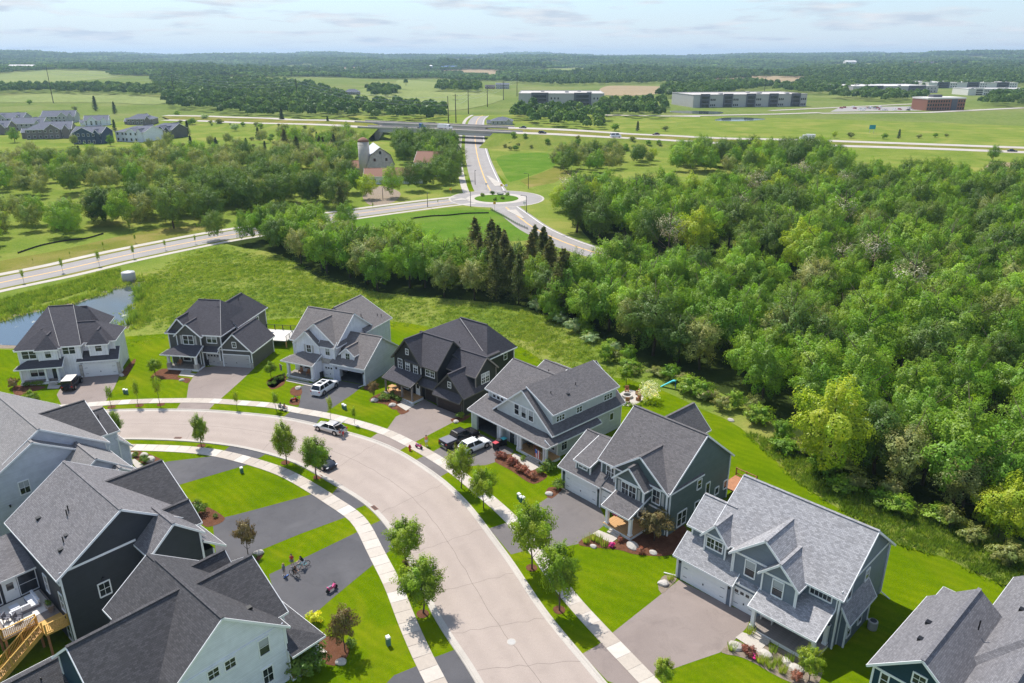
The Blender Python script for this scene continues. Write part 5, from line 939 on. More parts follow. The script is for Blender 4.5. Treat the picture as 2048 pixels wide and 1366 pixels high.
for p, s, c, lb in (((630, 380), 1.0, cdr, 'pale boulder in the gravel by the slate-blue garage'), ((1240, 915), 1.2, cdr, 'white boulder beside the red shrubs'), ((1500, 985), 1.1, cdr, 'tan boulder behind the perennials'), ((1755, 1110), 1.2, cdr, 'tan boulder left of the round shrub tree'), ((1670, 1050), .9, cdr, 'half-hidden boulder by the porch wall'), ((75, 855), .9, c4, 'flat boulder in the mulch by the boxwood'), ((437, 1285), .7, c4, 'small white boulder in the red mulch'), ((755, 1285), 1.3, c4, 'wide grey boulder under the bronze-purple tree'), ((925, 1338), .8, c4, 'white boulder below the bronze-purple tree'), ((1115, 920), 1.1, c2, 'tan boulder by the black house path'), ((985, 885), 1.2, c2, 'dark boulder at the left of the black house bed'), ((425, 795), 1.0, c2, 'grey boulder by the white car'), ((1580, 1040), .9, c2, 'boulder at the bungalow garage corner'), ((1410, 805), .9, c8, 'boulder in shade under the dark bronze tree'), ((928, 168), 1.0, c8, 'white boulder at the foot of the dark leafy tree'), ((1285, 600), 1.3, c6, 'flat pale boulder at the pale house bed'), ((1230, 560), 1.0, c6, 'pale boulder behind the flat one'), ((1130, 560), .9, c6, 'small boulder nearest the pale house'), ((890, 700), .8, c1, 'boulder at the hip-roofed house garage corner'), ((1330, 735), .8, c1, 'boulder by the charcoal house bed'), ((1980, 590), .9, c3, 'white boulder at the wood edge behind the houses')): rock(c(*p), s, lb)
# ---- woods
TREES = []                                                          # (x, y, kind, height scale, width scale, where)
def scatter(poly, spacing, kinds, where, hs=(.8, 1.15), terrain=False, inner=None, jit=.42, world=False):
    W = [p if world else (GT(*p) if terrain else G(*p)) for p in poly]; xs = [p[0] for p in W]; ys = [p[1] for p in W]; ks = [k for k, w in kinds for _ in range(w)]
    y = min(ys); j = 0
    while y < max(ys):
        x = min(xs)+(j % 2)*spacing/2
        while x < max(xs):
            px, py = x+random.uniform(-jit, jit)*spacing, y+random.uniform(-jit, jit)*spacing
            if inpoly(px, py, W) and (inner is None or inner(px, py)) and barn_clear(px, py):
                n = mnoise.noise(Vector((px/26, py/26, 3.1))); k = ks[int(min(.999, max(0, .5+n*.8+random.uniform(-.28, .28)))*len(ks))]
                s = random.uniform(*hs); TREES.append((px, py, k, s, s*random.uniform(.9, 1.12), where))
            x += spacing
        y += spacing*.87; j += 1
def barn_clear(x, y):                                               # the farmyard in front of barn, silo and sheds is open
    zc = y*CP+CAMH*SP; u = PCX+PF*x/zc; v = PCY+PF*(-y*SP+CAMH*CP)/zc; return not (712 < u < 812 and 348 < v < 412)
def far_from(line, d):
    return lambda x, y: min((x-a[0])**2+(y-a[1])**2 for a in line) > d*d
RD = offset(sc_, 0)[::2]; CR = ctr[::2]
MIXR = [('oak0', 3), ('oak1', 3), ('oak2', 2), ('maple0', 3), ('maple1', 3), ('olive1', 1), ('maple2', 3), ('lime0', 1), ('oak0', 2)]
nearR = [(1115, 640), (1190, 668), (1250, 712), (1310, 742), (1360, 752), (1420, 775), (1500, 815), (1560, 858), (1620, 905), (1690, 950), (1760, 985), (1850, 1010), (1960, 1045), (2060, 1090), (2300, 1180), (2500, 700), (2200, 600), (1700, 590), (1480, 575), (1310, 545), (1240, 560), (1160, 600)]
scatter(nearR, 6.9, [('maple0', 4), ('maple1', 4), ('olive2', 1), ('maple2', 4), ('oak1', 2), ('oak2', 2), ('maple0', 2)], 'near', (.66, 1.05), inner=lambda x, y: far_from(RD, 8)(x, y))
scatter([(1150, 478), (1120, 455), (1110, 425), (1140, 400), (1250, 408), (1380, 415), (1480, 385), (1700, 372), (2000, 372), (2300, 380), (2500, 690), (2200, 590), (1700, 580), (1500, 560), (1300, 515), (1200, 494)], 8.2, MIXR+[('dead', 1)], 'back', (.74, 1.16), inner=far_from(RD, 9))
band = [(428, 478), (470, 492), (560, 510), (640, 556), (760, 585), (900, 598), (1040, 612), (1120, 640), (1180, 620), (1170, 590), (1090, 556), (1000, 545), (900, 540), (760, 520), (660, 490), (560, 468), (470, 462)]
scatter(band, 6.2, [('maple0', 2), ('olive0', 2), ('maple2', 2), ('maple1', 2), ('oak0', 1)], 'band', (.75, 1.0), inner=lambda x, y: x < -6 and far_from(CR, 10)(x, y))
scatter(band, 5.2, [('pine0', 3), ('maple1', 1), ('pine1', 3), ('oak1', 1), ('pine2', 3)], 'pines', (.72, 1.0), inner=lambda x, y: x >= -9)
scatter([(430, 470), (560, 452), (700, 438), (700, 470), (560, 480), (470, 480)], 8, [('olive0', 2), ('pine0', 2), ('maple1', 2)], 'band', (.7, .95), inner=far_from(CR, 10))
scatter([(-40, 482), (40, 470), (150, 478), (180, 455), (90, 440), (-40, 448)], 7.5, [('lime0', 1), ('olive1', 3), ('maple0', 2)], 'left', (.7, .95)); scatter([(-60, 520), (-60, 480), (10, 478), (18, 515)], 7, [('lime0', 2), ('olive0', 2)], 'left', (.7, .9))
scatter([(195, 458), (250, 462), (430, 452), (440, 430), (700, 418), (690, 395), (560, 380), (400, 390), (330, 420), (200, 432)], 8.5, [('oak0', 3), ('oak1', 3), ('olive2', 2), ('maple1', 1)], 'left', (.8, 1.1), inner=far_from(CR, 10))
scatter([(-80, 400), (60, 398), (200, 392), (330, 392), (560, 372), (700, 365), (700, 330), (560, 322), (300, 330), (200, 330), (60, 335), (-80, 345)], 10, [('oak0', 2), ('oak2', 2), ('olive0', 4), ('maple0', 2), ('olive1', 3)], 'left wood', (.65, 1.05))
scatter([(740, 378), (800, 388), (870, 382), (915, 372), (915, 300), (880, 292), (800, 300), (800, 350), (740, 352)], 10, [('oak1', 3), ('oak2', 3), ('maple0', 1)], 'farm', (.8, 1.15), inner=lambda x, y: math.hypot(x-G(765, 352)[0], y-G(765, 352)[1]) > 22)
scatter([(640, 350), (720, 335), (740, 300), (700, 285), (620, 290), (560, 310), (560, 345)], 10, [('olive0', 3), ('maple1', 2), ('olive2', 2), ('pine1', 1)], 'farm', (.75, 1.1)); scatter([(690, 395), (740, 390), (730, 372), (690, 375)], 9, [('maple0', 2), ('olive1', 2)], 'farm', (.7, .9))
scatter([(1110, 345), (1180, 350), (1240, 338), (1250, 318), (1160, 312), (1110, 320)], 9, [('oak1', 2), ('olive2', 2), ('maple0', 1)], 'mid', (.6, .95)); scatter([(1260, 335), (1330, 328), (1340, 318), (1270, 320)], 10, [('lime1', 1), ('oak0', 1), ('olive0', 1)], 'mid', (.5, .8))
scatter([(1340, 345), (1450, 350), (1560, 345), (1700, 352), (1700, 325), (1560, 312), (1400, 312), (1340, 322)], 9.5, MIXR, 'mid', (.75, 1.15)); scatter([(1000, 303), (1050, 300), (1090, 292), (1040, 285), (1010, 290)], 8, [('thicket0', 2), ('thicket1', 2)], 'mid', (.7, 1.1)); scatter([(1080, 300), (1300, 318), (1300, 300), (1100, 285)], 9, [('thicket0', 2), ('thicket1', 2), ('olive2', 1)], 'mid', (.5, .9))
scatter([(0, 345), (200, 330), (420, 318), (560, 312), (700, 280), (690, 262), (560, 268), (400, 290), (200, 305), (0, 320)], 13, [('olive0', 2), ('thicket0', 2), ('thicket1', 3), ('spruce0', 1)], 'left wood', (.6, .95))
# edge shrubs along the meadow foot of the woods
edge = [G(*p) for p in ((1060, 618), (1120, 652), (1190, 690), (1250, 735), (1310, 768), (1360, 778), (1420, 800), (1490, 838), (1560, 890), (1620, 935), (1690, 985), (1760, 1020), (1850, 1050), (1960, 1090), (2060, 1140))]
for i, p in enumerate(resample(smoothline(edge, 3), 46)):
    TREES.append((p[0]+random.uniform(-2, 2), p[1]+random.uniform(-1, 4), ('thicket2' if 0 < i < 15 and i % 2 else 'thicket%d' % (i % 2)), random.uniform(.45, .95), random.uniform(.6, 1.0), 'edge'))
for p, k, s, w in (((1650, 950), 'lime0', 1.12, 'lime'), ((1905, 1010), 'maple1', 1.05, 'near'), ((2010, 1085), 'lime1', .72, 'lime'), ((1975, 1060), 'lime0', .5, 'lime'), ((222, 452), 'oak0', 1.05, 'left'), ((735, 398), 'lime1', .85, 'lime'), ((785, 395), 'maple1', 1.0, 'farm'), ((1390, 345), 'maple0', 1.25, 'mid'), ((1810, 640), 'dead', 1.1, 'back'), ((1100, 640), 'maple2', .55, 'near'), ((1165, 650), 'maple1', .75, 'near'), ((900, 380), 'oak1', 1.0, 'farm'), ((430, 480), 'oak2', .7, 'band'), ((332, 446), 'sapling0', 1.8, 'left'), ((1290, 640), 'lime0', .8, 'near')):
    x, y = G(*p); TREES.append((x, y, k, s, s, w))
WHERE = {'near': ('leafy green tree in the wood behind the near houses', 'trees in the wood behind the near houses'), 'back': ('dark green tree in the far side of the wood right of the roundabout', 'trees in the wood right of the roundabout'), 'band': ('broadleaf tree in the belt between meadow and curving road', 'broadleaf trees in the belt behind the meadow'), 'pines': ('brownish-green pine in the belt behind the meadow', 'pines in the belt behind the meadow'), 'left': ('tree beside the road at the left', 'trees beside the left road'), 'left wood': ('tree in the wood below the distant houses', 'trees below the distant houses'), 'farm': ('tree around the old barn', 'trees round the farm'), 'mid': ('tree between the highway and the wood', 'trees below the highway'), 'edge': ('shrubby thicket at the edge of the wood', 'thickets along the wood edge'), 'lime': ('bright yellow-green tree standing out at the wood edge', 'yellow-green trees at the wood edge')}
SP_ = {'oak': 'dark green', 'maple': 'fresh green', 'lime': 'yellow-green', 'olive': 'olive-green airy', 'dead': 'half-bare grey', 'pine': 'brownish-green pine', 'spruce': 'dark spruce', 'sapling': 'slender light green', 'thicket': 'low bushy', 'young': 'young'}
SPLACE = {'near': 'tree in the wood directly behind the near houses', 'back': 'tree in the wood right of the roundabout', 'band': 'tree in the belt between meadow and collector road', 'pines': 'tree in the conifer belt behind the meadow', 'left': 'tree beside the collector road at the left', 'left wood': 'tree in the wood below the distant houses', 'farm': 'tree around the old barn', 'mid': 'tree between highway and wood', 'edge': 'thicket along the foot of the wood', 'lime': 'tree standing out bright at the wood edge'}
def app(t): return t[3]*(KH(t[2]))/max(20, math.hypot(t[0], t[1]))
def KH(k): return {'thicket': 3.6, 'sapling': 4.6}.get(k.rstrip('0123456789'), 14)
TREES.sort(key=app, reverse=True)
def seen(t): 
    u = t[0]/max(t[1], 1); return abs(u) < .80
vis = [t for t in TREES if seen(t)]; NEAR = vis[:300]; REST = vis[300:]+[t for t in TREES if not seen(t)]
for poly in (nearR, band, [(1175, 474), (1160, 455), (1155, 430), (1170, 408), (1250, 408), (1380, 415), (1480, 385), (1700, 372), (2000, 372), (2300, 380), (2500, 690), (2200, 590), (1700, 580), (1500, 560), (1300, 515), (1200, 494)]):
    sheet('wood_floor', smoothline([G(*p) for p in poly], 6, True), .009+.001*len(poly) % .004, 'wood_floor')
have = {t[2] for t in NEAR}
for k in sorted({t[2] for t in REST}-have): t = next(q for q in REST if q[2] == k); REST.remove(t); NEAR.append(t)
LAND = [(H7, 'the slate-blue house'), (H6, 'the grey-green house'), (H5, 'the bungalow'), (H4, 'the black house'), (H3, 'the white gabled house'), (H2, 'the charcoal house'), (H8, 'the navy house')]
def behind(x, y):
    u = x/y; q = min(LAND, key=lambda l: abs((l[0].r.location[0]+8)/(l[0].r.location[1]+8)-u)); d = math.hypot(x, y)-math.hypot(q[0].r.location[0]+8, q[0].r.location[1]+8)
    return ('in front rows' if d < 45 else 'deep in the wood' if d < 130 else 'far back')+' beyond '+q[1]
for x, y, k, s, w, where in NEAR:
    b = k.rstrip('0123456789'); z_ = ('small ' if s < .72 else 'tall ' if s > .95 else '')
    lb = z_+SP_[b]+' '+('thicket ' if b == 'thicket' else 'tree ' if where != 'lime' else 'tree standing out ')+(behind(x, y) if where in ('near', 'back', 'edge', 'lime') else SPLACE[where].replace('tree ', '', 1))
    plant(k, None, lb.replace('pine tree', 'pine'), 'thicket' if b == 'thicket' else 'tree', w, 'thicket' if b == 'thicket' else 'tree', {'near': 'trees of the wood behind the houses', 'back': 'trees of the wood right of the roundabout', 'edge': 'thickets along the wood edge', 'lime': 'yellow-green trees at the wood edge'}.get(where, 'trees of the '+where+' group'), xy=(x, y), sz=s)
# ================================================================== far woods, fields, highway, buildings
def grove(name, mat, n, R_, hgt_, nl, ls):
    Cs, Ns, Ss, Ts = [], [], [], []
    for i in range(n):
        a, q = rng.uniform(0, 6.28), R_*rng.uniform(0, 1)**.5; r = rng.uniform(3.5, 6); hh = hgt_*rng.uniform(.7, 1.1); e = sph(nl); e[:, 2] = np.abs(e[:, 2])*1.0-.25; t = np.exp(rng.normal(0, .22))
        Cs.append(np.array([q*math.cos(a), q*math.sin(a), hh*.55])+e*np.array([r, r, hh*.45])*rng.uniform(.8, 1.1, nl)[:, None]); Ns.append(e+rng.normal(size=(nl, 3))*.35); Ss.append(ls*rng.uniform(.7, 1.3, nl)); Ts.append(np.full((nl, 3), t)*rng.uniform(.8, 1.2, (nl, 1)))
    N = np.concatenate(Ns); N /= np.linalg.norm(N, axis=1)[:, None]; return leaves_mesh(name, np.concatenate(Cs), N, np.concatenate(Ss), np.concatenate(Ts), mat, .8)
leafmat('leaf_far', (.038, .072, .016), (.052, .092, .02), (.085, .125, .03), .3)
FARM_ = [grove('crown', 'leaf_far', 1, .1, 13, 230, 1.9), grove('crown', 'leaf_far', 1, .1, 11, 230, 1.8), grove('crown', 'leaf_far', 1, .1, 15, 260, 2.0), grove('grove', 'leaf_far', 70, 60, 13, 80, 3.2), grove('grove', 'leaf_far', 70, 60, 12, 80, 3.2)]
FAR = []
def fscatter(poly, spacing, hs=(.75, 1.15)):
    W = [GT(*p) for p in poly]; xs = [p[0] for p in W]; ys = [p[1] for p in W]; y = min(ys)
    while y < max(ys):
        x = min(xs); sp_ = spacing*max(1, math.hypot(0, y)/1300)
        while x < max(xs):
            px, py = x+random.uniform(-.45, .45)*sp_, y+random.uniform(-.45, .45)*sp_
            if inpoly(px, py, W): s = random.uniform(*hs)*max(1, sp_/spacing*.85); FAR.append((px, py, random.randrange(3), s*random.uniform(.85, 1.0), s))
            x += sp_
        y += sp_
FP = [[(-60, 193), (60, 187), (330, 195), (348, 188), (300, 180), (150, 176), (-60, 178)], [(325, 216), (420, 227), (520, 240), (560, 236), (640, 238), (740, 242), (830, 246), (892, 244), (890, 228), (800, 215), (700, 212), (690, 195), (640, 178), (540, 165), (430, 160), (300, 160), (330, 190)], [(870, 184), (960, 187), (960, 172), (880, 172)],
      [(1002, 236), (1060, 252), (1120, 258), (1200, 264), (1212, 236), (1330, 238), (1330, 214), (1260, 204), (1198, 214), (1188, 226), (1060, 222)], [(1120, 173), (1200, 171), (1400, 166), (1560, 152), (1400, 145), (1250, 140), (1150, 150), (1000, 166)], [(1310, 196), (1400, 201), (1480, 186), (1560, 174), (1500, 165), (1400, 170), (1330, 178)], [(1540, 183), (1640, 192), (1720, 183), (1850, 176), (2080, 173), (2080, 140), (1800, 135), (1600, 142), (1560, 152), (1625, 160)], [(1950, 213), (2080, 217), (2080, 190), (2000, 196)], [(740, 196), (790, 196), (800, 182), (740, 178)], [(330, 160), (760, 152), (760, 138), (330, 140)], [(880, 140), (1100, 138), (1100, 128), (880, 128)], [(1640, 196), (1760, 206), (1840, 206), (1850, 198), (1740, 190)]]
for p in FP: fscatter(p, 12.5)
FIELDS = [('field_pale', [(-60, 172), (110, 166), (240, 153), (235, 146), (160, 140), (60, 142), (-60, 149)]), ('field_pale', [(-60, 206), (130, 201), (310, 210), (315, 196), (170, 186), (-60, 197)]), ('field_pale', [(690, 192), (740, 207), (900, 222), (1010, 197), (960, 186), (880, 184), (800, 180), (740, 176)]), ('field_pale', [(800, 178), (880, 182), (870, 165), (800, 160)]), ('field_tan', [(1205, 191), (1320, 188), (1345, 175), (1220, 172)]), ('field_tan', [(1420, 161), (1600, 166), (1605, 153), (1440, 153)]), ('field_tan', [(680, 140.5), (790, 138.5), (770, 133), (690, 134)]), ('field_tan', [(880, 151), (1000, 153), (1010, 140), (900, 139)]), ('field_pale', [(1090, 151), (1180, 146), (1200, 136), (1110, 136)]), ('field_tan', [(1960, 346), (2100, 352), (2100, 328), (1980, 325)]), ('field_pale', [(1880, 150), (2060, 152), (2060, 146), (1890, 145)]), ('field_pale', [(160, 131), (300, 131), (300, 127), (180, 127)])]
for m, p in FIELDS:
    W = [GT(*q) for q in p]; sheet('field', smoothline(W, 40, True), .3 if W[0][1] > 650 else .03, m, maxlen=90, terrain=True)
FW_ = [[GT(*q) for q in p] for m, p in FIELDS if m]
y = 1900.0
while y < 11500:
    st = 78*max(1, y/2600); x = -y*.85
    while x < y*.85:
        px, py = x+random.uniform(-.4, .4)*st, y+random.uniform(-.4, .4)*st
        n = mnoise.noise(Vector((px/620, py/900, 7)))+.45*mnoise.noise(Vector((px/230, py/330, 2)))
        if n > -.16-.10*hstep((y-2500)/4000) and not any(inpoly(px, py, W) for W in FW_): s = st/78*random.uniform(.85, 1.15); FAR.append((px, py, 3+random.randrange(2), s*random.uniform(.75, 1.0)*max(.75, 1-.0*s), s))
        x += st
    y += st*.9
def pointset(name, items, label, cat, kinds):
    """one object: a tree at each point, chosen by number (geometry nodes)"""
    me = bpy.data.meshes.new(name); me.from_pydata([(x, y, hgt(x, y)-.1) for x, y, *_ in items], [], [])
    ids = [kinds.index(i[2]) for i in items]
    for nm, ty, key, val in (('kid', 'INT', 'value', ids), ('sc', 'FLOAT_VECTOR', 'vector', [c for i in items for c in (i[4], i[4], i[3])]), ('rz', 'FLOAT_VECTOR', 'vector', [c for i in items for c in (0, 0, random.uniform(0, 6.28))])):
        a = me.attributes.new(nm, ty, 'POINT'); a.data.foreach_set(key, val)
    o = tag(link(name, me), label, cat, kind='stuff'); ng = bpy.data.node_groups.new(name, 'GeometryNodeTree'); ng.interface.new_socket('Geometry', in_out='INPUT', socket_type='NodeSocketGeometry'); ng.interface.new_socket('Geometry', in_out='OUTPUT', socket_type='NodeSocketGeometry')
    gi, go, jn = nd(ng, 'NodeGroupInput'), nd(ng, 'NodeGroupOutput'), nd(ng, 'GeometryNodeJoinGeometry')
    at = nd(ng, 'GeometryNodeInputNamedAttribute', data_type='INT'); at.inputs[0].default_value = 'kid'; sc = nd(ng, 'GeometryNodeInputNamedAttribute', data_type='FLOAT_VECTOR'); sc.inputs[0].default_value = 'sc'; rt = nd(ng, 'GeometryNodeInputNamedAttribute', data_type='FLOAT_VECTOR'); rt.inputs[0].default_value = 'rz'
    return o, ng, gi, go, jn, at, sc, rt, me
def forest(name, items, label, cat, kinds, objs):
    o, ng, gi, go, jn, at, sc, rt, me = pointset(name, items, label, cat, kinds)
    for i, ob in enumerate(objs):
        cmp_ = nd(ng, 'FunctionNodeCompare', data_type='INT', operation='EQUAL'); lk(ng, at.outputs[0], cmp_.inputs[2]); cmp_.inputs[3].default_value = i
        oi = nd(ng, 'GeometryNodeObjectInfo', transform_space='ORIGINAL'); oi.inputs[0].default_value = ob; oi.inputs[1].default_value = True
        ip = nd(ng, 'GeometryNodeInstanceOnPoints'); lk(ng, gi.outputs[0], ip.inputs['Points']); lk(ng, cmp_.outputs[0], ip.inputs['Selection']); lk(ng, oi.outputs['Geometry'], ip.inputs['Instance']); lk(ng, rt.outputs[0], ip.inputs['Rotation']); lk(ng, sc.outputs[0], ip.inputs['Scale']); lk(ng, ip.outputs[0], jn.inputs[0])
    lk(ng, jn.outputs[0], go.inputs[0]); md = o.modifiers.new('trees', 'NODES'); md.node_group = ng
    return o
# one standing tree of each kind lends its crown to the woods behind
def crown_of(k):
    for o in scene.objects:
        if o.type == 'MESH' and o.data == KINDS[k][0]: return o
    x, y = G(1700, 480); t = plant(k, None, SP_[k.rstrip('0123456789')]+' tree deep in the wood right of the roundabout', xy=(x+random.uniform(-15, 15), y+random.uniform(-15, 15)), s=.9, name='tree', cat='tree'); return t.children[0]
kk = sorted({t[2] for t in REST}); forest('woodland', REST, 'mass of woods beyond and between the countable trees', 'woodland', kk, [crown_of(k) for k in kk])
fo = []
for i in range(5):
    lone = [(760, 186), (735, 183), (812, 172), (1450, 158), (300, 150)][i]; x, y = GT(*lone)
    o = thing('tree', ('round tree alone in the pale field beyond the bridge', 'second round tree in the pale field beyond the bridge', 'taller round tree at the field corner beyond the bridge', 'far grove on the plain behind the warehouses', 'far grove on the horizon at the left')[i], 'tree' if i < 3 else 'grove', (x, y, hgt(x, y))); fo.append(link('crown', FARM_[i], o))
    if i < 3: link('trunk', KINDS['oak0'][1], o)
    else: o.name = 'grove'
forest('far_woodland', FAR, 'hazy far woods reaching to the horizon', 'woodland', list(range(5)), fo)
# ---- meadow growth, reeds
mead = [G(*p) for p in ((290, 690), (262, 655), (296, 590), (300, 560), (380, 512), (430, 497), (560, 520), (640, 566), (760, 595), (900, 606), (1060, 622), (1190, 700), (1290, 765), (1330, 775), (1150, 735), (1030, 685), (840, 645), (690, 632), (530, 634), (340, 660))]
tuft = sprig('foliage', 'leaf_mead', .55, .32, 26, .045); tuft2 = sprig('foliage', 'leaf_shrub', .6, .4, 26, .05); gs = []
x, y = G(700, 600); tag(link('meadow_tuft', tuft, None, (x, y, 0)), 'single tuft of rough grass in the meadow', 'grass', 'meadow grass tufts'); t1 = scene.objects[-1] if False else [o for o in col.objects if o.data == tuft][0]
x, y = G(450, 560); tag(link('meadow_tuft', tuft2, None, (x, y, 0)), 'single tuft of rough grass in the meadow', 'grass', 'meadow grass tufts'); t2 = [o for o in col.objects if o.data == tuft2][0]
mx0, mx1, my0, my1 = min(p[0] for p in mead), max(p[0] for p in mead), min(p[1] for p in mead), max(p[1] for p in mead)
while len(gs) < 13000:
    px, py = random.uniform(mx0, mx1), random.uniform(my0, my1)
    if inpoly(px, py, mead):
        n = mnoise.noise(Vector((px/11, py/11, 0)))
        if n > random.uniform(-.6, .3): s = random.uniform(.6, 1.3); q_ = (px+random.gauss(0, 2.2), py+random.gauss(0, 2.2)); gs.append((*q_, 0 if random.random() < .6+n*.6 else 1, s*random.uniform(.5, .95), s))
edgew = [G(*p) for p in ((1490, 866), (1600, 968), (1700, 1032), (1795, 1088), (1890, 1117), (1973, 1157), (2090, 1197), (2080, 1120), (1850, 1035), (1700, 960), (1600, 890))]
for _ in range(14000):
    px, py = random.uniform(20, 75), random.uniform(55, 105)
    if inpoly(px, py, edgew): gs.append((px, py, 1 if random.random() < .7 else 0, random.uniform(.7, 1.6), random.uniform(.7, 1.5)))
shore = resample(smoothline([G(*p) for p in ((0, 640), (25, 630), (83, 618), (156, 602), (228, 574), (262, 561), (290, 563), (287, 600), (282, 622), (268, 655))], 2), 60)
for p in shore:
    for _ in range(14): gs.append((p[0]+random.gauss(0, 1.1), p[1]+random.gauss(1.0, 1.4), random.choice((0, 0, 1)), random.uniform(.8, 2.2), random.uniform(.8, 1.5)))
for _ in range(1500):
    px, py = G(random.uniform(-20, 230), 0+random.uniform(592, 612)-0)[0], 0
    q = (random.uniform(-20, 240)); g = G(q, 635-q*.27-random.uniform(6, 34)); gs.append((g[0], g[1], 1 if random.random() < .4 else 0, random.uniform(.7, 2.0), random.uniform(.8, 1.6)))
forest('meadow_grass', gs, 'rough tall grass of the meadow and pond banks', 'grass', [0, 1], [t1, t2])
for i, p in enumerate(((275, 588), (282, 600), (268, 640), (262, 648), (30, 625))): plant('reed', p, 'clump of reeds at the pond edge', 'reeds', 1.5, 'reed_clump', 'reed clumps at the pond edge')
# ---- highway on its embankment, bridge
def hz(px): return 1.2+5.8*hstep((px-430)/260)*hstep((1500-px)/420)
def hline(pts): return resample(smoothline([G(p[0], p[1], hz(p[0])) for p in pts], 8), 90)
def zat(l, pts): return [1.2+5.8*hstep((PCX+PF*x/(y*CP+(CAMH-6)*SP)-430)/260)*hstep((1500-(PCX+PF*x/(y*CP+(CAMH-6)*SP)))/420) for x, y in l]
LO = hline(((330, 240), (430, 243), (527, 246.5), (691, 252), (860, 258), (1060, 266.5), (1191, 273), (1347, 281), (1560, 289), (1821, 296), (2048, 304.5), (2150, 308))); UP = hline(((330, 231), (430, 233), (527, 236), (609, 240), (773, 246), (1060, 257), (1246, 267), (1355, 272), (1560, 279), (1781, 286), (2048, 295.5), (2150, 299)))
def pxof(p, z=6): zc = p[1]*CP+(CAMH-z)*SP; return PCX+PF*p[0]/zc
def strip3(name, A, B, za, zb_, mat, a=0, b=None, kind='structure'):
    mb = MB(); b = b or len(A)-1
    for i in range(a, b): mb.face([(*A[i], za[i]), (*B[i], zb_[i]), (*B[i+1], zb_[i+1]), (*A[i+1], za[i+1])])
    return tag(mb.build(name, mat), kind=kind)
zl, zu = zat(LO, 0), zat(UP, 0); W_ = 5.6
loA, loB, upA, upB = offset(LO, W_), offset(LO, -W_), offset(UP, W_), offset(UP, -W_)
P1 = lambda z, d: [q+d for q in z]
strip3('highway', loA, loB, P1(zl, .06), P1(zl, .06), 'highway'); strip3('highway', upA, upB, P1(zu, .06), P1(zu, .06), 'highway')
ia = min(range(90), key=lambda i: abs(pxof(LO[i])-775)); ib = min(range(90), key=lambda i: abs(pxof(LO[i])-1004))
for a, b in ((0, ia), (ib, 89)):
    strip3('embankment', loB, offset(LO, -W_-20), zl, [hgt(*p)-.05 for p in LO], 'meadow', a, b); strip3('embankment', upA, offset(UP, W_+20), zu, [-.05]*90, 'meadow', a, b); strip3('verge', loA, upB, zl, zu, 'verge', a, b)
for q in range(36):                                                 # scrub on the embankment slope
    i = ib+2+int(q*.85) if q < 25 else 4+int((q-25)*2.2); t_ = random.uniform(.12, .85); a_ = offset(LO, -W_-20*t_)[i]
    if pxof(LO[i]) < 1560: o_ = plant('thicket%d' % (q % 2), None, 'scrubby bush on the highway embankment', 'thicket', random.uniform(.45, 1.0), 'thicket', 'bushes on the highway embankment', xy=a_, part='foliage'); o_.location.z = zl[i]*(1-t_)-.2
bridge = thing('road_bridge', 'long concrete highway bridge over the road beyond the roundabout', 'bridge', (*LO[ia], 0))
ov = Vector((*LO[ia], 0))
for nm, A, B, z, dz0, dz1 in (('deck', loA, loB, zl, -.9, .0), ('deck', upA, upB, zu, -.9, .0)):
    mb = MB()
    for i in range(ia, ib):
        a0, a1, b0, b1 = [Vector((*p, 0))-ov for p in (A[i], A[i+1], B[i], B[i+1])]; z0, z1 = z[i], z[i+1]
        for (p, q, h0, h1) in ((a0, a1, 0, -.9), (b0, b1, 0, -.9)): mb.face([(p.x, p.y, z0+h0), (q.x, q.y, z1+h0), (q.x, q.y, z1+h1), (p.x, p.y, z0+h1)])
        mb.face([(a0.x, a0.y, z0-.9), (a1.x, a1.y, z1-.9), (b1.x, b1.y, z1-.9), (b0.x, b0.y, z0-.9)])
    mb.build(nm, 'highway', bridge)
    for L in (A, B):
        mb = MB()
        for i in range(ia-2, ib+2): a0, a1 = Vector((*L[i], z[i]+.45))-ov, Vector((*L[i+1], z[i+1]+.45))-ov; mb.bar(a0, a1, .3, .9)
        mb.build('parapet', 'concrete', bridge); mb = MB()
        for i in range(ia, ib): a0, a1 = Vector((*L[i], z[i]-1.6))-ov, Vector((*L[i+1], z[i+1]-1.6))-ov; mb.bar(a0, a1, .5, 1.4)
        mb.build('girder', 'wall_grey', bridge)
for i in (ia, ib):
    a, b = Vector((*loB[i], 0))-ov, Vector((*upA[i], 0))-ov; mb = MB(); d = (Vector((*LO[i+1], 0))-Vector((*LO[i], 0))).normalized()*(-3 if i == ia else 3)
    mb.prism([(a.x, a.y), (b.x, b.y), ((b+d).x, (b+d).y), ((a+d).x, (a+d).y)], -.2, zl[i]-.9, 0, 'z'); mb.build('abutment', 'highway', bridge)
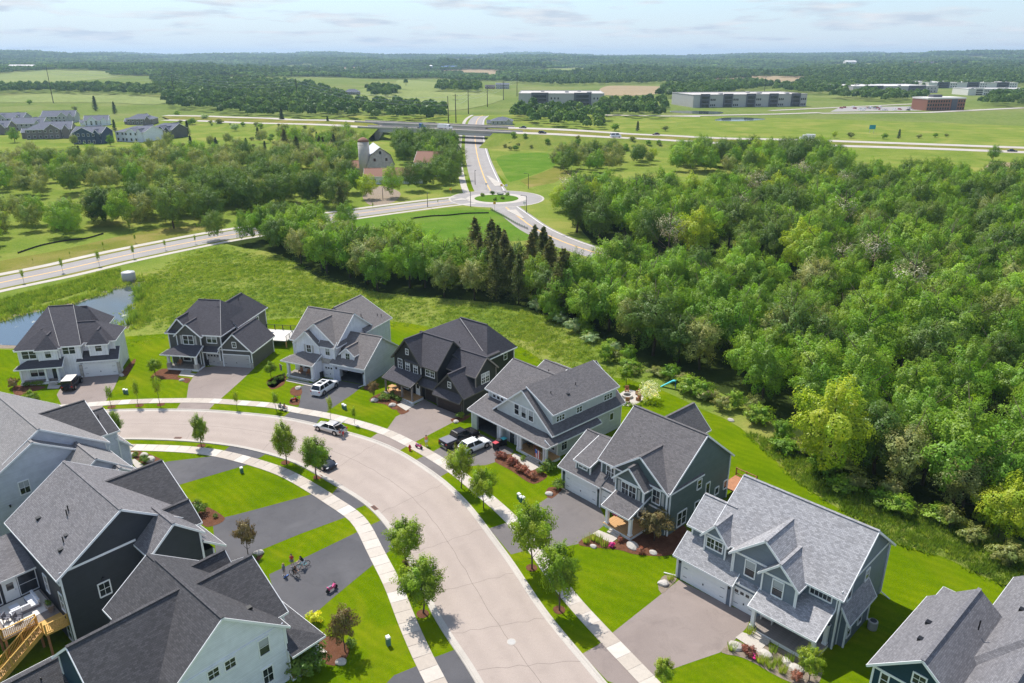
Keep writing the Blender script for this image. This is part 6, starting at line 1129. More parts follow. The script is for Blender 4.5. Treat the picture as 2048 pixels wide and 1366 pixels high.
# ---- cars, trucks (also used near by)
def wheel_mesh(r, w):
    t = MB(); t.tube([(0, -w/2, 0), (0, w/2, 0)], r, 16); rim = MB(); rim.tube([(0, -w/2-.012, 0), (0, w/2+.012, 0)], r*.62, 12); return t.mesh('tyre', 'rubber', False), rim.mesh('rim', 'metal')
def car(name, label, cat, xy, hd, L=4.7, W=1.85, H=1.55, style='suv', paint='car_white', z=0, group=None, trunk_open=False, simple=False, sunroof=False):
    o = thing(name, label, cat, (xy[0], xy[1], z), hd, group); w = W/2; r = .34 if H < 1.6 else .38; zb = r*.62; belt = H*.60 if style != 'jeep' else H*.58
    hood = {'sedan': belt*.92, 'suv': belt*.96, 'pickup': belt*.98, 'jeep': belt, 'van': belt, 'hatch': belt*.94}[style]
    front, rear = L/2, -L/2
    prof = {'sedan': [(rear, belt*.86, .86), (rear+.12, belt*.98, .93), (rear+.9, belt, .99), (0, belt, 1), (front-1.25, hood, .98), (front-.25, hood*.86, .90), (front, hood*.66, .78)],
            'suv': [(rear, belt*.95, .90), (rear+.1, belt, .95), (rear+.8, belt, 1), (0, belt, 1), (front-1.15, hood, .99), (front-.22, hood*.92, .92), (front, hood*.74, .82)]}
    prof = prof['sedan' if style == 'sedan' else 'suv']
    if style == 'pickup': prof = [(rear, belt*.98, .96), (rear+.1, belt, 1), (-.2, belt, 1), (0, belt, 1), (front-1.2, hood, 1), (front-.2, hood*.96, .95), (front, hood*.8, .9)]
    if style == 'jeep': prof = [(rear, belt, .95), (rear+.1, belt, .97), (0, belt, .97), (front-1.2, belt*.98, .86), (front-.3, belt*.95, .82), (front, belt*.8, .8)]
    mb = MB(); rings = []
    for x, zt, k in prof: ww = w*k; rings.append([(x, -ww*.93, zb), (x, -ww, zb+.28*(zt-zb)), (x, -ww, zb+.7*(zt-zb)), (x, -ww*.93, zt-.03), (x, -ww*.6, zt+.015), (x, ww*.6, zt+.015), (x, ww*.93, zt-.03), (x, ww, zb+.7*(zt-zb)), (x, ww, zb+.28*(zt-zb)), (x, ww*.93, zb)])
    for a, b in zip(rings, rings[1:]):
        for i in range(10): mb.face([a[i], a[(i+1) % 10], b[(i+1) % 10], b[i]])
    mb.face(rings[0]); mb.face(rings[-1][::-1]); mb.build('body', paint, o, True)
    cab = {'sedan': (rear+.55, rear+1.35, front-2.25, front-1.35), 'suv': (rear+.08, rear+.5, front-2.1, front-1.25), 'hatch': (rear+.08, rear+.7, front-2.1, front-1.2), 'pickup': (rear+1.85, rear+2.05, front-2.2, front-1.35), 'jeep': (rear+.05, rear+.12, front-1.75, front-1.35), 'van': (rear+.05, rear+.15, front-1.7, front-.9)}[style]
    x0, x1, x2, x3 = cab; bw, rw = w*.91, w*(.70 if style != 'jeep' else .84); zr = H
    B = [(x0, -bw, belt-.02), (x3, -bw, belt-.02), (x3, bw, belt-.02), (x0, bw, belt-.02)]; T = [(x1, -rw, zr-.05), (x2, -rw, zr-.05), (x2, rw, zr-.05), (x1, rw, zr-.05)]; M_ = [(x1+.15, -rw*.7, zr), (x2-.15, -rw*.7, zr), (x2-.15, rw*.7, zr), (x1+.15, rw*.7, zr)]
    mb = MB()
    for i in range(4): j = (i+1) % 4; mb.face([B[i], B[j], T[j], T[i]]); mb.face([T[i], T[j], M_[j], M_[i]])
    mb.face(M_); mb.build('cabin', paint if style != 'jeep' else 'car_wine', o)
    def quad(nm, a, b, c, d, mat='car_glass', ins=.1, out=.012):
        a, b, c, d = map(Vector, (a, b, c, d)); m = (a+b+c+d)/4; n = (b-a).cross(d-a).normalized(); n = -n if n.dot(m-Vector((0, 0, .8))) < 0 else n
        MB().face  # glass sits just proud of the shell
        g = MB(); g.face([p.lerp(m, ins)+n*out for p in (a, b, c, d)]); g.build(nm, mat, o)
    quad('windscreen', B[1], B[2], T[2], T[1]); quad('rear_window', B[3], B[0], T[0], T[3])
    for s in (0, 1):
        b0, b1, t0, t1 = (B[0], B[1], T[0], T[1]) if s == 0 else (B[3], B[2], T[3], T[2]); k = 3 if style == 'suv' and L > 4.8 else 2
        for i in range(k): f0, f1 = i/k, (i+1)/k; L_ = lambda p, q, t: tuple(Vector(p).lerp(Vector(q), t)); quad('side_window', L_(b0, b1, f0), L_(b0, b1, f1), L_(t0, t1, f1), L_(t0, t1, f0), ins=.14)
    if sunroof:
        for i in range(2): MB().box(x1+.5+i*.95, x1+1.25+i*.95, -.42, .42, zr-.01, zr+.012).build('sunroof', 'car_glass', o)
    ky = ('wh', r)
    if ky not in WCACHE: WCACHE[ky] = wheel_mesh(r, .24)
    for x in (rear+L*.19, front-L*.19):
        for y in (-w+.10, w-.10): wo_ = link('wheel', WCACHE[ky][0], o, (x, y, r)); link('rim', WCACHE[ky][1], wo_)
    if not simple:
        mb = MB()
        for x in (rear+L*.19, front-L*.19):
            for y in (-w+.0, w-.0): mb.tube([(x, y-.006 if y < 0 else y-.02, r+.03), (x, y+.02 if y < 0 else y+.006, r+.03)], r*1.22, 16)
        mb.build('wheel_arch', 'black', o)
        for y in (-1, 1):
            MB().box(front-.16, front-.02, y*w*.74-.17, y*w*.74+.17, hood*.62, hood*.74).build('headlight', 'light_clear', o); MB().box(rear-.015, rear+.14, y*w*.78-.12, y*w*.78+.12, belt*.70, belt*.90).build('tail_light', 'light_red', o); MB().box(x3-.35, x3-.2, y*w*1.0-.02*y, y*w*1.0+y*.16, belt+.02, belt+.17).build('mirror', paint, o)
        MB().box(front-.04, front+.03, -w*.7, w*.7, zb, zb+.22).build('bumper', 'dark_metal', o); MB().box(rear-.04, rear+.06, -w*.8, w*.8, zb, zb+.24).build('bumper', paint if style != 'pickup' else 'metal', o); MB().box(rear-.05, rear-.02, -.25, .25, belt*.55, belt*.68).build('number_plate', 'white', o)
    if style == 'pickup': MB().box(rear+.06, rear+1.82, -w*.88, w*.88, belt-.02, belt+.05).build('bed_cover', 'fabric_grey', o)
    if style == 'jeep': MB().tube([(rear-.22, 0, .85), (rear-.02, 0, .85)], .37, 14).build('spare_wheel', 'rubber', o); MB().box(x1, x2, -rw, rw, zr-.05, zr+.02).build('hard_top', 'white_warm', o)
    if trunk_open:
        MB().bar((x1-.1, 0, zr-.25), (rear+.15, 0, zr+.35), 1.35, .06).build('boot_lid', paint, o); MB().box(rear+.02, x0+.45, -w*.72, w*.72, belt-.02, belt+.03).build('boot_interior', 'black', o)
    return o
def along(l, z, px):
    i = min(range(len(l)-1), key=lambda i: abs(pxof(l[i], z[i])-px)); a, b = l[i], l[i+1]; return a, math.atan2(b[1]-a[1], b[0]-a[0]), z[i]+.07
for nm, lb, cat, L, Z, px, st, pa, dm, fl in (('car', 'dark car on the far carriageway right of the bridge', 'car', UP, zu, 1046, 'sedan', 'car_dark', (4.7, 1.85, 1.45), 1), ('car', 'black car on the near carriageway right of the bridge', 'car', LO, zl, 1080, 'suv', 'car_black', (4.8, 1.9, 1.6), 0), ('van', 'white van on the near carriageway right of the bridge', 'van', LO, zl, 1230, 'van', 'car_white', (6.5, 2.2, 2.6), 0), ('car', 'dark car on the far carriageway right of the white van', 'car', UP, zu, 1308, 'sedan', 'car_wine', (4.7, 1.85, 1.45), 1), ('car', 'dark blue car at the right end of the highway', 'car', LO, zl, 2026, 'sedan', 'car_dark', (4.8, 1.85, 1.45), 0)):
    p, a, z = along(L, Z, px); car(nm, lb, cat, p, a+(math.pi if fl else 0), *dm, st, pa, z, simple=True, group='vehicles on the highway')
def truck(name, label, cat, p, a, z, cabc, body, L, H):
    o = thing(name, label, cat, (p[0], p[1], z), a, 'vehicles on the highway'); mb = MB(); mb.prism([(L/2-3.4, .7), (L/2, .7), (L/2, 1.7), (L/2-1.3, 1.8), (L/2-1.7, 3.0), (L/2-3.4, 3.2)], -1.2, 1.2); mb.build('cab', cabc, o); MB().prism([(L/2-1.25, 1.82), (L/2-1.62, 2.85), (L/2-1.58, 2.87), (L/2-1.21, 1.84)], -1.05, 1.05).build('windscreen', 'car_glass', o)
    if body: MB().box(-L/2, L/2-3.6, -1.25, 1.25, 1.0, H).build('cargo_box', body, o)
    else: MB().box(-L/2, L/2-3.4, -1.2, 1.2, .95, 1.15).build('flatbed', 'dark_metal', o)
    WCACHE.setdefault(('wh', .5), wheel_mesh(.5, .3))
    for x in (L/2-1, L/2-4.2, -L/2+1, -L/2+2.3):
        for y in (-1.05, 1.05): w_ = link('wheel', WCACHE[('wh', .5)][0], o, (x, y, .5)); link('rim', WCACHE[('wh', .5)][1], w_)
p, a, z = along(LO, zl, 835); truck('semi_truck', 'blue semi truck with empty flatbed on the bridge', 'truck', p, a, z, 'car_blue', None, 15, 3); p, a, z = along(LO, zl, 897); truck('box_truck', 'white truck behind the blue semi on the bridge', 'truck', p, a, z, 'car_white', 'car_white', 9.5, 3.3); p, a, z = along(UP, zu, 1611); truck('box_truck', 'white box truck on the right of the highway', 'truck', p, a+math.pi, z, 'car_white', 'car_white', 9, 3.6)
# ---- distant houses, farm, offices
def far_house(px, ang, w, d, wall, label, hgt_=5.5, rise=3.2, roof='roof_dark', gable=None, hip='', group='distant houses on the hillside'):
    x, y = GT(*px); q = House('house', label, (x, y), ang, wall, roof, z=hgt(x, y), group=group); q.wing(-w/2, w/2, 0, d, -1, hgt_, 'gx', hgt_+rise, .4, hip=hip, corners=False)
    if gable: q.wing(-w/2+gable[0], -w/2+gable[1], -1.2, d/2, -1, hgt_-.1, 'gy', hgt_+rise*gable[2], .4, corners=False)
    if w > 14 and px[1] > 230: q.wing(w/2-5.2, w/2-1.2, -.6, d/2, -1, hgt_-.4, 'gy', hgt_+rise*.62, .35, corners=False); q.wing(-w/2-3.5, -w/2+1, d*.3, d*.9, -1, hgt_-2, 'gx', hgt_, .35, corners=False); q.wing(-3, 3.5, d*.5, d+4, -1, hgt_-.2, 'gy', hgt_+rise*.9, .35, corners=False, nt='f')
    n = max(2, int(w/3))
    for i in range(n):
        a = -w/2+w*(i+.5)/n
        off = -1.2 if gable and -w/2+gable[0] < a < -w/2+gable[1] else 0
        q.win('f', a, hgt_-1.2, 1.2, 1.4, off, 2, 1, blind=0); q.win('f', a, 1.4, 1.2, 1.6, off, 2, 1, blind=0)
    return q
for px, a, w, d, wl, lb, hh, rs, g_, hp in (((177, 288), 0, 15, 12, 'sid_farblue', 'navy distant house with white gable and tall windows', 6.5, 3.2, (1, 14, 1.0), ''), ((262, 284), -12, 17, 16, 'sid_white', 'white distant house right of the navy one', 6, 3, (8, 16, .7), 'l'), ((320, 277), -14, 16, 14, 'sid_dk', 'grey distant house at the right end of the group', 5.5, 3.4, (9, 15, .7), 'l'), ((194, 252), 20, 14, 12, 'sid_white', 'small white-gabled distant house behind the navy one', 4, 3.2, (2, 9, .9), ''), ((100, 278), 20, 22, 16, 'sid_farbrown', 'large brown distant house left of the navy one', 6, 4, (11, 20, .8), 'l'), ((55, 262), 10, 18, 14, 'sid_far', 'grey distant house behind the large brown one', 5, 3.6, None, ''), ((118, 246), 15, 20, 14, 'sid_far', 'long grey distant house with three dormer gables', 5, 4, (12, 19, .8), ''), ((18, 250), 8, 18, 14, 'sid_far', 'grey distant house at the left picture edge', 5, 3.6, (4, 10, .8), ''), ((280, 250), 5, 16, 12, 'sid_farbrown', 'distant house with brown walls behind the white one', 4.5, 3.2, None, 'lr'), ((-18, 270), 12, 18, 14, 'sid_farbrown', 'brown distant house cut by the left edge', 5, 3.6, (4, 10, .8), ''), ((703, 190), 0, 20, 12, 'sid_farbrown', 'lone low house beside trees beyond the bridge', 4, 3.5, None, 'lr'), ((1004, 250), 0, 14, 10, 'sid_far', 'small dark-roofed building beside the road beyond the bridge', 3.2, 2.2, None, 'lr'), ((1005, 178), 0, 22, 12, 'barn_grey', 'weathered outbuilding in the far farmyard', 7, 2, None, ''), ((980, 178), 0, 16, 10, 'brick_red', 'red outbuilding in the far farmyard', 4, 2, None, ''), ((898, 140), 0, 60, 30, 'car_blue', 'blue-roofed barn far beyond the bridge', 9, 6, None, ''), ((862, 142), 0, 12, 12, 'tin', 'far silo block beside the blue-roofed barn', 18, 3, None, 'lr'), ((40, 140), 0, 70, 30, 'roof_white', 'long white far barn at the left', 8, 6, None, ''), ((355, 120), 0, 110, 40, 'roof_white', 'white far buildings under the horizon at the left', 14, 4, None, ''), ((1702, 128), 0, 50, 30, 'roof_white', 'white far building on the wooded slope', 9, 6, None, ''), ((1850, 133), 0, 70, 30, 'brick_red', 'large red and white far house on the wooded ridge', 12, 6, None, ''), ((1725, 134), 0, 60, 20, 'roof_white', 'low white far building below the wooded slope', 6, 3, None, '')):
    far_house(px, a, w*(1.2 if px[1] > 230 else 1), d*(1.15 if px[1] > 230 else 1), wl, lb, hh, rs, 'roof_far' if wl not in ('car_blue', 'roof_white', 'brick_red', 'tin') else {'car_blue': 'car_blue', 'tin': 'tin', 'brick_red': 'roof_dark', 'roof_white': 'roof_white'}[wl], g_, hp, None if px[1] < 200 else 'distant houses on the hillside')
x, y = G(763, 352); bn = thing('barn', 'weathered grey gambrel barn with pale metal roof beside the silo', 'barn', (x, y, 0), R(18)); gp = [(-6, 0), (6, 0), (6, 5), (4.4, 9), (0, 12.2), (-4.4, 9), (-6, 5)]
MB().prism(gp, 0, 20).build('wall', 'barn_grey', bn); mb = MB()
for a, b in (((6.4, 4.4), (4.5, 9.15)), ((4.5, 9.15), (0, 12.45)), ((0, 12.45), (-4.5, 9.15)), ((-4.5, 9.15), (-6.4, 4.4))): mb.face([(a[0], -.5, a[1]), (b[0], -.5, b[1]), (b[0], 20.5, b[1]), (a[0], 20.5, a[1])]); mb.face([(a[0], -.5, a[1]+.15), (b[0], -.5, b[1]+.15), (b[0], 20.5, b[1]+.15), (a[0], 20.5, a[1]+.15)])
mb.build('roof', 'tin', bn)
for sx_, sz_ in ((-2.6, 6.5), (2.6, 6.5), (0, 9.5)): MB().box(sx_-.5, sx_+.5, -.06, 0, sz_, sz_+1.3).build('window', 'glass', bn)
MB().box(-2, 2, -.08, 0, 0, 3.6).build('door', 'barn_grey', bn)
x, y = G(731, 352); so = thing('silo', 'tall pale silo with rusty cap beside the barn', 'silo', (x, y, 0)); MB().lathe([(2.5, -.2), (2.5, 15)], 20).build('shaft', 'concrete', so, True); MB().lathe([(2.6, 15), (2.2, 15.8), (1.2, 16.5), (.4, 16.8)], 20).build('cap', 'rust', so, True)
for i in range(7): MB().lathe([(2.54, 1.5+i*2), (2.54, 1.62+i*2)], 20).build('hoop', 'wall_grey', so)
for px, a, w, d, lb, wl, rf in (((788, 368), 6, 24, 10, 'long white shed with rusty roof in the farmyard', 'white', 'rust'), ((730, 350), 12, 12, 9, 'small rusty-roofed lean-to left of the barn', 'barn_grey', 'rust'), ((856, 352), -8, 12, 14, 'white farmhouse half hidden by trees', 'white', 'rust')):
    x, y = G(*px); q = House('farm_building', lb, (x, y), a, wl, rf, cat='farm building'); q.wing(-w/2, w/2, 0, d, -.1, 3.4 if 'house' not in lb else 6, 'gx', 6 if 'house' not in lb else 10, .4, corners=False)
    for i in range(3): q.win('f', -w/3+w/3*i, 1.7, 1, 1.2, 0, 1, 2, blind=0)
def block(px, w, d, hh, wall, roof, label, ang=0, bays=0, dark='wall_dark', name='warehouse', cat='building', rows=1):
    x, y = GT(*px); o = thing(name, label, cat, (x, y, hgt(x, y)-.5), R(ang)); MB().box(-w/2, w/2, 0, d, 0, hh, skip='u').build('wall', wall, o); MB().box(-w/2, w/2, 0, d, hh-.6, hh-.3).build('roof', roof, o)
    for a, b in (((-w/2, 0), (w/2, 0)), ((w/2, 0), (w/2, d)), ((w/2, d), (-w/2, d)), ((-w/2, d), (-w/2, 0))): MB().bar((*a, hh), (*b, hh), .5, .7).build('parapet', wall, o)
    for i in range(bays):
        c_ = -w/2+w*(i+.5)/bays; MB().box(c_-w/bays*.2, c_+w/bays*.2, -.8, 0, 0, hh+1.0).build('entrance_bay', dark, o)
        for r_ in range(3): MB().box(c_-w/bays*.15, c_+w/bays*.15, -.9, -.8, 1+r_*hh*.3, 1+r_*hh*.3+hh*.2).build('window', 'glass', o)
        for k in range(3):
            for r_ in range(2): xx = c_+w/bays*(.27+.08*k); MB().box(xx-.7, xx+.7, -.1, 0, 1.6+r_*hh*.42, 3.6+r_*hh*.42).build('window', 'glass', o)
    for i in range(5): xx, yy = random.uniform(-w*.4, w*.4), random.uniform(d*.2, d*.8); MB().box(xx-2, xx+2, yy-1.5, yy+1.5, hh-.3, hh+1.2).build('roof_unit', 'wall_grey', o)
    return o
block((1122, 212), 92, 75, 13, 'wall_grey', 'roof_flat', 'pale flat-roofed warehouse beyond the bridge', -3, 2); block((1500, 214), 128, 60, 13, 'wall_grey', 'roof_flat', 'long two-storey office block with dark entrance bays', 10, 5); block((1790, 186), 130, 90, 10, 'wall_grey', 'roof_white', 'wide low warehouse behind the brick office', 4, 2); block((1945, 176), 150, 90, 9, 'white_warm', 'roof_white', 'long pale warehouse at the far right', 0, 3); block((2000, 191), 90, 40, 9, 'white_warm', 'roof_white', 'cream industrial building at the right edge', 0, 3, 'white_warm')
x, y = GT(1890, 221); bo = thing('brick_office', 'three-storey red brick office beside a full car park', 'building', (x, y, hgt(x, y)-.4), R(12)); bo.scale = (.72, .72, .85); MB().box(-30, 30, 0, 30, 0, 13).build('wall', 'brick_red', bo); MB().box(-30.4, 30.4, -.4, 30.4, 13, 14.6).build('cornice', 'white_warm', bo); MB().box(-29, 29, 1, 29, 14.6, 14.8).build('roof', 'roof_white', bo); MB().box(-14, 0, 10, 20, 14.8, 17.5).build('roof_unit', 'wall_dark', bo); MB().box(8, 17, -.7, 0, 0, 13).build('entrance_bay', 'wall_dark', bo)
wm = MB().box(-1.1, 1.1, -.12, 0, 0, 2.3).mesh('window', 'glass')
for r_ in range(3):
    for i in range(15):
        if 7 < -28+4*i < 18: continue
        link('window', wm, bo, (-28+4*i, 0, 1.5+4*r_))
x0, y0 = GT(1790, 222); sheet('car_park', [GT(*p) for p in ((1660, 224), (1850, 221), (1835, 213), (1680, 215))], .05, 'asphalt_grey', terrain=True, maxlen=40)
for i in range(26):
    p = GT(1680+random.uniform(0, 165), 214.5+random.uniform(0, 7)); car('car', 'tiny car parked beside the red brick office', 'car', p, random.choice((0, math.pi))+R(12)+math.pi/2, 4.7, 1.85, 1.5, random.choice(('sedan', 'suv')), random.choice(('car_white', 'car_dark', 'car_silver', 'car_red', 'car_black', 'car_white')), hgt(*p)+.06, 'cars parked at the brick office', simple=True)
for a, b, w in (((1210, 231), (1400, 234), 9), ((1340, 233), (1560, 229), 9), ((1560, 229), (1640, 226), 9), ((1640, 227), (1850, 226), 10), ((1850, 226), (2100, 214), 10), ((1540, 222), (1840, 208), 8)):
    A_, B_ = GT(*a), GT(*b); n = 12; L = [(A_[0]+(B_[0]-A_[0])*i/n, A_[1]+(B_[1]-A_[1])*i/n) for i in range(n+1)]; mb = MB(); o1, o2 = offset(L, w/2), offset(L, -w/2)
    for i in range(n): mb.face([(*p, hgt(*p)+.25) for p in (o1[i], o2[i], o2[i+1], o1[i+1])])
    struct(mb.build('road', 'highway'))
for pts in (((1350, 226), (1430, 229), (1440, 224), (1350, 222)), ((1430, 241), (1480, 243), (1532, 239), (1500, 236), (1450, 236))): sheet('pond_water', smoothline([GT(*p) for p in pts], 6, True), .12, 'water', terrain=True, maxlen=30)
# ---- power poles and wires
def pole(base, top, label, arms=2):
    x, y = GT(*base); zc = y*CP+(CAMH-hgt(x, y))*SP; m = max(9, (base[1]-top)*math.hypot(x, y)/PF); o = thing('utility_pole', label, 'utility pole', (x, y, hgt(x, y)), 0, 'power poles'); MB().tube([(0, 0, -.5), (0, 0, m)], [.45, .25], 8).build('post', 'brown_dark', o)
    for k in range(arms): MB().bar((-2.2, 0, m-1.5-3.2*k), (2.2, 0, m-1.5-3.2*k), .22).build('crossarm', 'brown_dark', o)
    return Vector((x, y, hgt(x, y)+m))
PT = [pole(*q) for q in (((107, 206), 150, 'leaning power pole above the distant houses at the left', 0), ((349, 193), 156, 'thin power pole among the far woods', 0), ((596, 211), 164, 'power pole in the wood left of the bridge'), ((897, 246), 197, 'thick power pole behind the bridge', 0), ((912, 246), 193, 'thin power pole beside the thick one behind the bridge'), ((937, 228), 184, 'power pole on the field edge beyond the bridge'), ((975, 214), 176, 'power pole beside the road beyond the bridge'), ((1007, 200), 166, 'power pole left of the warehouse road'), ((1034, 193), 154, 'tall power pole above the warehouse'), ((1529, 182), 157, 'power pole behind the long office block'))]
mb = MB()
for a, b in ((0, 1), (1, 2), (2, 3), (4, 5), (5, 6), (6, 7), (7, 8)):
    for k in range(3):
        p, q = PT[a]-Vector((0, 0, 1+3.0*k)), PT[b]-Vector((0, 0, 1+3.0*k)); sag = (q-p).length*.02; mb.tube([p.lerp(q, t)-Vector((0, 0, sag*4*t*(1-t))) for t in np.linspace(0, 1, 9)], .06, 4)
tag(mb.build('power_lines', 'metal'), 'thin power lines strung between the far poles', 'power lines')
# ---- roundabout furniture
def lamp_post(px, hp, label):
    x, y = G(*px); m = hp*math.hypot(x, y, CAMH)/PF*1.02; o = thing('street_lamp', label, 'street lamp', (x, y, 0), random.uniform(0, 6), 'street lamps at the roundabout'); MB().tube([(0, 0, -.1), (0, 0, m)], [.13, .08], 8).build('post', 'dark_metal', o); MB().bar((0, 0, m), (1.5, 0, m+.15), .09).build('arm', 'dark_metal', o); MB().box(1.2, 2.0, -.16, .16, m+.08, m+.22).build('lamp_head', 'dark_metal', o)
for px, hp, lb in ((cr2x(848, 725), 27, 'street lamp on the road left of the roundabout'), (cr2x(1187, 725), 30, 'street lamp at the near left of the roundabout'), (cr2x(1222, 548), 27, 'street lamp on the far left of the roundabout'), (cr2x(1625, 768), 32, 'street lamp at the near right of the roundabout'), (cr2x(1641, 580), 28, 'street lamp on the slope right of the roundabout'), ((766, 400), 22, 'street lamp near the farm entrance')): lamp_post(px, hp, lb)
for i, p in enumerate(((1310, 590), (1430, 600), (1468, 600), (1375, 745), (1610, 745), (1030, 632))):
    x, y = G(*cr2x(*p)); o = thing('road_sign', 'small road sign at the roundabout', 'road sign', (x, y, 0), 0, 'road signs at the roundabout'); MB().tube([(0, 0, -.1), (0, 0, 2.6)], .05, 6).build('post', 'metal', o); MB().box(-.45, .45, -.06, -.02, 1.9, 2.8).build('sign_face', ('paint_white', 'yellow')[i % 2], o)
for i in range(60): pass
for i, (q, s) in enumerate((((965, 394), .8), ((985, 391), .9), ((1005, 400), .8), ((1015, 393), .8), ((990, 402), .7))): plant('bush_leaf_shrub', q, 'low planting on the roundabout island', 'shrub', s*1.5, 'shrub', 'planting on the roundabout island')
x, y = G(1000, 391.5); tag(link('boulder', rk[0], None, (x, y, 1.0)), 'pale stone on the roundabout island', 'boulder').scale = (3, 2.4, 2.4)
def low_fence(name, pts, h, mat, label, cat, post=2.0):
    L = resample(smoothline([G(*p) for p in pts], 1), 40); o = thing(name, label, cat, (*L[0], 0)); mb = MB(); v0 = Vector((*L[0], 0))
    for a, b in zip(L, L[1:]): mb.bar(Vector((*a, h*.5))-v0, Vector((*b, h*.5))-v0, .06, h*.8)
    mb.build('panel', mat, o)
    me = MB().box(-.05, .05, -.05, .05, -.1, h*1.15).mesh('post', 'dark_metal')
    for p in L[::2]: link('post', me, o, Vector((*p, 0))-v0)
low_fence('silt_fence', [cr2x(*p) for p in ((720, 820), (880, 800), (1000, 795), (1150, 780), (1330, 775))], .5, 'black', 'black silt fence along the field before the roundabout', 'fence'); low_fence('guard_rail', [cr2x(*p) for p in ((1345, 752), (1440, 800), (1540, 860), (1640, 905))], .8, 'metal', 'metal guard rail along the road below the roundabout', 'guard rail'); low_fence('silt_fence', [cpl(*p) for p in ((130, 745), (300, 690), (480, 655), (620, 640), (745, 605))], .5, 'black', 'black silt fence beside the trees at the left', 'fence')
x, y = G(259, 562); o = thing('outlet_structure', 'pale concrete outlet cylinder at the end of the pond', 'concrete cylinder', (x, y, 0)); MB().lathe([(1.5, -.2), (1.5, 2.2), (1.42, 2.25)], 24).build('shaft', 'wall_grey', o, True); MB().lathe([(1.2, 2.2), (1.2, 2.32), (.2, 2.5)], 20).build('grate', 'metal', o)
for i, (q, hp) in enumerate((((48, 566), 30), ((126, 545), 32), ((199, 532), 34), ((268, 517), 30), ((331, 500), 22), ((391, 488), 20), ((207, 498), 16), ((271, 486), 20), ((66, 525), 10), ((140, 512), 10), ((395, 460), 14), ((260, 463), 18), ((686, 410), 14), ((746, 418), 14), ((876, 408), 10))):
    m = toplen(q, hp); plant('sapling%d' % (i % 2), q, 'thin newly planted tree along the collector road', 'tree', m/4.6*.8, 'tree', 'newly planted trees along the collector road', sz=m/4.6)
x, y = G(1743, 266); o = thing('highway_sign', 'blue-green highway sign on the verge at the right', 'road sign', (x, y, 0)); MB().tube([(-1.4, 0, 0), (-1.4, 0, 4)], .12, 6).build('post', 'metal', o); MB().tube([(1.4, 0, 0), (1.4, 0, 4)], .12, 6).build('post', 'metal', o); MB().box(-2.2, 2.2, -.15, -.05, 2.6, 5.4).build('sign_face', 'teal_sign', o)
for i, (q, k, s) in enumerate((((1768, 278), 'thicket0', 1.0), ((1797, 277), 'spruce0', .6), ((1838, 277), 'thicket1', .9), ((1870, 275), 'thicket0', .8), ((1892, 274), 'thicket1', .7), ((1700, 276), 'thicket1', 1.2), ((1985, 322), 'maple0', .7), ((1668, 276), 'lime1', .4), ((1230, 262), 'thicket0', 1.4), ((1275, 262), 'spruce1', .7), ((1330, 262), 'thicket1', 1.2), ((565, 250), 'spruce0', 1.3), ((657, 262), 'spruce1', 1.0), ((376, 268), 'spruce0', .9), ((355, 232), 'thicket0', 1.2), ((150, 222), 'thicket1', 1.4), ((192, 222), 'spruce0', 1.4), ((230, 228), 'spruce1', 1.1), ((60, 210), 'thicket0', 1.4), ((410, 240), 'thicket2', 1.6), ((440, 250), 'thicket1', 1.6), ((30, 285), 'maple0', .8), ((150, 292), 'olive0', .6), ((222, 292), 'maple1', .55), ((230, 262), 'spruce0', .8), ((350, 262), 'thicket1', 1.8), ((385, 250), 'thicket0', 1.4), ((470, 262), 'thicket2', 1.7), ((300, 300), 'olive1', .6), ((150, 262), 'thicket0', 1.2))):
    plant(k, q, 'shrub or small tree dotted over the open grass near the highway', 'thicket', s, 'thicket', 'small trees dotted near the highway', part='foliage')
# ================================================================== cars by the houses
def carpx(rear, front, side, W): 
    a, b = G(*rear), G(*front); hd = math.atan2(b[1]-a[1], b[0]-a[0]); s = 1 if side == 'r' else -1; return ((a[0]+b[0])/2-math.sin(hd)*W/2*s*.85, (a[1]+b[1])/2+math.cos(hd)*W/2*s*.85), hd
p, a = carpx((647, 791), (671.4, 775), 'r', 2.0); car('car', 'white three-row car with twin sunroofs on the black driveway of the white house', 'car', p, a, 5.15, 2.0, 1.78, 'suv', 'car_white', .03, sunroof=True)
p, a = carpx((668, 870.4), (639.4, 862.2), 'l', 1.85); car('car', 'silver-white sedan at the kerb with its boot lid open', 'car', p, a, 4.9, 1.86, 1.46, 'sedan', 'car_silver', .03, trunk_open=True, sunroof=False)
car('pickup_truck', 'black pickup with grey bed cover before the bungalow garage', 'pickup truck', G(919, 884), R(43), 5.85, 2.0, 1.9, 'pickup', 'car_black', .03); car('car', 'white crossover car beside the black pickup', 'car', G(949, 898), R(41), 4.6, 1.85, 1.62, 'hatch', 'car_white', .03)
i = min(range(len(KL)), key=lambda i: math.dist(KL[i], G(628, 936))); t_ = (KL[i+1][0]-KL[i-1][0], KL[i+1][1]-KL[i-1][1]); hd = math.atan2(t_[1], t_[0]); n_ = (-math.sin(hd), math.cos(hd)); car('car', 'dark car parked at the left kerb behind a street tree', 'car', (KL[i][0]+n_[0]*1.35, KL[i][1]+n_[1]*1.35), hd, 4.8, 1.86, 1.5, 'sedan', 'car_dark', .03)
car('off_roader', 'black off-roader with pale top and spare wheel on the white hip-roofed house driveway', 'car', G(146, 773), R(100), 4.5, 1.88, 1.85, 'jeep', 'car_black', .03)
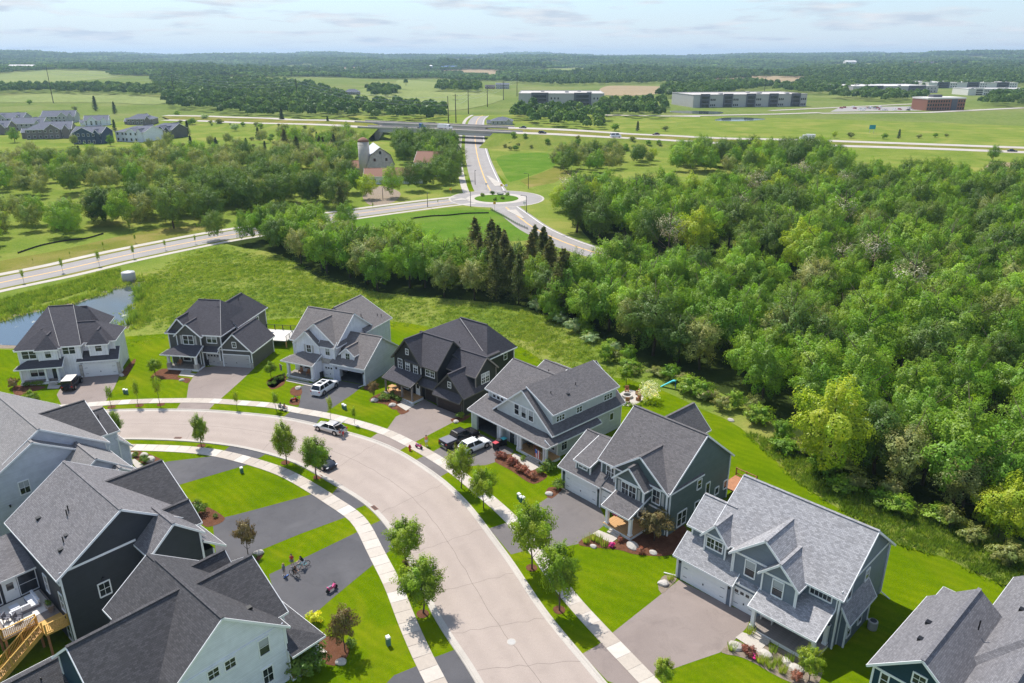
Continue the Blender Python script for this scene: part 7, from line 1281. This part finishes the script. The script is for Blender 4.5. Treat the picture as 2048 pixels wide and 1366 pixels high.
# ================================================================== people
def limb(mb, pts, rad): mb.tube([Vector(p) for p in pts], rad, 10)
def ball(mb, c, r, sz=1.0):
    n = 8; prof = [(max(.001, r*math.sin(math.pi*k/n)), -r*sz*math.cos(math.pi*k/n)) for k in range(n+1)]; mb.lathe(prof, 12, 0, c)
def remesh(o, v):
    m = o.modifiers.new('skin', 'REMESH'); m.mode = 'VOXEL'; m.voxel_size = v; m.use_smooth_shade = True
def hand(root, p, d, mat):
    mb = MB(); d = Vector(d).normalized(); s = d.cross(Vector((0, 0, 1))); s = s.normalized() if s.length > .1 else Vector((1, 0, 0)); p = Vector(p); mb.bar(p, p+d*.085, .075, .03)
    for k, L in enumerate((.065, .078, .072, .055)): a = p+d*.08+s*(.028-.019*k); mb.tube([a, a+d*L*.5, a+d*L*.85-Vector((0, 0, .015))], [.0085, .008, .006], 6)
    a = p+d*.02+s*.036; mb.tube([a, a+d*.03+s*.025, a+d*.06+s*.028], [.01, .009, .007], 6); return mb.build('hand', mat, root)
def person(label, xy, rz, h=1.68, pose='stand', top='red', bottom='dark_metal', skin='skin', hair='hair_brown', long=True, z=0.0, dress=False, group=None):
    o = thing('person', label, 'person', (xy[0], xy[1], z), rz, group); k = h/1.7; V = lambda x, y, z_: (x*k, y*k, z_*k)         # faces -y
    if pose == 'stand': P = dict(hip=(0, 0, .92), ch=(0, 0, 1.3), nk=(0, 0, 1.45), hd=(0, -.02, 1.58), kn=((-.1, -.02, .48), (.1, .02, .48)), an=((-.11, 0, .07), (.12, .02, .07)), el=((-.24, .02, 1.12), (.25, .0, 1.12)), wr=((-.25, -.08, .87), (.27, -.1, .88)))
    elif pose == 'sit': P = dict(hip=(0, 0, .42), ch=(0, .03, .82), nk=(0, .02, .98), hd=(0, -.02, 1.1), kn=((-.12, -.42, .46), (.12, -.42, .46)), an=((-.12, -.46, .07), (.12, -.46, .07)), el=((-.24, -.05, .65), (.24, -.05, .65)), wr=((-.14, -.28, .52), (.14, -.28, .52)))
    elif pose == 'bike': P = dict(hip=(0, .12, .88), ch=(0, -.06, 1.22), nk=(0, -.12, 1.36), hd=(0, -.17, 1.49), kn=((-.1, -.22, .62), (.1, -.12, .5)), an=((-.12, -.05, .3), (.14, -.02, .08)), el=((-.24, -.25, 1.05), (.24, -.25, 1.05)), wr=((-.2, -.48, .97), (.2, -.48, .97)))
    elif pose == 'bend': P = dict(hip=(0, 0, .93), ch=(0, -.27, 1.18), nk=(0, -.4, 1.25), hd=(0, -.53, 1.27), kn=((-.1, -.03, .48), (.1, .05, .48)), an=((-.11, .02, .07), (.12, .1, .07)), el=((-.22, -.48, .98), (.22, -.48, .98)), wr=((-.15, -.7, .9), (.15, -.7, .9)))
    mb = MB(); hip, ch, nk, hd_ = (V(*P[q]) for q in ('hip', 'ch', 'nk', 'hd')); limb(mb, [hip, tuple((a+b)/2 for a, b in zip(hip, ch)), ch, nk], [.155*k, .125*k, .16*k, .06*k]); limb(mb, [ch, nk, hd_], [.1*k, .055*k, .05*k]); ball(mb, hd_, .105*k, 1.18); ball(mb, (hd_[0], hd_[1]-.105*k, hd_[2]-.01*k), .02*k)
    for s in (0, 1):
        x = -1 if s == 0 else 1; h0 = (hip[0]+x*.09*k, hip[1], hip[2]); s0 = (ch[0]+x*.17*k, ch[1], ch[2]+.06*k); kn, an, el, wr = V(*P['kn'][s]), V(*P['an'][s]), V(*P['el'][s]), V(*P['wr'][s])
        limb(mb, [h0, kn, an], [.085*k, .058*k, .04*k]); limb(mb, [an, (an[0], an[1]-.14*k, an[2]-.035*k)], [.045*k, .035*k]); limb(mb, [(ch[0], ch[1], s0[2]), s0, el, wr], [.08*k, .055*k, .042*k, .03*k]); hand(o, wr, Vector(wr)-Vector(el), skin); mb2 = MB(); limb(mb2, [(an[0], an[1]+.06*k, .045*k), (an[0], an[1]-.17*k, .04*k)] if an[2] < .1*k else [an, (an[0], an[1]-.17*k, an[2]-.03*k)], [.05*k, .042*k]); mb2.build('shoe', 'white', o, True)
        ball(mb, (hd_[0]+x*.1*k, hd_[1], hd_[2]), .025*k); MB().lathe([(.004*k, -.01*k), (.013*k, 0), (.004*k, .01*k)], 6, 0, (hd_[0]+x*.04*k, hd_[1]-.098*k, hd_[2]+.012*k)).build('eye', 'black', o)
    MB().box(hd_[0]-.028*k, hd_[0]+.028*k, hd_[1]-.108*k, hd_[1]-.09*k, hd_[2]-.062*k, hd_[2]-.05*k).build('mouth', 'chip_red', o)
    remesh(mb.build('body', skin, o), .018)
    mb = MB(); limb(mb, [(hip[0], hip[1], hip[2]+.02), tuple((a+b)/2 for a, b in zip(hip, ch)), ch, (nk[0], nk[1], nk[2]-.03)], [.172*k, .145*k, .178*k, .09*k])
    for s in (0, 1): x = -1 if s == 0 else 1; s0 = Vector((ch[0]+x*.17*k, ch[1], ch[2]+.06*k)); el = Vector(V(*P['el'][s])); limb(mb, [(ch[0], ch[1], s0.z), s0, s0.lerp(el, .65)], [.09*k, .072*k, .06*k])
    remesh(mb.build('shirt', top, o), .02)
    mb = MB(); limb(mb, [(hip[0], hip[1], hip[2]+.1*k), (hip[0], hip[1], hip[2]-.06*k)], [.165*k, .18*k])
    for s in (0, 1): x = -1 if s == 0 else 1; h0 = Vector((hip[0]+x*.09*k, hip[1], hip[2])); kn = Vector(V(*P['kn'][s])); limb(mb, [h0, h0.lerp(kn, .75)], [.108*k, .088*k])
    remesh(mb.build('skirt' if dress else 'shorts', bottom, o), .02)
    mb = MB(); ball(mb, (hd_[0], hd_[1]+.022*k, hd_[2]+.03*k), .115*k, 1.05)
    if long: limb(mb, [(hd_[0], hd_[1]+.06*k, hd_[2]+.02*k), (hd_[0], hd_[1]+.1*k, hd_[2]-.2*k), (hd_[0], hd_[1]+.1*k, hd_[2]-.32*k)], [.1*k, .09*k, .05*k])
    mb.build('hair', hair, o, True); return o
HY = 'children gathered with bikes on the driveway'
def bicycle(label, xy, rz, s=1.0, c='cyan', z=.03, group=None):
    o = thing('bicycle', label, 'bicycle', (xy[0], xy[1], z), rz, group); r = .29*s; wb = .92*s; mb = None                      # rides towards -y
    for y in (-wb/2, wb/2):
        t = MB(); n = 18; pts = [(0, y+r*math.cos(2*math.pi*k/n), r+r*math.sin(2*math.pi*k/n)) for k in range(n+1)]; t.tube(pts, .028*s, 6, cap=False); w = t.build('wheel', 'rubber', o, True); sp = MB()
        for k in range(8): sp.bar((0, y, r), (0, y+r*math.cos(k*math.pi/4), r+r*math.sin(k*math.pi/4)), .006)
        sp.build('spokes', 'metal', w)
    f = MB(); A, B, C, D = (0, wb/2, r), (0, .08*s, r*.9), (0, .2*s, .62*s), (0, -wb/2+.12*s, .64*s)
    for a, b in ((A, B), (B, C), (C, D), (D, B), (A, C), (D, (0, -wb/2, r)), (D, (0, -wb/2+.16*s, .82*s))): f.tube([a, b], .02*s, 8)
    f.build('frame', c, o); MB().bar((-.24*s, -wb/2+.17*s, .84*s), (.24*s, -wb/2+.17*s, .84*s), .03).build('handlebar', 'dark_metal', o); MB().box(-.06*s, .06*s, .1*s, .34*s, .70*s, .74*s).bar((0, .2*s, .6*s), (0, .2*s, .72*s), .03).build('saddle', 'black', o); MB().bar((-.12, .08*s, r*.75), (.12, .08*s, r*1.05), .025).build('pedal', 'black', o); return o
D3 = R(25)
person('child in grey holding a scooter at the left of the bike group', G(569, 1151), R(-30), 1.5, 'stand', 'fabric_grey', 'fabric_grey', 'skin', 'hair_blond', z=.03, group=HY); person('child in red shirt standing behind the bike group', G(585, 1133), R(10), 1.55, 'stand', 'red', 'fabric_grey', 'skin', 'hair_brown', z=.03, group=HY)
g = G(606, 1136); person('child in dark top astride the teal bike', g, R(-50), 1.6, 'bike', 'hair_black', 'fabric_white', 'skin', 'hair_black', z=.03, group=HY); bicycle('teal bicycle ridden by the child in dark top', g, R(-50), 1.1, 'cyan')
g = G(590, 1153); person('child in black on the dark bike at the front of the group', g, R(60), 1.4, 'bike', 'black', 'dark_metal', 'skin_tan', 'hair_brown', z=.03, group=HY); bicycle('dark bicycle at the front of the group', g, R(60), 1.0, 'dark_metal'); 
g = G(572.5, 1154); o = thing('scooter', 'small kick scooter held by the child in grey', 'scooter', (*g, .03), R(-30)); MB().box(-.06, .06, -.3, .3, .08, .11).build('deck', 'blue', o); MB().bar((0, -.3, .1), (0, -.26, .85), .03).build('stem', 'metal', o); MB().bar((-.2, -.26, .85), (.2, -.26, .85), .03).build('handlebar', 'black', o)
for y in (-.32, .32): MB().tube([(-.015, y, .05), (.015, y, .05)], .05, 10).build('wheel', 'rubber', o)
def toy(label, px, rz, c, s=1.0):
    x, y = G(*px); o = thing('toy_motorbike', label, 'toy', (x, y, .05), rz); MB().prism([(-.35*s, .25*s), (.3*s, .25*s), (.42*s, .5*s), (.3*s, .62*s), (.1*s, .45*s), (-.2*s, .5*s), (-.45*s, .6*s)], -.1*s, .1*s).build('body', c, o)
    for q in (-.4, .4): MB().tube([(q*s, -.06*s, .2*s), (q*s, .06*s, .2*s)], .2*s, 14).build('wheel', 'rubber', o)
    MB().bar((.33*s, -.25*s, .75*s), (.33*s, .25*s, .75*s), .035).bar((.33*s, 0, .55*s), (.33*s, 0, .75*s), .035).build('handlebar', 'black', o); MB().box(-.35*s, .0, -.09*s, .09*s, .5*s, .57*s).build('seat', 'fabric_grey', o)
toy('small pink and black ride-on motorbike alone on the driveway', (664, 1182), R(50), 'pink', 1.15); toy('pink ride-on toy on the pavement by the hydrant', (838, 897), R(-35), 'pink', 1.1); toy('red ride-on toy at the white house lawn corner', (588, 803), R(20), 'red', 1.0); bicycle('small blue bicycle lying by the white house lawn corner', G(593, 799), R(60), .8, 'blue')
person('woman in orange top and white shorts walking on the lawn', G(853, 892), R(20), 1.68, 'stand', 'orange', 'fabric_white', 'skin', 'hair_brown', z=.01); person('person in red shorts leaning into the open boot', G(687, 876), R(-105), 1.7, 'bend', 'fabric_grey', 'red', 'skin', 'hair_brown', False, z=.02)
for i, (q, c, lb) in enumerate((((562, 819), 'fabric_white', 'person in white sitting by the pavement, left of two'), ((570, 821), 'orange', 'person in orange sitting by the pavement, right of two'))):
    x, y = G(*q); person(lb, (x, y), R(150), 1.65, 'sit', c, 'fabric_white', 'skin', 'hair_brown'); o = thing('camp_chair', 'folding chair under the seated person '+('left' if i == 0 else 'right')+' of two', 'chair', (x, y, 0), R(150)); MB().box(-.25, .25, -.25, .22, .33, .37).build('seat', 'fabric_grey', o); MB().box(-.25, .25, .2, .25, .37, .85).build('backrest', 'fabric_grey', o)
    for a in (-.23, .23):
        for b in (-.22, .22): MB().box(a-.02, a+.02, b-.02, b+.02, 0, .34).build('leg', 'metal', o)
# ================================================================== street furniture
def pedestal(px, label, w=.32, h=.85, rz=.6):
    x, y = G(*px); o = thing('utility_box', label, 'utility box', (x, y, 0), rz); MB().box(-w/2, w/2, -w/2, w/2, 0, h*.82).build('cabinet', 'green_box', o); MB().prism([(-w*.56, h*.82), (w*.56, h*.82), (w*.45, h), (-w*.45, h)], -w*.56, w*.56).build('lid', 'white', o)
for px, lb in ((c1(912, 830), 'pale green utility box on the hip-roofed house lawn, left of two'), (c1(930, 833), 'pale green utility box on the hip-roofed house lawn, right of two'), (ck(1460, 935), 'small utility post with white cap on the lawn before the grey-green house'), (ck(1480, 965), 'green utility box in the lawn, left of the pair before the grey-green house'), (ck(1503, 970), 'green utility box in the lawn, right of the pair before the grey-green house'), (cpk(1345, 110), 'white utility box on the black house lawn'), (cpk(1370, 125), 'green utility box on the black house lawn'), (cpk(25, 945), 'green utility box on the large left lawn'), ((777, 1290), 'tall white-topped green utility box on the lower left lawn')): pedestal(px, lb, .36, 1.0 if 'tall' in lb else .8)
x, y = G(820, 901); o = thing('fire_hydrant', 'red fire hydrant on the grass strip by the bungalow driveway', 'fire hydrant', (x, y, 0)); MB().lathe([(.18, 0), (.18, .08), (.13, .09), (.13, .6), (.17, .62), (.17, .68), (.13, .78), (.04, .86)], 14).build('barrel', 'red', o, True); MB().tube([(-.24, 0, .5), (.24, 0, .5)], .07, 10).build('outlet', 'red', o); MB().tube([(0, -.22, .5), (0, 0, .5)], .09, 10).build('outlet', 'red', o); MB().lathe([(.04, .86), (.04, .93)], 6).build('cap', 'red', o)
def bin_(px, label, lid, tilt=0):
    x, y = G(*px); o = thing('wheelie_bin', label, 'bin', (x, y, .03), R(-47)); MB().prism([(-.26, .1), (.26, .1), (.31, 1.0), (-.31, 1.0)], -.3, .3).build('body', 'dark_metal', o); MB().box(-.34, .34, -.36, .36, 1.0, 1.08).build('lid', lid, o); MB().bar((-.3, .37, .98), (.3, .37, .98), .05).build('handle', 'black', o)
    for s in (-.28, .28): MB().tube([(s-.03, .28, .11), (s+.03, .28, .11)], .11, 10).build('wheel', 'rubber', o)
bin_(ck(1215, 415), 'dark bin with red lid at the bungalow driveway', 'chip_red'); bin_(ck(1250, 385), 'black bin between the red-lidded and blue-lidded bins', 'dark_metal'); bin_(ck(1300, 370), 'bin with bright blue lid beside the bungalow garage', 'cyan'); bin_(c1(1515, 625), 'dark bin beside the charcoal house single garage door', 'dark_metal'); bin_(c2(595, 715), 'dark bin beside the white gabled house single garage door', 'dark_metal')
x, y = G(1023, 1284); o = thing('manhole_cover', 'round pale manhole cover in the street', 'manhole cover', (x, y, .018)); MB().lathe([(.42, 0), (.42, .012), (.36, .013)], 24).build('ring', 'concrete', o); MB().lathe([(.34, .01), (.34, .02)], 24).build('plate', 'wall_grey', o)
for px, lb in (((749, 1016), 'rusty storm drain in the left kerb near the bushy trees'), ((356, 876), 'rusty storm drain in the left kerb at the bend')):
    x, y = G(*px); o = thing('storm_drain', lb, 'storm drain', (x, y, .025), R(-50) if px[0] > 500 else R(-3)); MB().box(-.5, .5, -.25, .25, 0, .03).build('frame', 'rust', o)
    for k in range(6): MB().box(-.44+.15*k, -.36+.15*k, -.2, .2, .03, .04).build('slot', 'black', o)
# ================================================================== porches, decks, gardens
def on(h, x, y, z=0.0):
    a = h.r.rotation_euler[2]; return (h.r.location[0]+x*math.cos(a)-y*math.sin(a), h.r.location[1]+x*math.sin(a)+y*math.cos(a), z), a
def chair(h, x, y, z, rz, label, mat='wood', group=None, cat='chair'):
    p, a = on(h, x, y, z); o = thing('chair', label, cat, p, a+rz, group); MB().box(-.28, .28, -.28, .25, .38, .45).build('seat', mat, o); MB().box(-.28, .28, .22, .3, .45, .95).build('backrest', mat, o)
    for s in (-.26, .26):
        MB().box(s-.03, s+.03, -.28, .25, .6, .65).build('armrest', mat, o)
        for t in (-.25, .22): MB().box(s-.03, s+.03, t-.03, t+.03, 0, .6).build('leg', mat, o)
    return o
for h_, x, y, z, rz, lb, m in ((H3, 1.6, 1.3, .41, 0, 'reddish porch chair at the white gabled house, left of two', 'wood_red'), (H3, 3.2, 1.3, .41, .2, 'reddish porch chair at the white gabled house, right of two', 'wood_red'), (H4, 2.2, .9, .46, 0, 'wooden porch chair at the black house', 'wood_grey'), (H5, 11.6, 1.5, .46, .3, 'wooden porch chair at the bungalow, by the steps', 'wood_red'), (H5, 10.2, 1.6, .46, -.2, 'dark porch chair at the bungalow, by the column', 'dark_metal'), (H2, 1.2, 1.6, .41, 0, 'wooden porch chair at the charcoal house', 'wood_red'), (H7, 13.2, .9, .43, 0, 'dark porch chair at the slate-blue house', 'dark_metal')): chair(h_, x, y, z, rz, lb, m)
p, a = on(H4, 1.2, .3, .46); o = thing('table', 'pale wooden porch table catching sun at the black house', 'table', p, a); MB().box(-.9, .9, -.5, .5, .68, .74).build('table_top', 'wood', o)
for s in (-.8, .8):
    for t in (-.4, .4): MB().box(s-.04, s+.04, t-.04, t+.04, 0, .68).build('leg', 'wood', o)
p, a = on(H7, 9.9, .2, .43); o = thing('bench', 'cream bench by the slate-blue house door', 'bench', p, a); MB().box(-.65, .65, -.2, .2, .4, .46).build('seat', 'white_warm', o)
for s in (-.55, .55): MB().box(s-.04, s+.04, -.18, .18, 0, .4).build('leg', 'white_warm', o)
p, a = on(H6, 10.0, -1.7, 2.0); o = thing('hanging_basket', 'pink flower basket hanging in the grey-green house porch', 'flower basket', p, a); link('foliage', KINDS['bush_leaf_magenta'][0], o, (0, 0, -.5)); MB().lathe([(.1, -.6), (.22, -.45), (.26, -.3)], 12).build('pot', 'wood_red', o); MB().bar((0, 0, -.3), (0, 0, .6), .015).build('chain', 'metal', o)
p, a = on(H3, -1.0, .1, 1.6); o = thing('flag', 'small flag hanging at the white gabled house porch', 'flag', p, a); MB().bar((0, 0, .2), (-.5, -.3, .7), .03).build('flag_pole', 'white', o)
for i in range(5): MB().box(-.48+.09*i-.045, -.48+.09*i+.04, -.26, -.24, -.6, .55-.05*i).build('stripe', ('red', 'white')[i % 2] if i < 3 else 'blue', o)
p, a = on(H7, 17.0, 6.9, 0); o = thing('air_conditioner', 'grey air-conditioning unit beside the slate-blue house', 'air conditioner', p, a); MB().lathe([(.42, 0), (.42, .85), (.36, .9)], 20).build('cabinet', 'wall_grey', o); MB().lathe([(.3, .9), (.3, .93)], 16).build('fan_grille', 'dark_metal', o)
for k in range(5): MB().lathe([(.43, .12+.15*k), (.43, .15+.15*k)], 20).build('fin', 'metal', o)
# timber deck furniture
z = .27
def L2(x, y, zz): return on(L2H, x, y, zz)
p, a = L2(-6.1, -1.55, z); so = thing('corner_sofa', 'white cushioned corner sofa on the timber deck', 'sofa', p, a); MB().box(-1.15, 1.0, .3, 1.1, 0, .3).box(.2, 1.0, -1.4, .3, 0, .3).build('base', 'fabric_grey', so)
for x0, x1, y0, y1 in ((-1.12, -.45, .32, 1.0), (-.43, .2, .32, 1.0), (.22, .97, .32, 1.0), (.22, .95, -.5, .3), (.22, .95, -1.36, -.52)): MB().box(x0, x1, y0, y1, .3, .46).build('cushion', 'fabric_white', so)
for x0, x1, y0, y1 in ((-1.1, -.45, .92, 1.12), (-.42, .25, .92, 1.12), (.3, .95, .92, 1.12), (.85, 1.02, -.45, .3), (.85, 1.02, -1.3, -.5)): MB().box(x0, x1, y0, y1, .46, .85).build('back_cushion', 'fabric_white', so)
MB().box(.7, .9, -.1, .25, .46, .8).build('pillow', 'fabric_grey', so)
p, a = L2(-6.5, -2.3, z); o = thing('coffee_table', 'white square coffee table before the corner sofa', 'table', p, a); MB().box(-.4, .4, -.4, .4, .32, .38).build('table_top', 'fabric_white', o); MB().box(-.32, .32, -.32, .32, 0, .32).build('base', 'fabric_grey', o)
for i, (x, y) in enumerate(((-5.2, -3.3), (-4.4, -2.6))): p, a = L2(x, y, z); chair(L2H, x, y, z, 2.4, ('grey mesh chair on the deck nearest the railing', 'grey mesh chair on the deck nearest the landing')[i], 'fabric_grey')
p, a = L2(-7.2, -1.6, .27); o = thing('rug', 'blue-grey outdoor rug under the sofa on the deck', 'rug', p, a); MB().box(-.8, 3.2, -2.2, 1.9, .0, .012).build('weave', 'fabric_grey', o); MB().box(-.74, 3.14, -2.14, 1.84, .012, .016).build('field', 'white_warm', o)
p, a = L2(-3.9, -.1, z); o = thing('planter', 'grey planter with green herbs against the charcoal house', 'planter', p, a); MB().prism([(-.5, .35), (.5, .35), (.6, .75), (-.6, .75)], -.25, .25).build('box', 'wood_grey', o); f_ = link('foliage', KINDS['bush_leaf_shrub'][0], o, (0, 0, .6)); f_.scale = (.6, .35, .4)
for s in (-.45, .45): MB().box(s-.04, s+.04, -.2, .2, 0, .35).build('leg', 'wood_grey', o)
# fire-pit patio
pp = [G(*c3(*q)) for q in ((1160, 400), (1250, 365), (1345, 415), (1290, 470), (1195, 482))]; sheet('patio', smoothline(pp, 1, True), .03, 'concrete')
fx, fy = G(*c3(1222, 418)); o = thing('fire_pit', 'round stone fire pit on the patio behind the bungalow', 'fire pit', (fx, fy, .03)); MB().lathe([(.85, 0), (.85, .42), (.6, .44), (.58, .1)], 20).build('ring', 'boulder', o); MB().lathe([(.56, .05), (.56, .14)], 16).build('ash', 'black', o)
for i in range(6):
    an = i*1.05+.4; x, y = fx+2.0*math.cos(an), fy+2.0*math.sin(an); o = thing('garden_chair', 'low garden chair round the fire pit', 'chair', (x, y, .03), an-math.pi/2, 'chairs round the fire pit'); MB().box(-.3, .3, -.3, .25, .28, .35).build('seat', 'wood_red', o); MB().box(-.32, .32, .2, .28, .3, .95).build('backrest', 'wood_red', o)
    for s in (-.28, .28): MB().box(s-.04, s+.04, -.32, .28, 0, .55).build('armrest', 'wood_red', o)
for i in range(7): plant('grassy', c3(1210+35*i, 478+8*math.sin(i)), 'low plant edging the fire pit patio', 'plant', .9, 'perennial', 'plants edging the fire pit patio')
x, y = G(1336, 775); o = thing('slide', 'small teal play slide at the wood edge', 'slide', (x, y, 0), R(-20)); MB().prism([(-1.2, 0), (-1.0, 0), (.8, 1.25), (1.2, 1.25), (1.2, 1.4), (.7, 1.4)], -.25, .25).build('chute', 'cyan', o); MB().bar((1.15, -.2, 0), (1.15, -.2, 1.3), .08).bar((1.15, .2, 0), (1.15, .2, 1.3), .08).build('ladder', 'blue', o)
for k in range(4): MB().bar((1.18, -.2, .25+.28*k), (1.18, .2, .25+.28*k), .05).build('rung', 'blue', o)
# ================================================================== haze: pale summer air over the whole plain
hm = bpy.data.materials.new('haze'); hm.use_nodes = True; t = hm.node_tree; t.nodes.clear(); ho = nd(t, 'ShaderNodeOutputMaterial'); pv = nd(t, 'ShaderNodeVolumePrincipled'); lk(t, pv.outputs[0], ho.inputs['Volume'])
pv.inputs['Color'].default_value = (.58, .78, 1.0, 1); pv.inputs['Density'].default_value = 9e-5; pv.inputs['Anisotropy'].default_value = .25
top = max(max(v.co.z for v in bpy.data.objects['ground'].data.vertices), max(hgt(f[0], f[1])+19*f[3] for f in FAR), 60)+4
hb = MB().box(-17500, 17500, -400, 17500, -12, top).mesh('haze', hm); tag(link('haze', hb), 'pale blue summer haze over the far country', 'haze', kind='stuff')

# ================================================================== things of one look told apart by their order in the row
ORD = 'first second third fourth fifth sixth seventh eighth ninth tenth eleventh twelfth thirteenth fourteenth fifteenth sixteenth seventeenth eighteenth nineteenth twentieth'.split()
ORD += ['twenty-'+q for q in ORD[:9]]+['thirtieth']+['thirty-'+q for q in ORD[:9]]
same = {}
for q in scene.objects:
    if q.parent is None and q.get('label') and q.get('kind') not in ('stuff', 'structure'): same.setdefault(q['label'], []).append(q)
for lb, qs in same.items():
    if 1 < len(qs) <= 39:
        qs.sort(key=lambda q: q.location[0]/max(1, q.location[1]))
        for i, q in enumerate(qs): q['label'] = lb+', '+(('leftmost' if i == 0 else 'rightmost' if i == len(qs)-1 else ORD[i]+' from the left') if len(qs) > 2 else ('left' if i == 0 else 'right')+' of two')
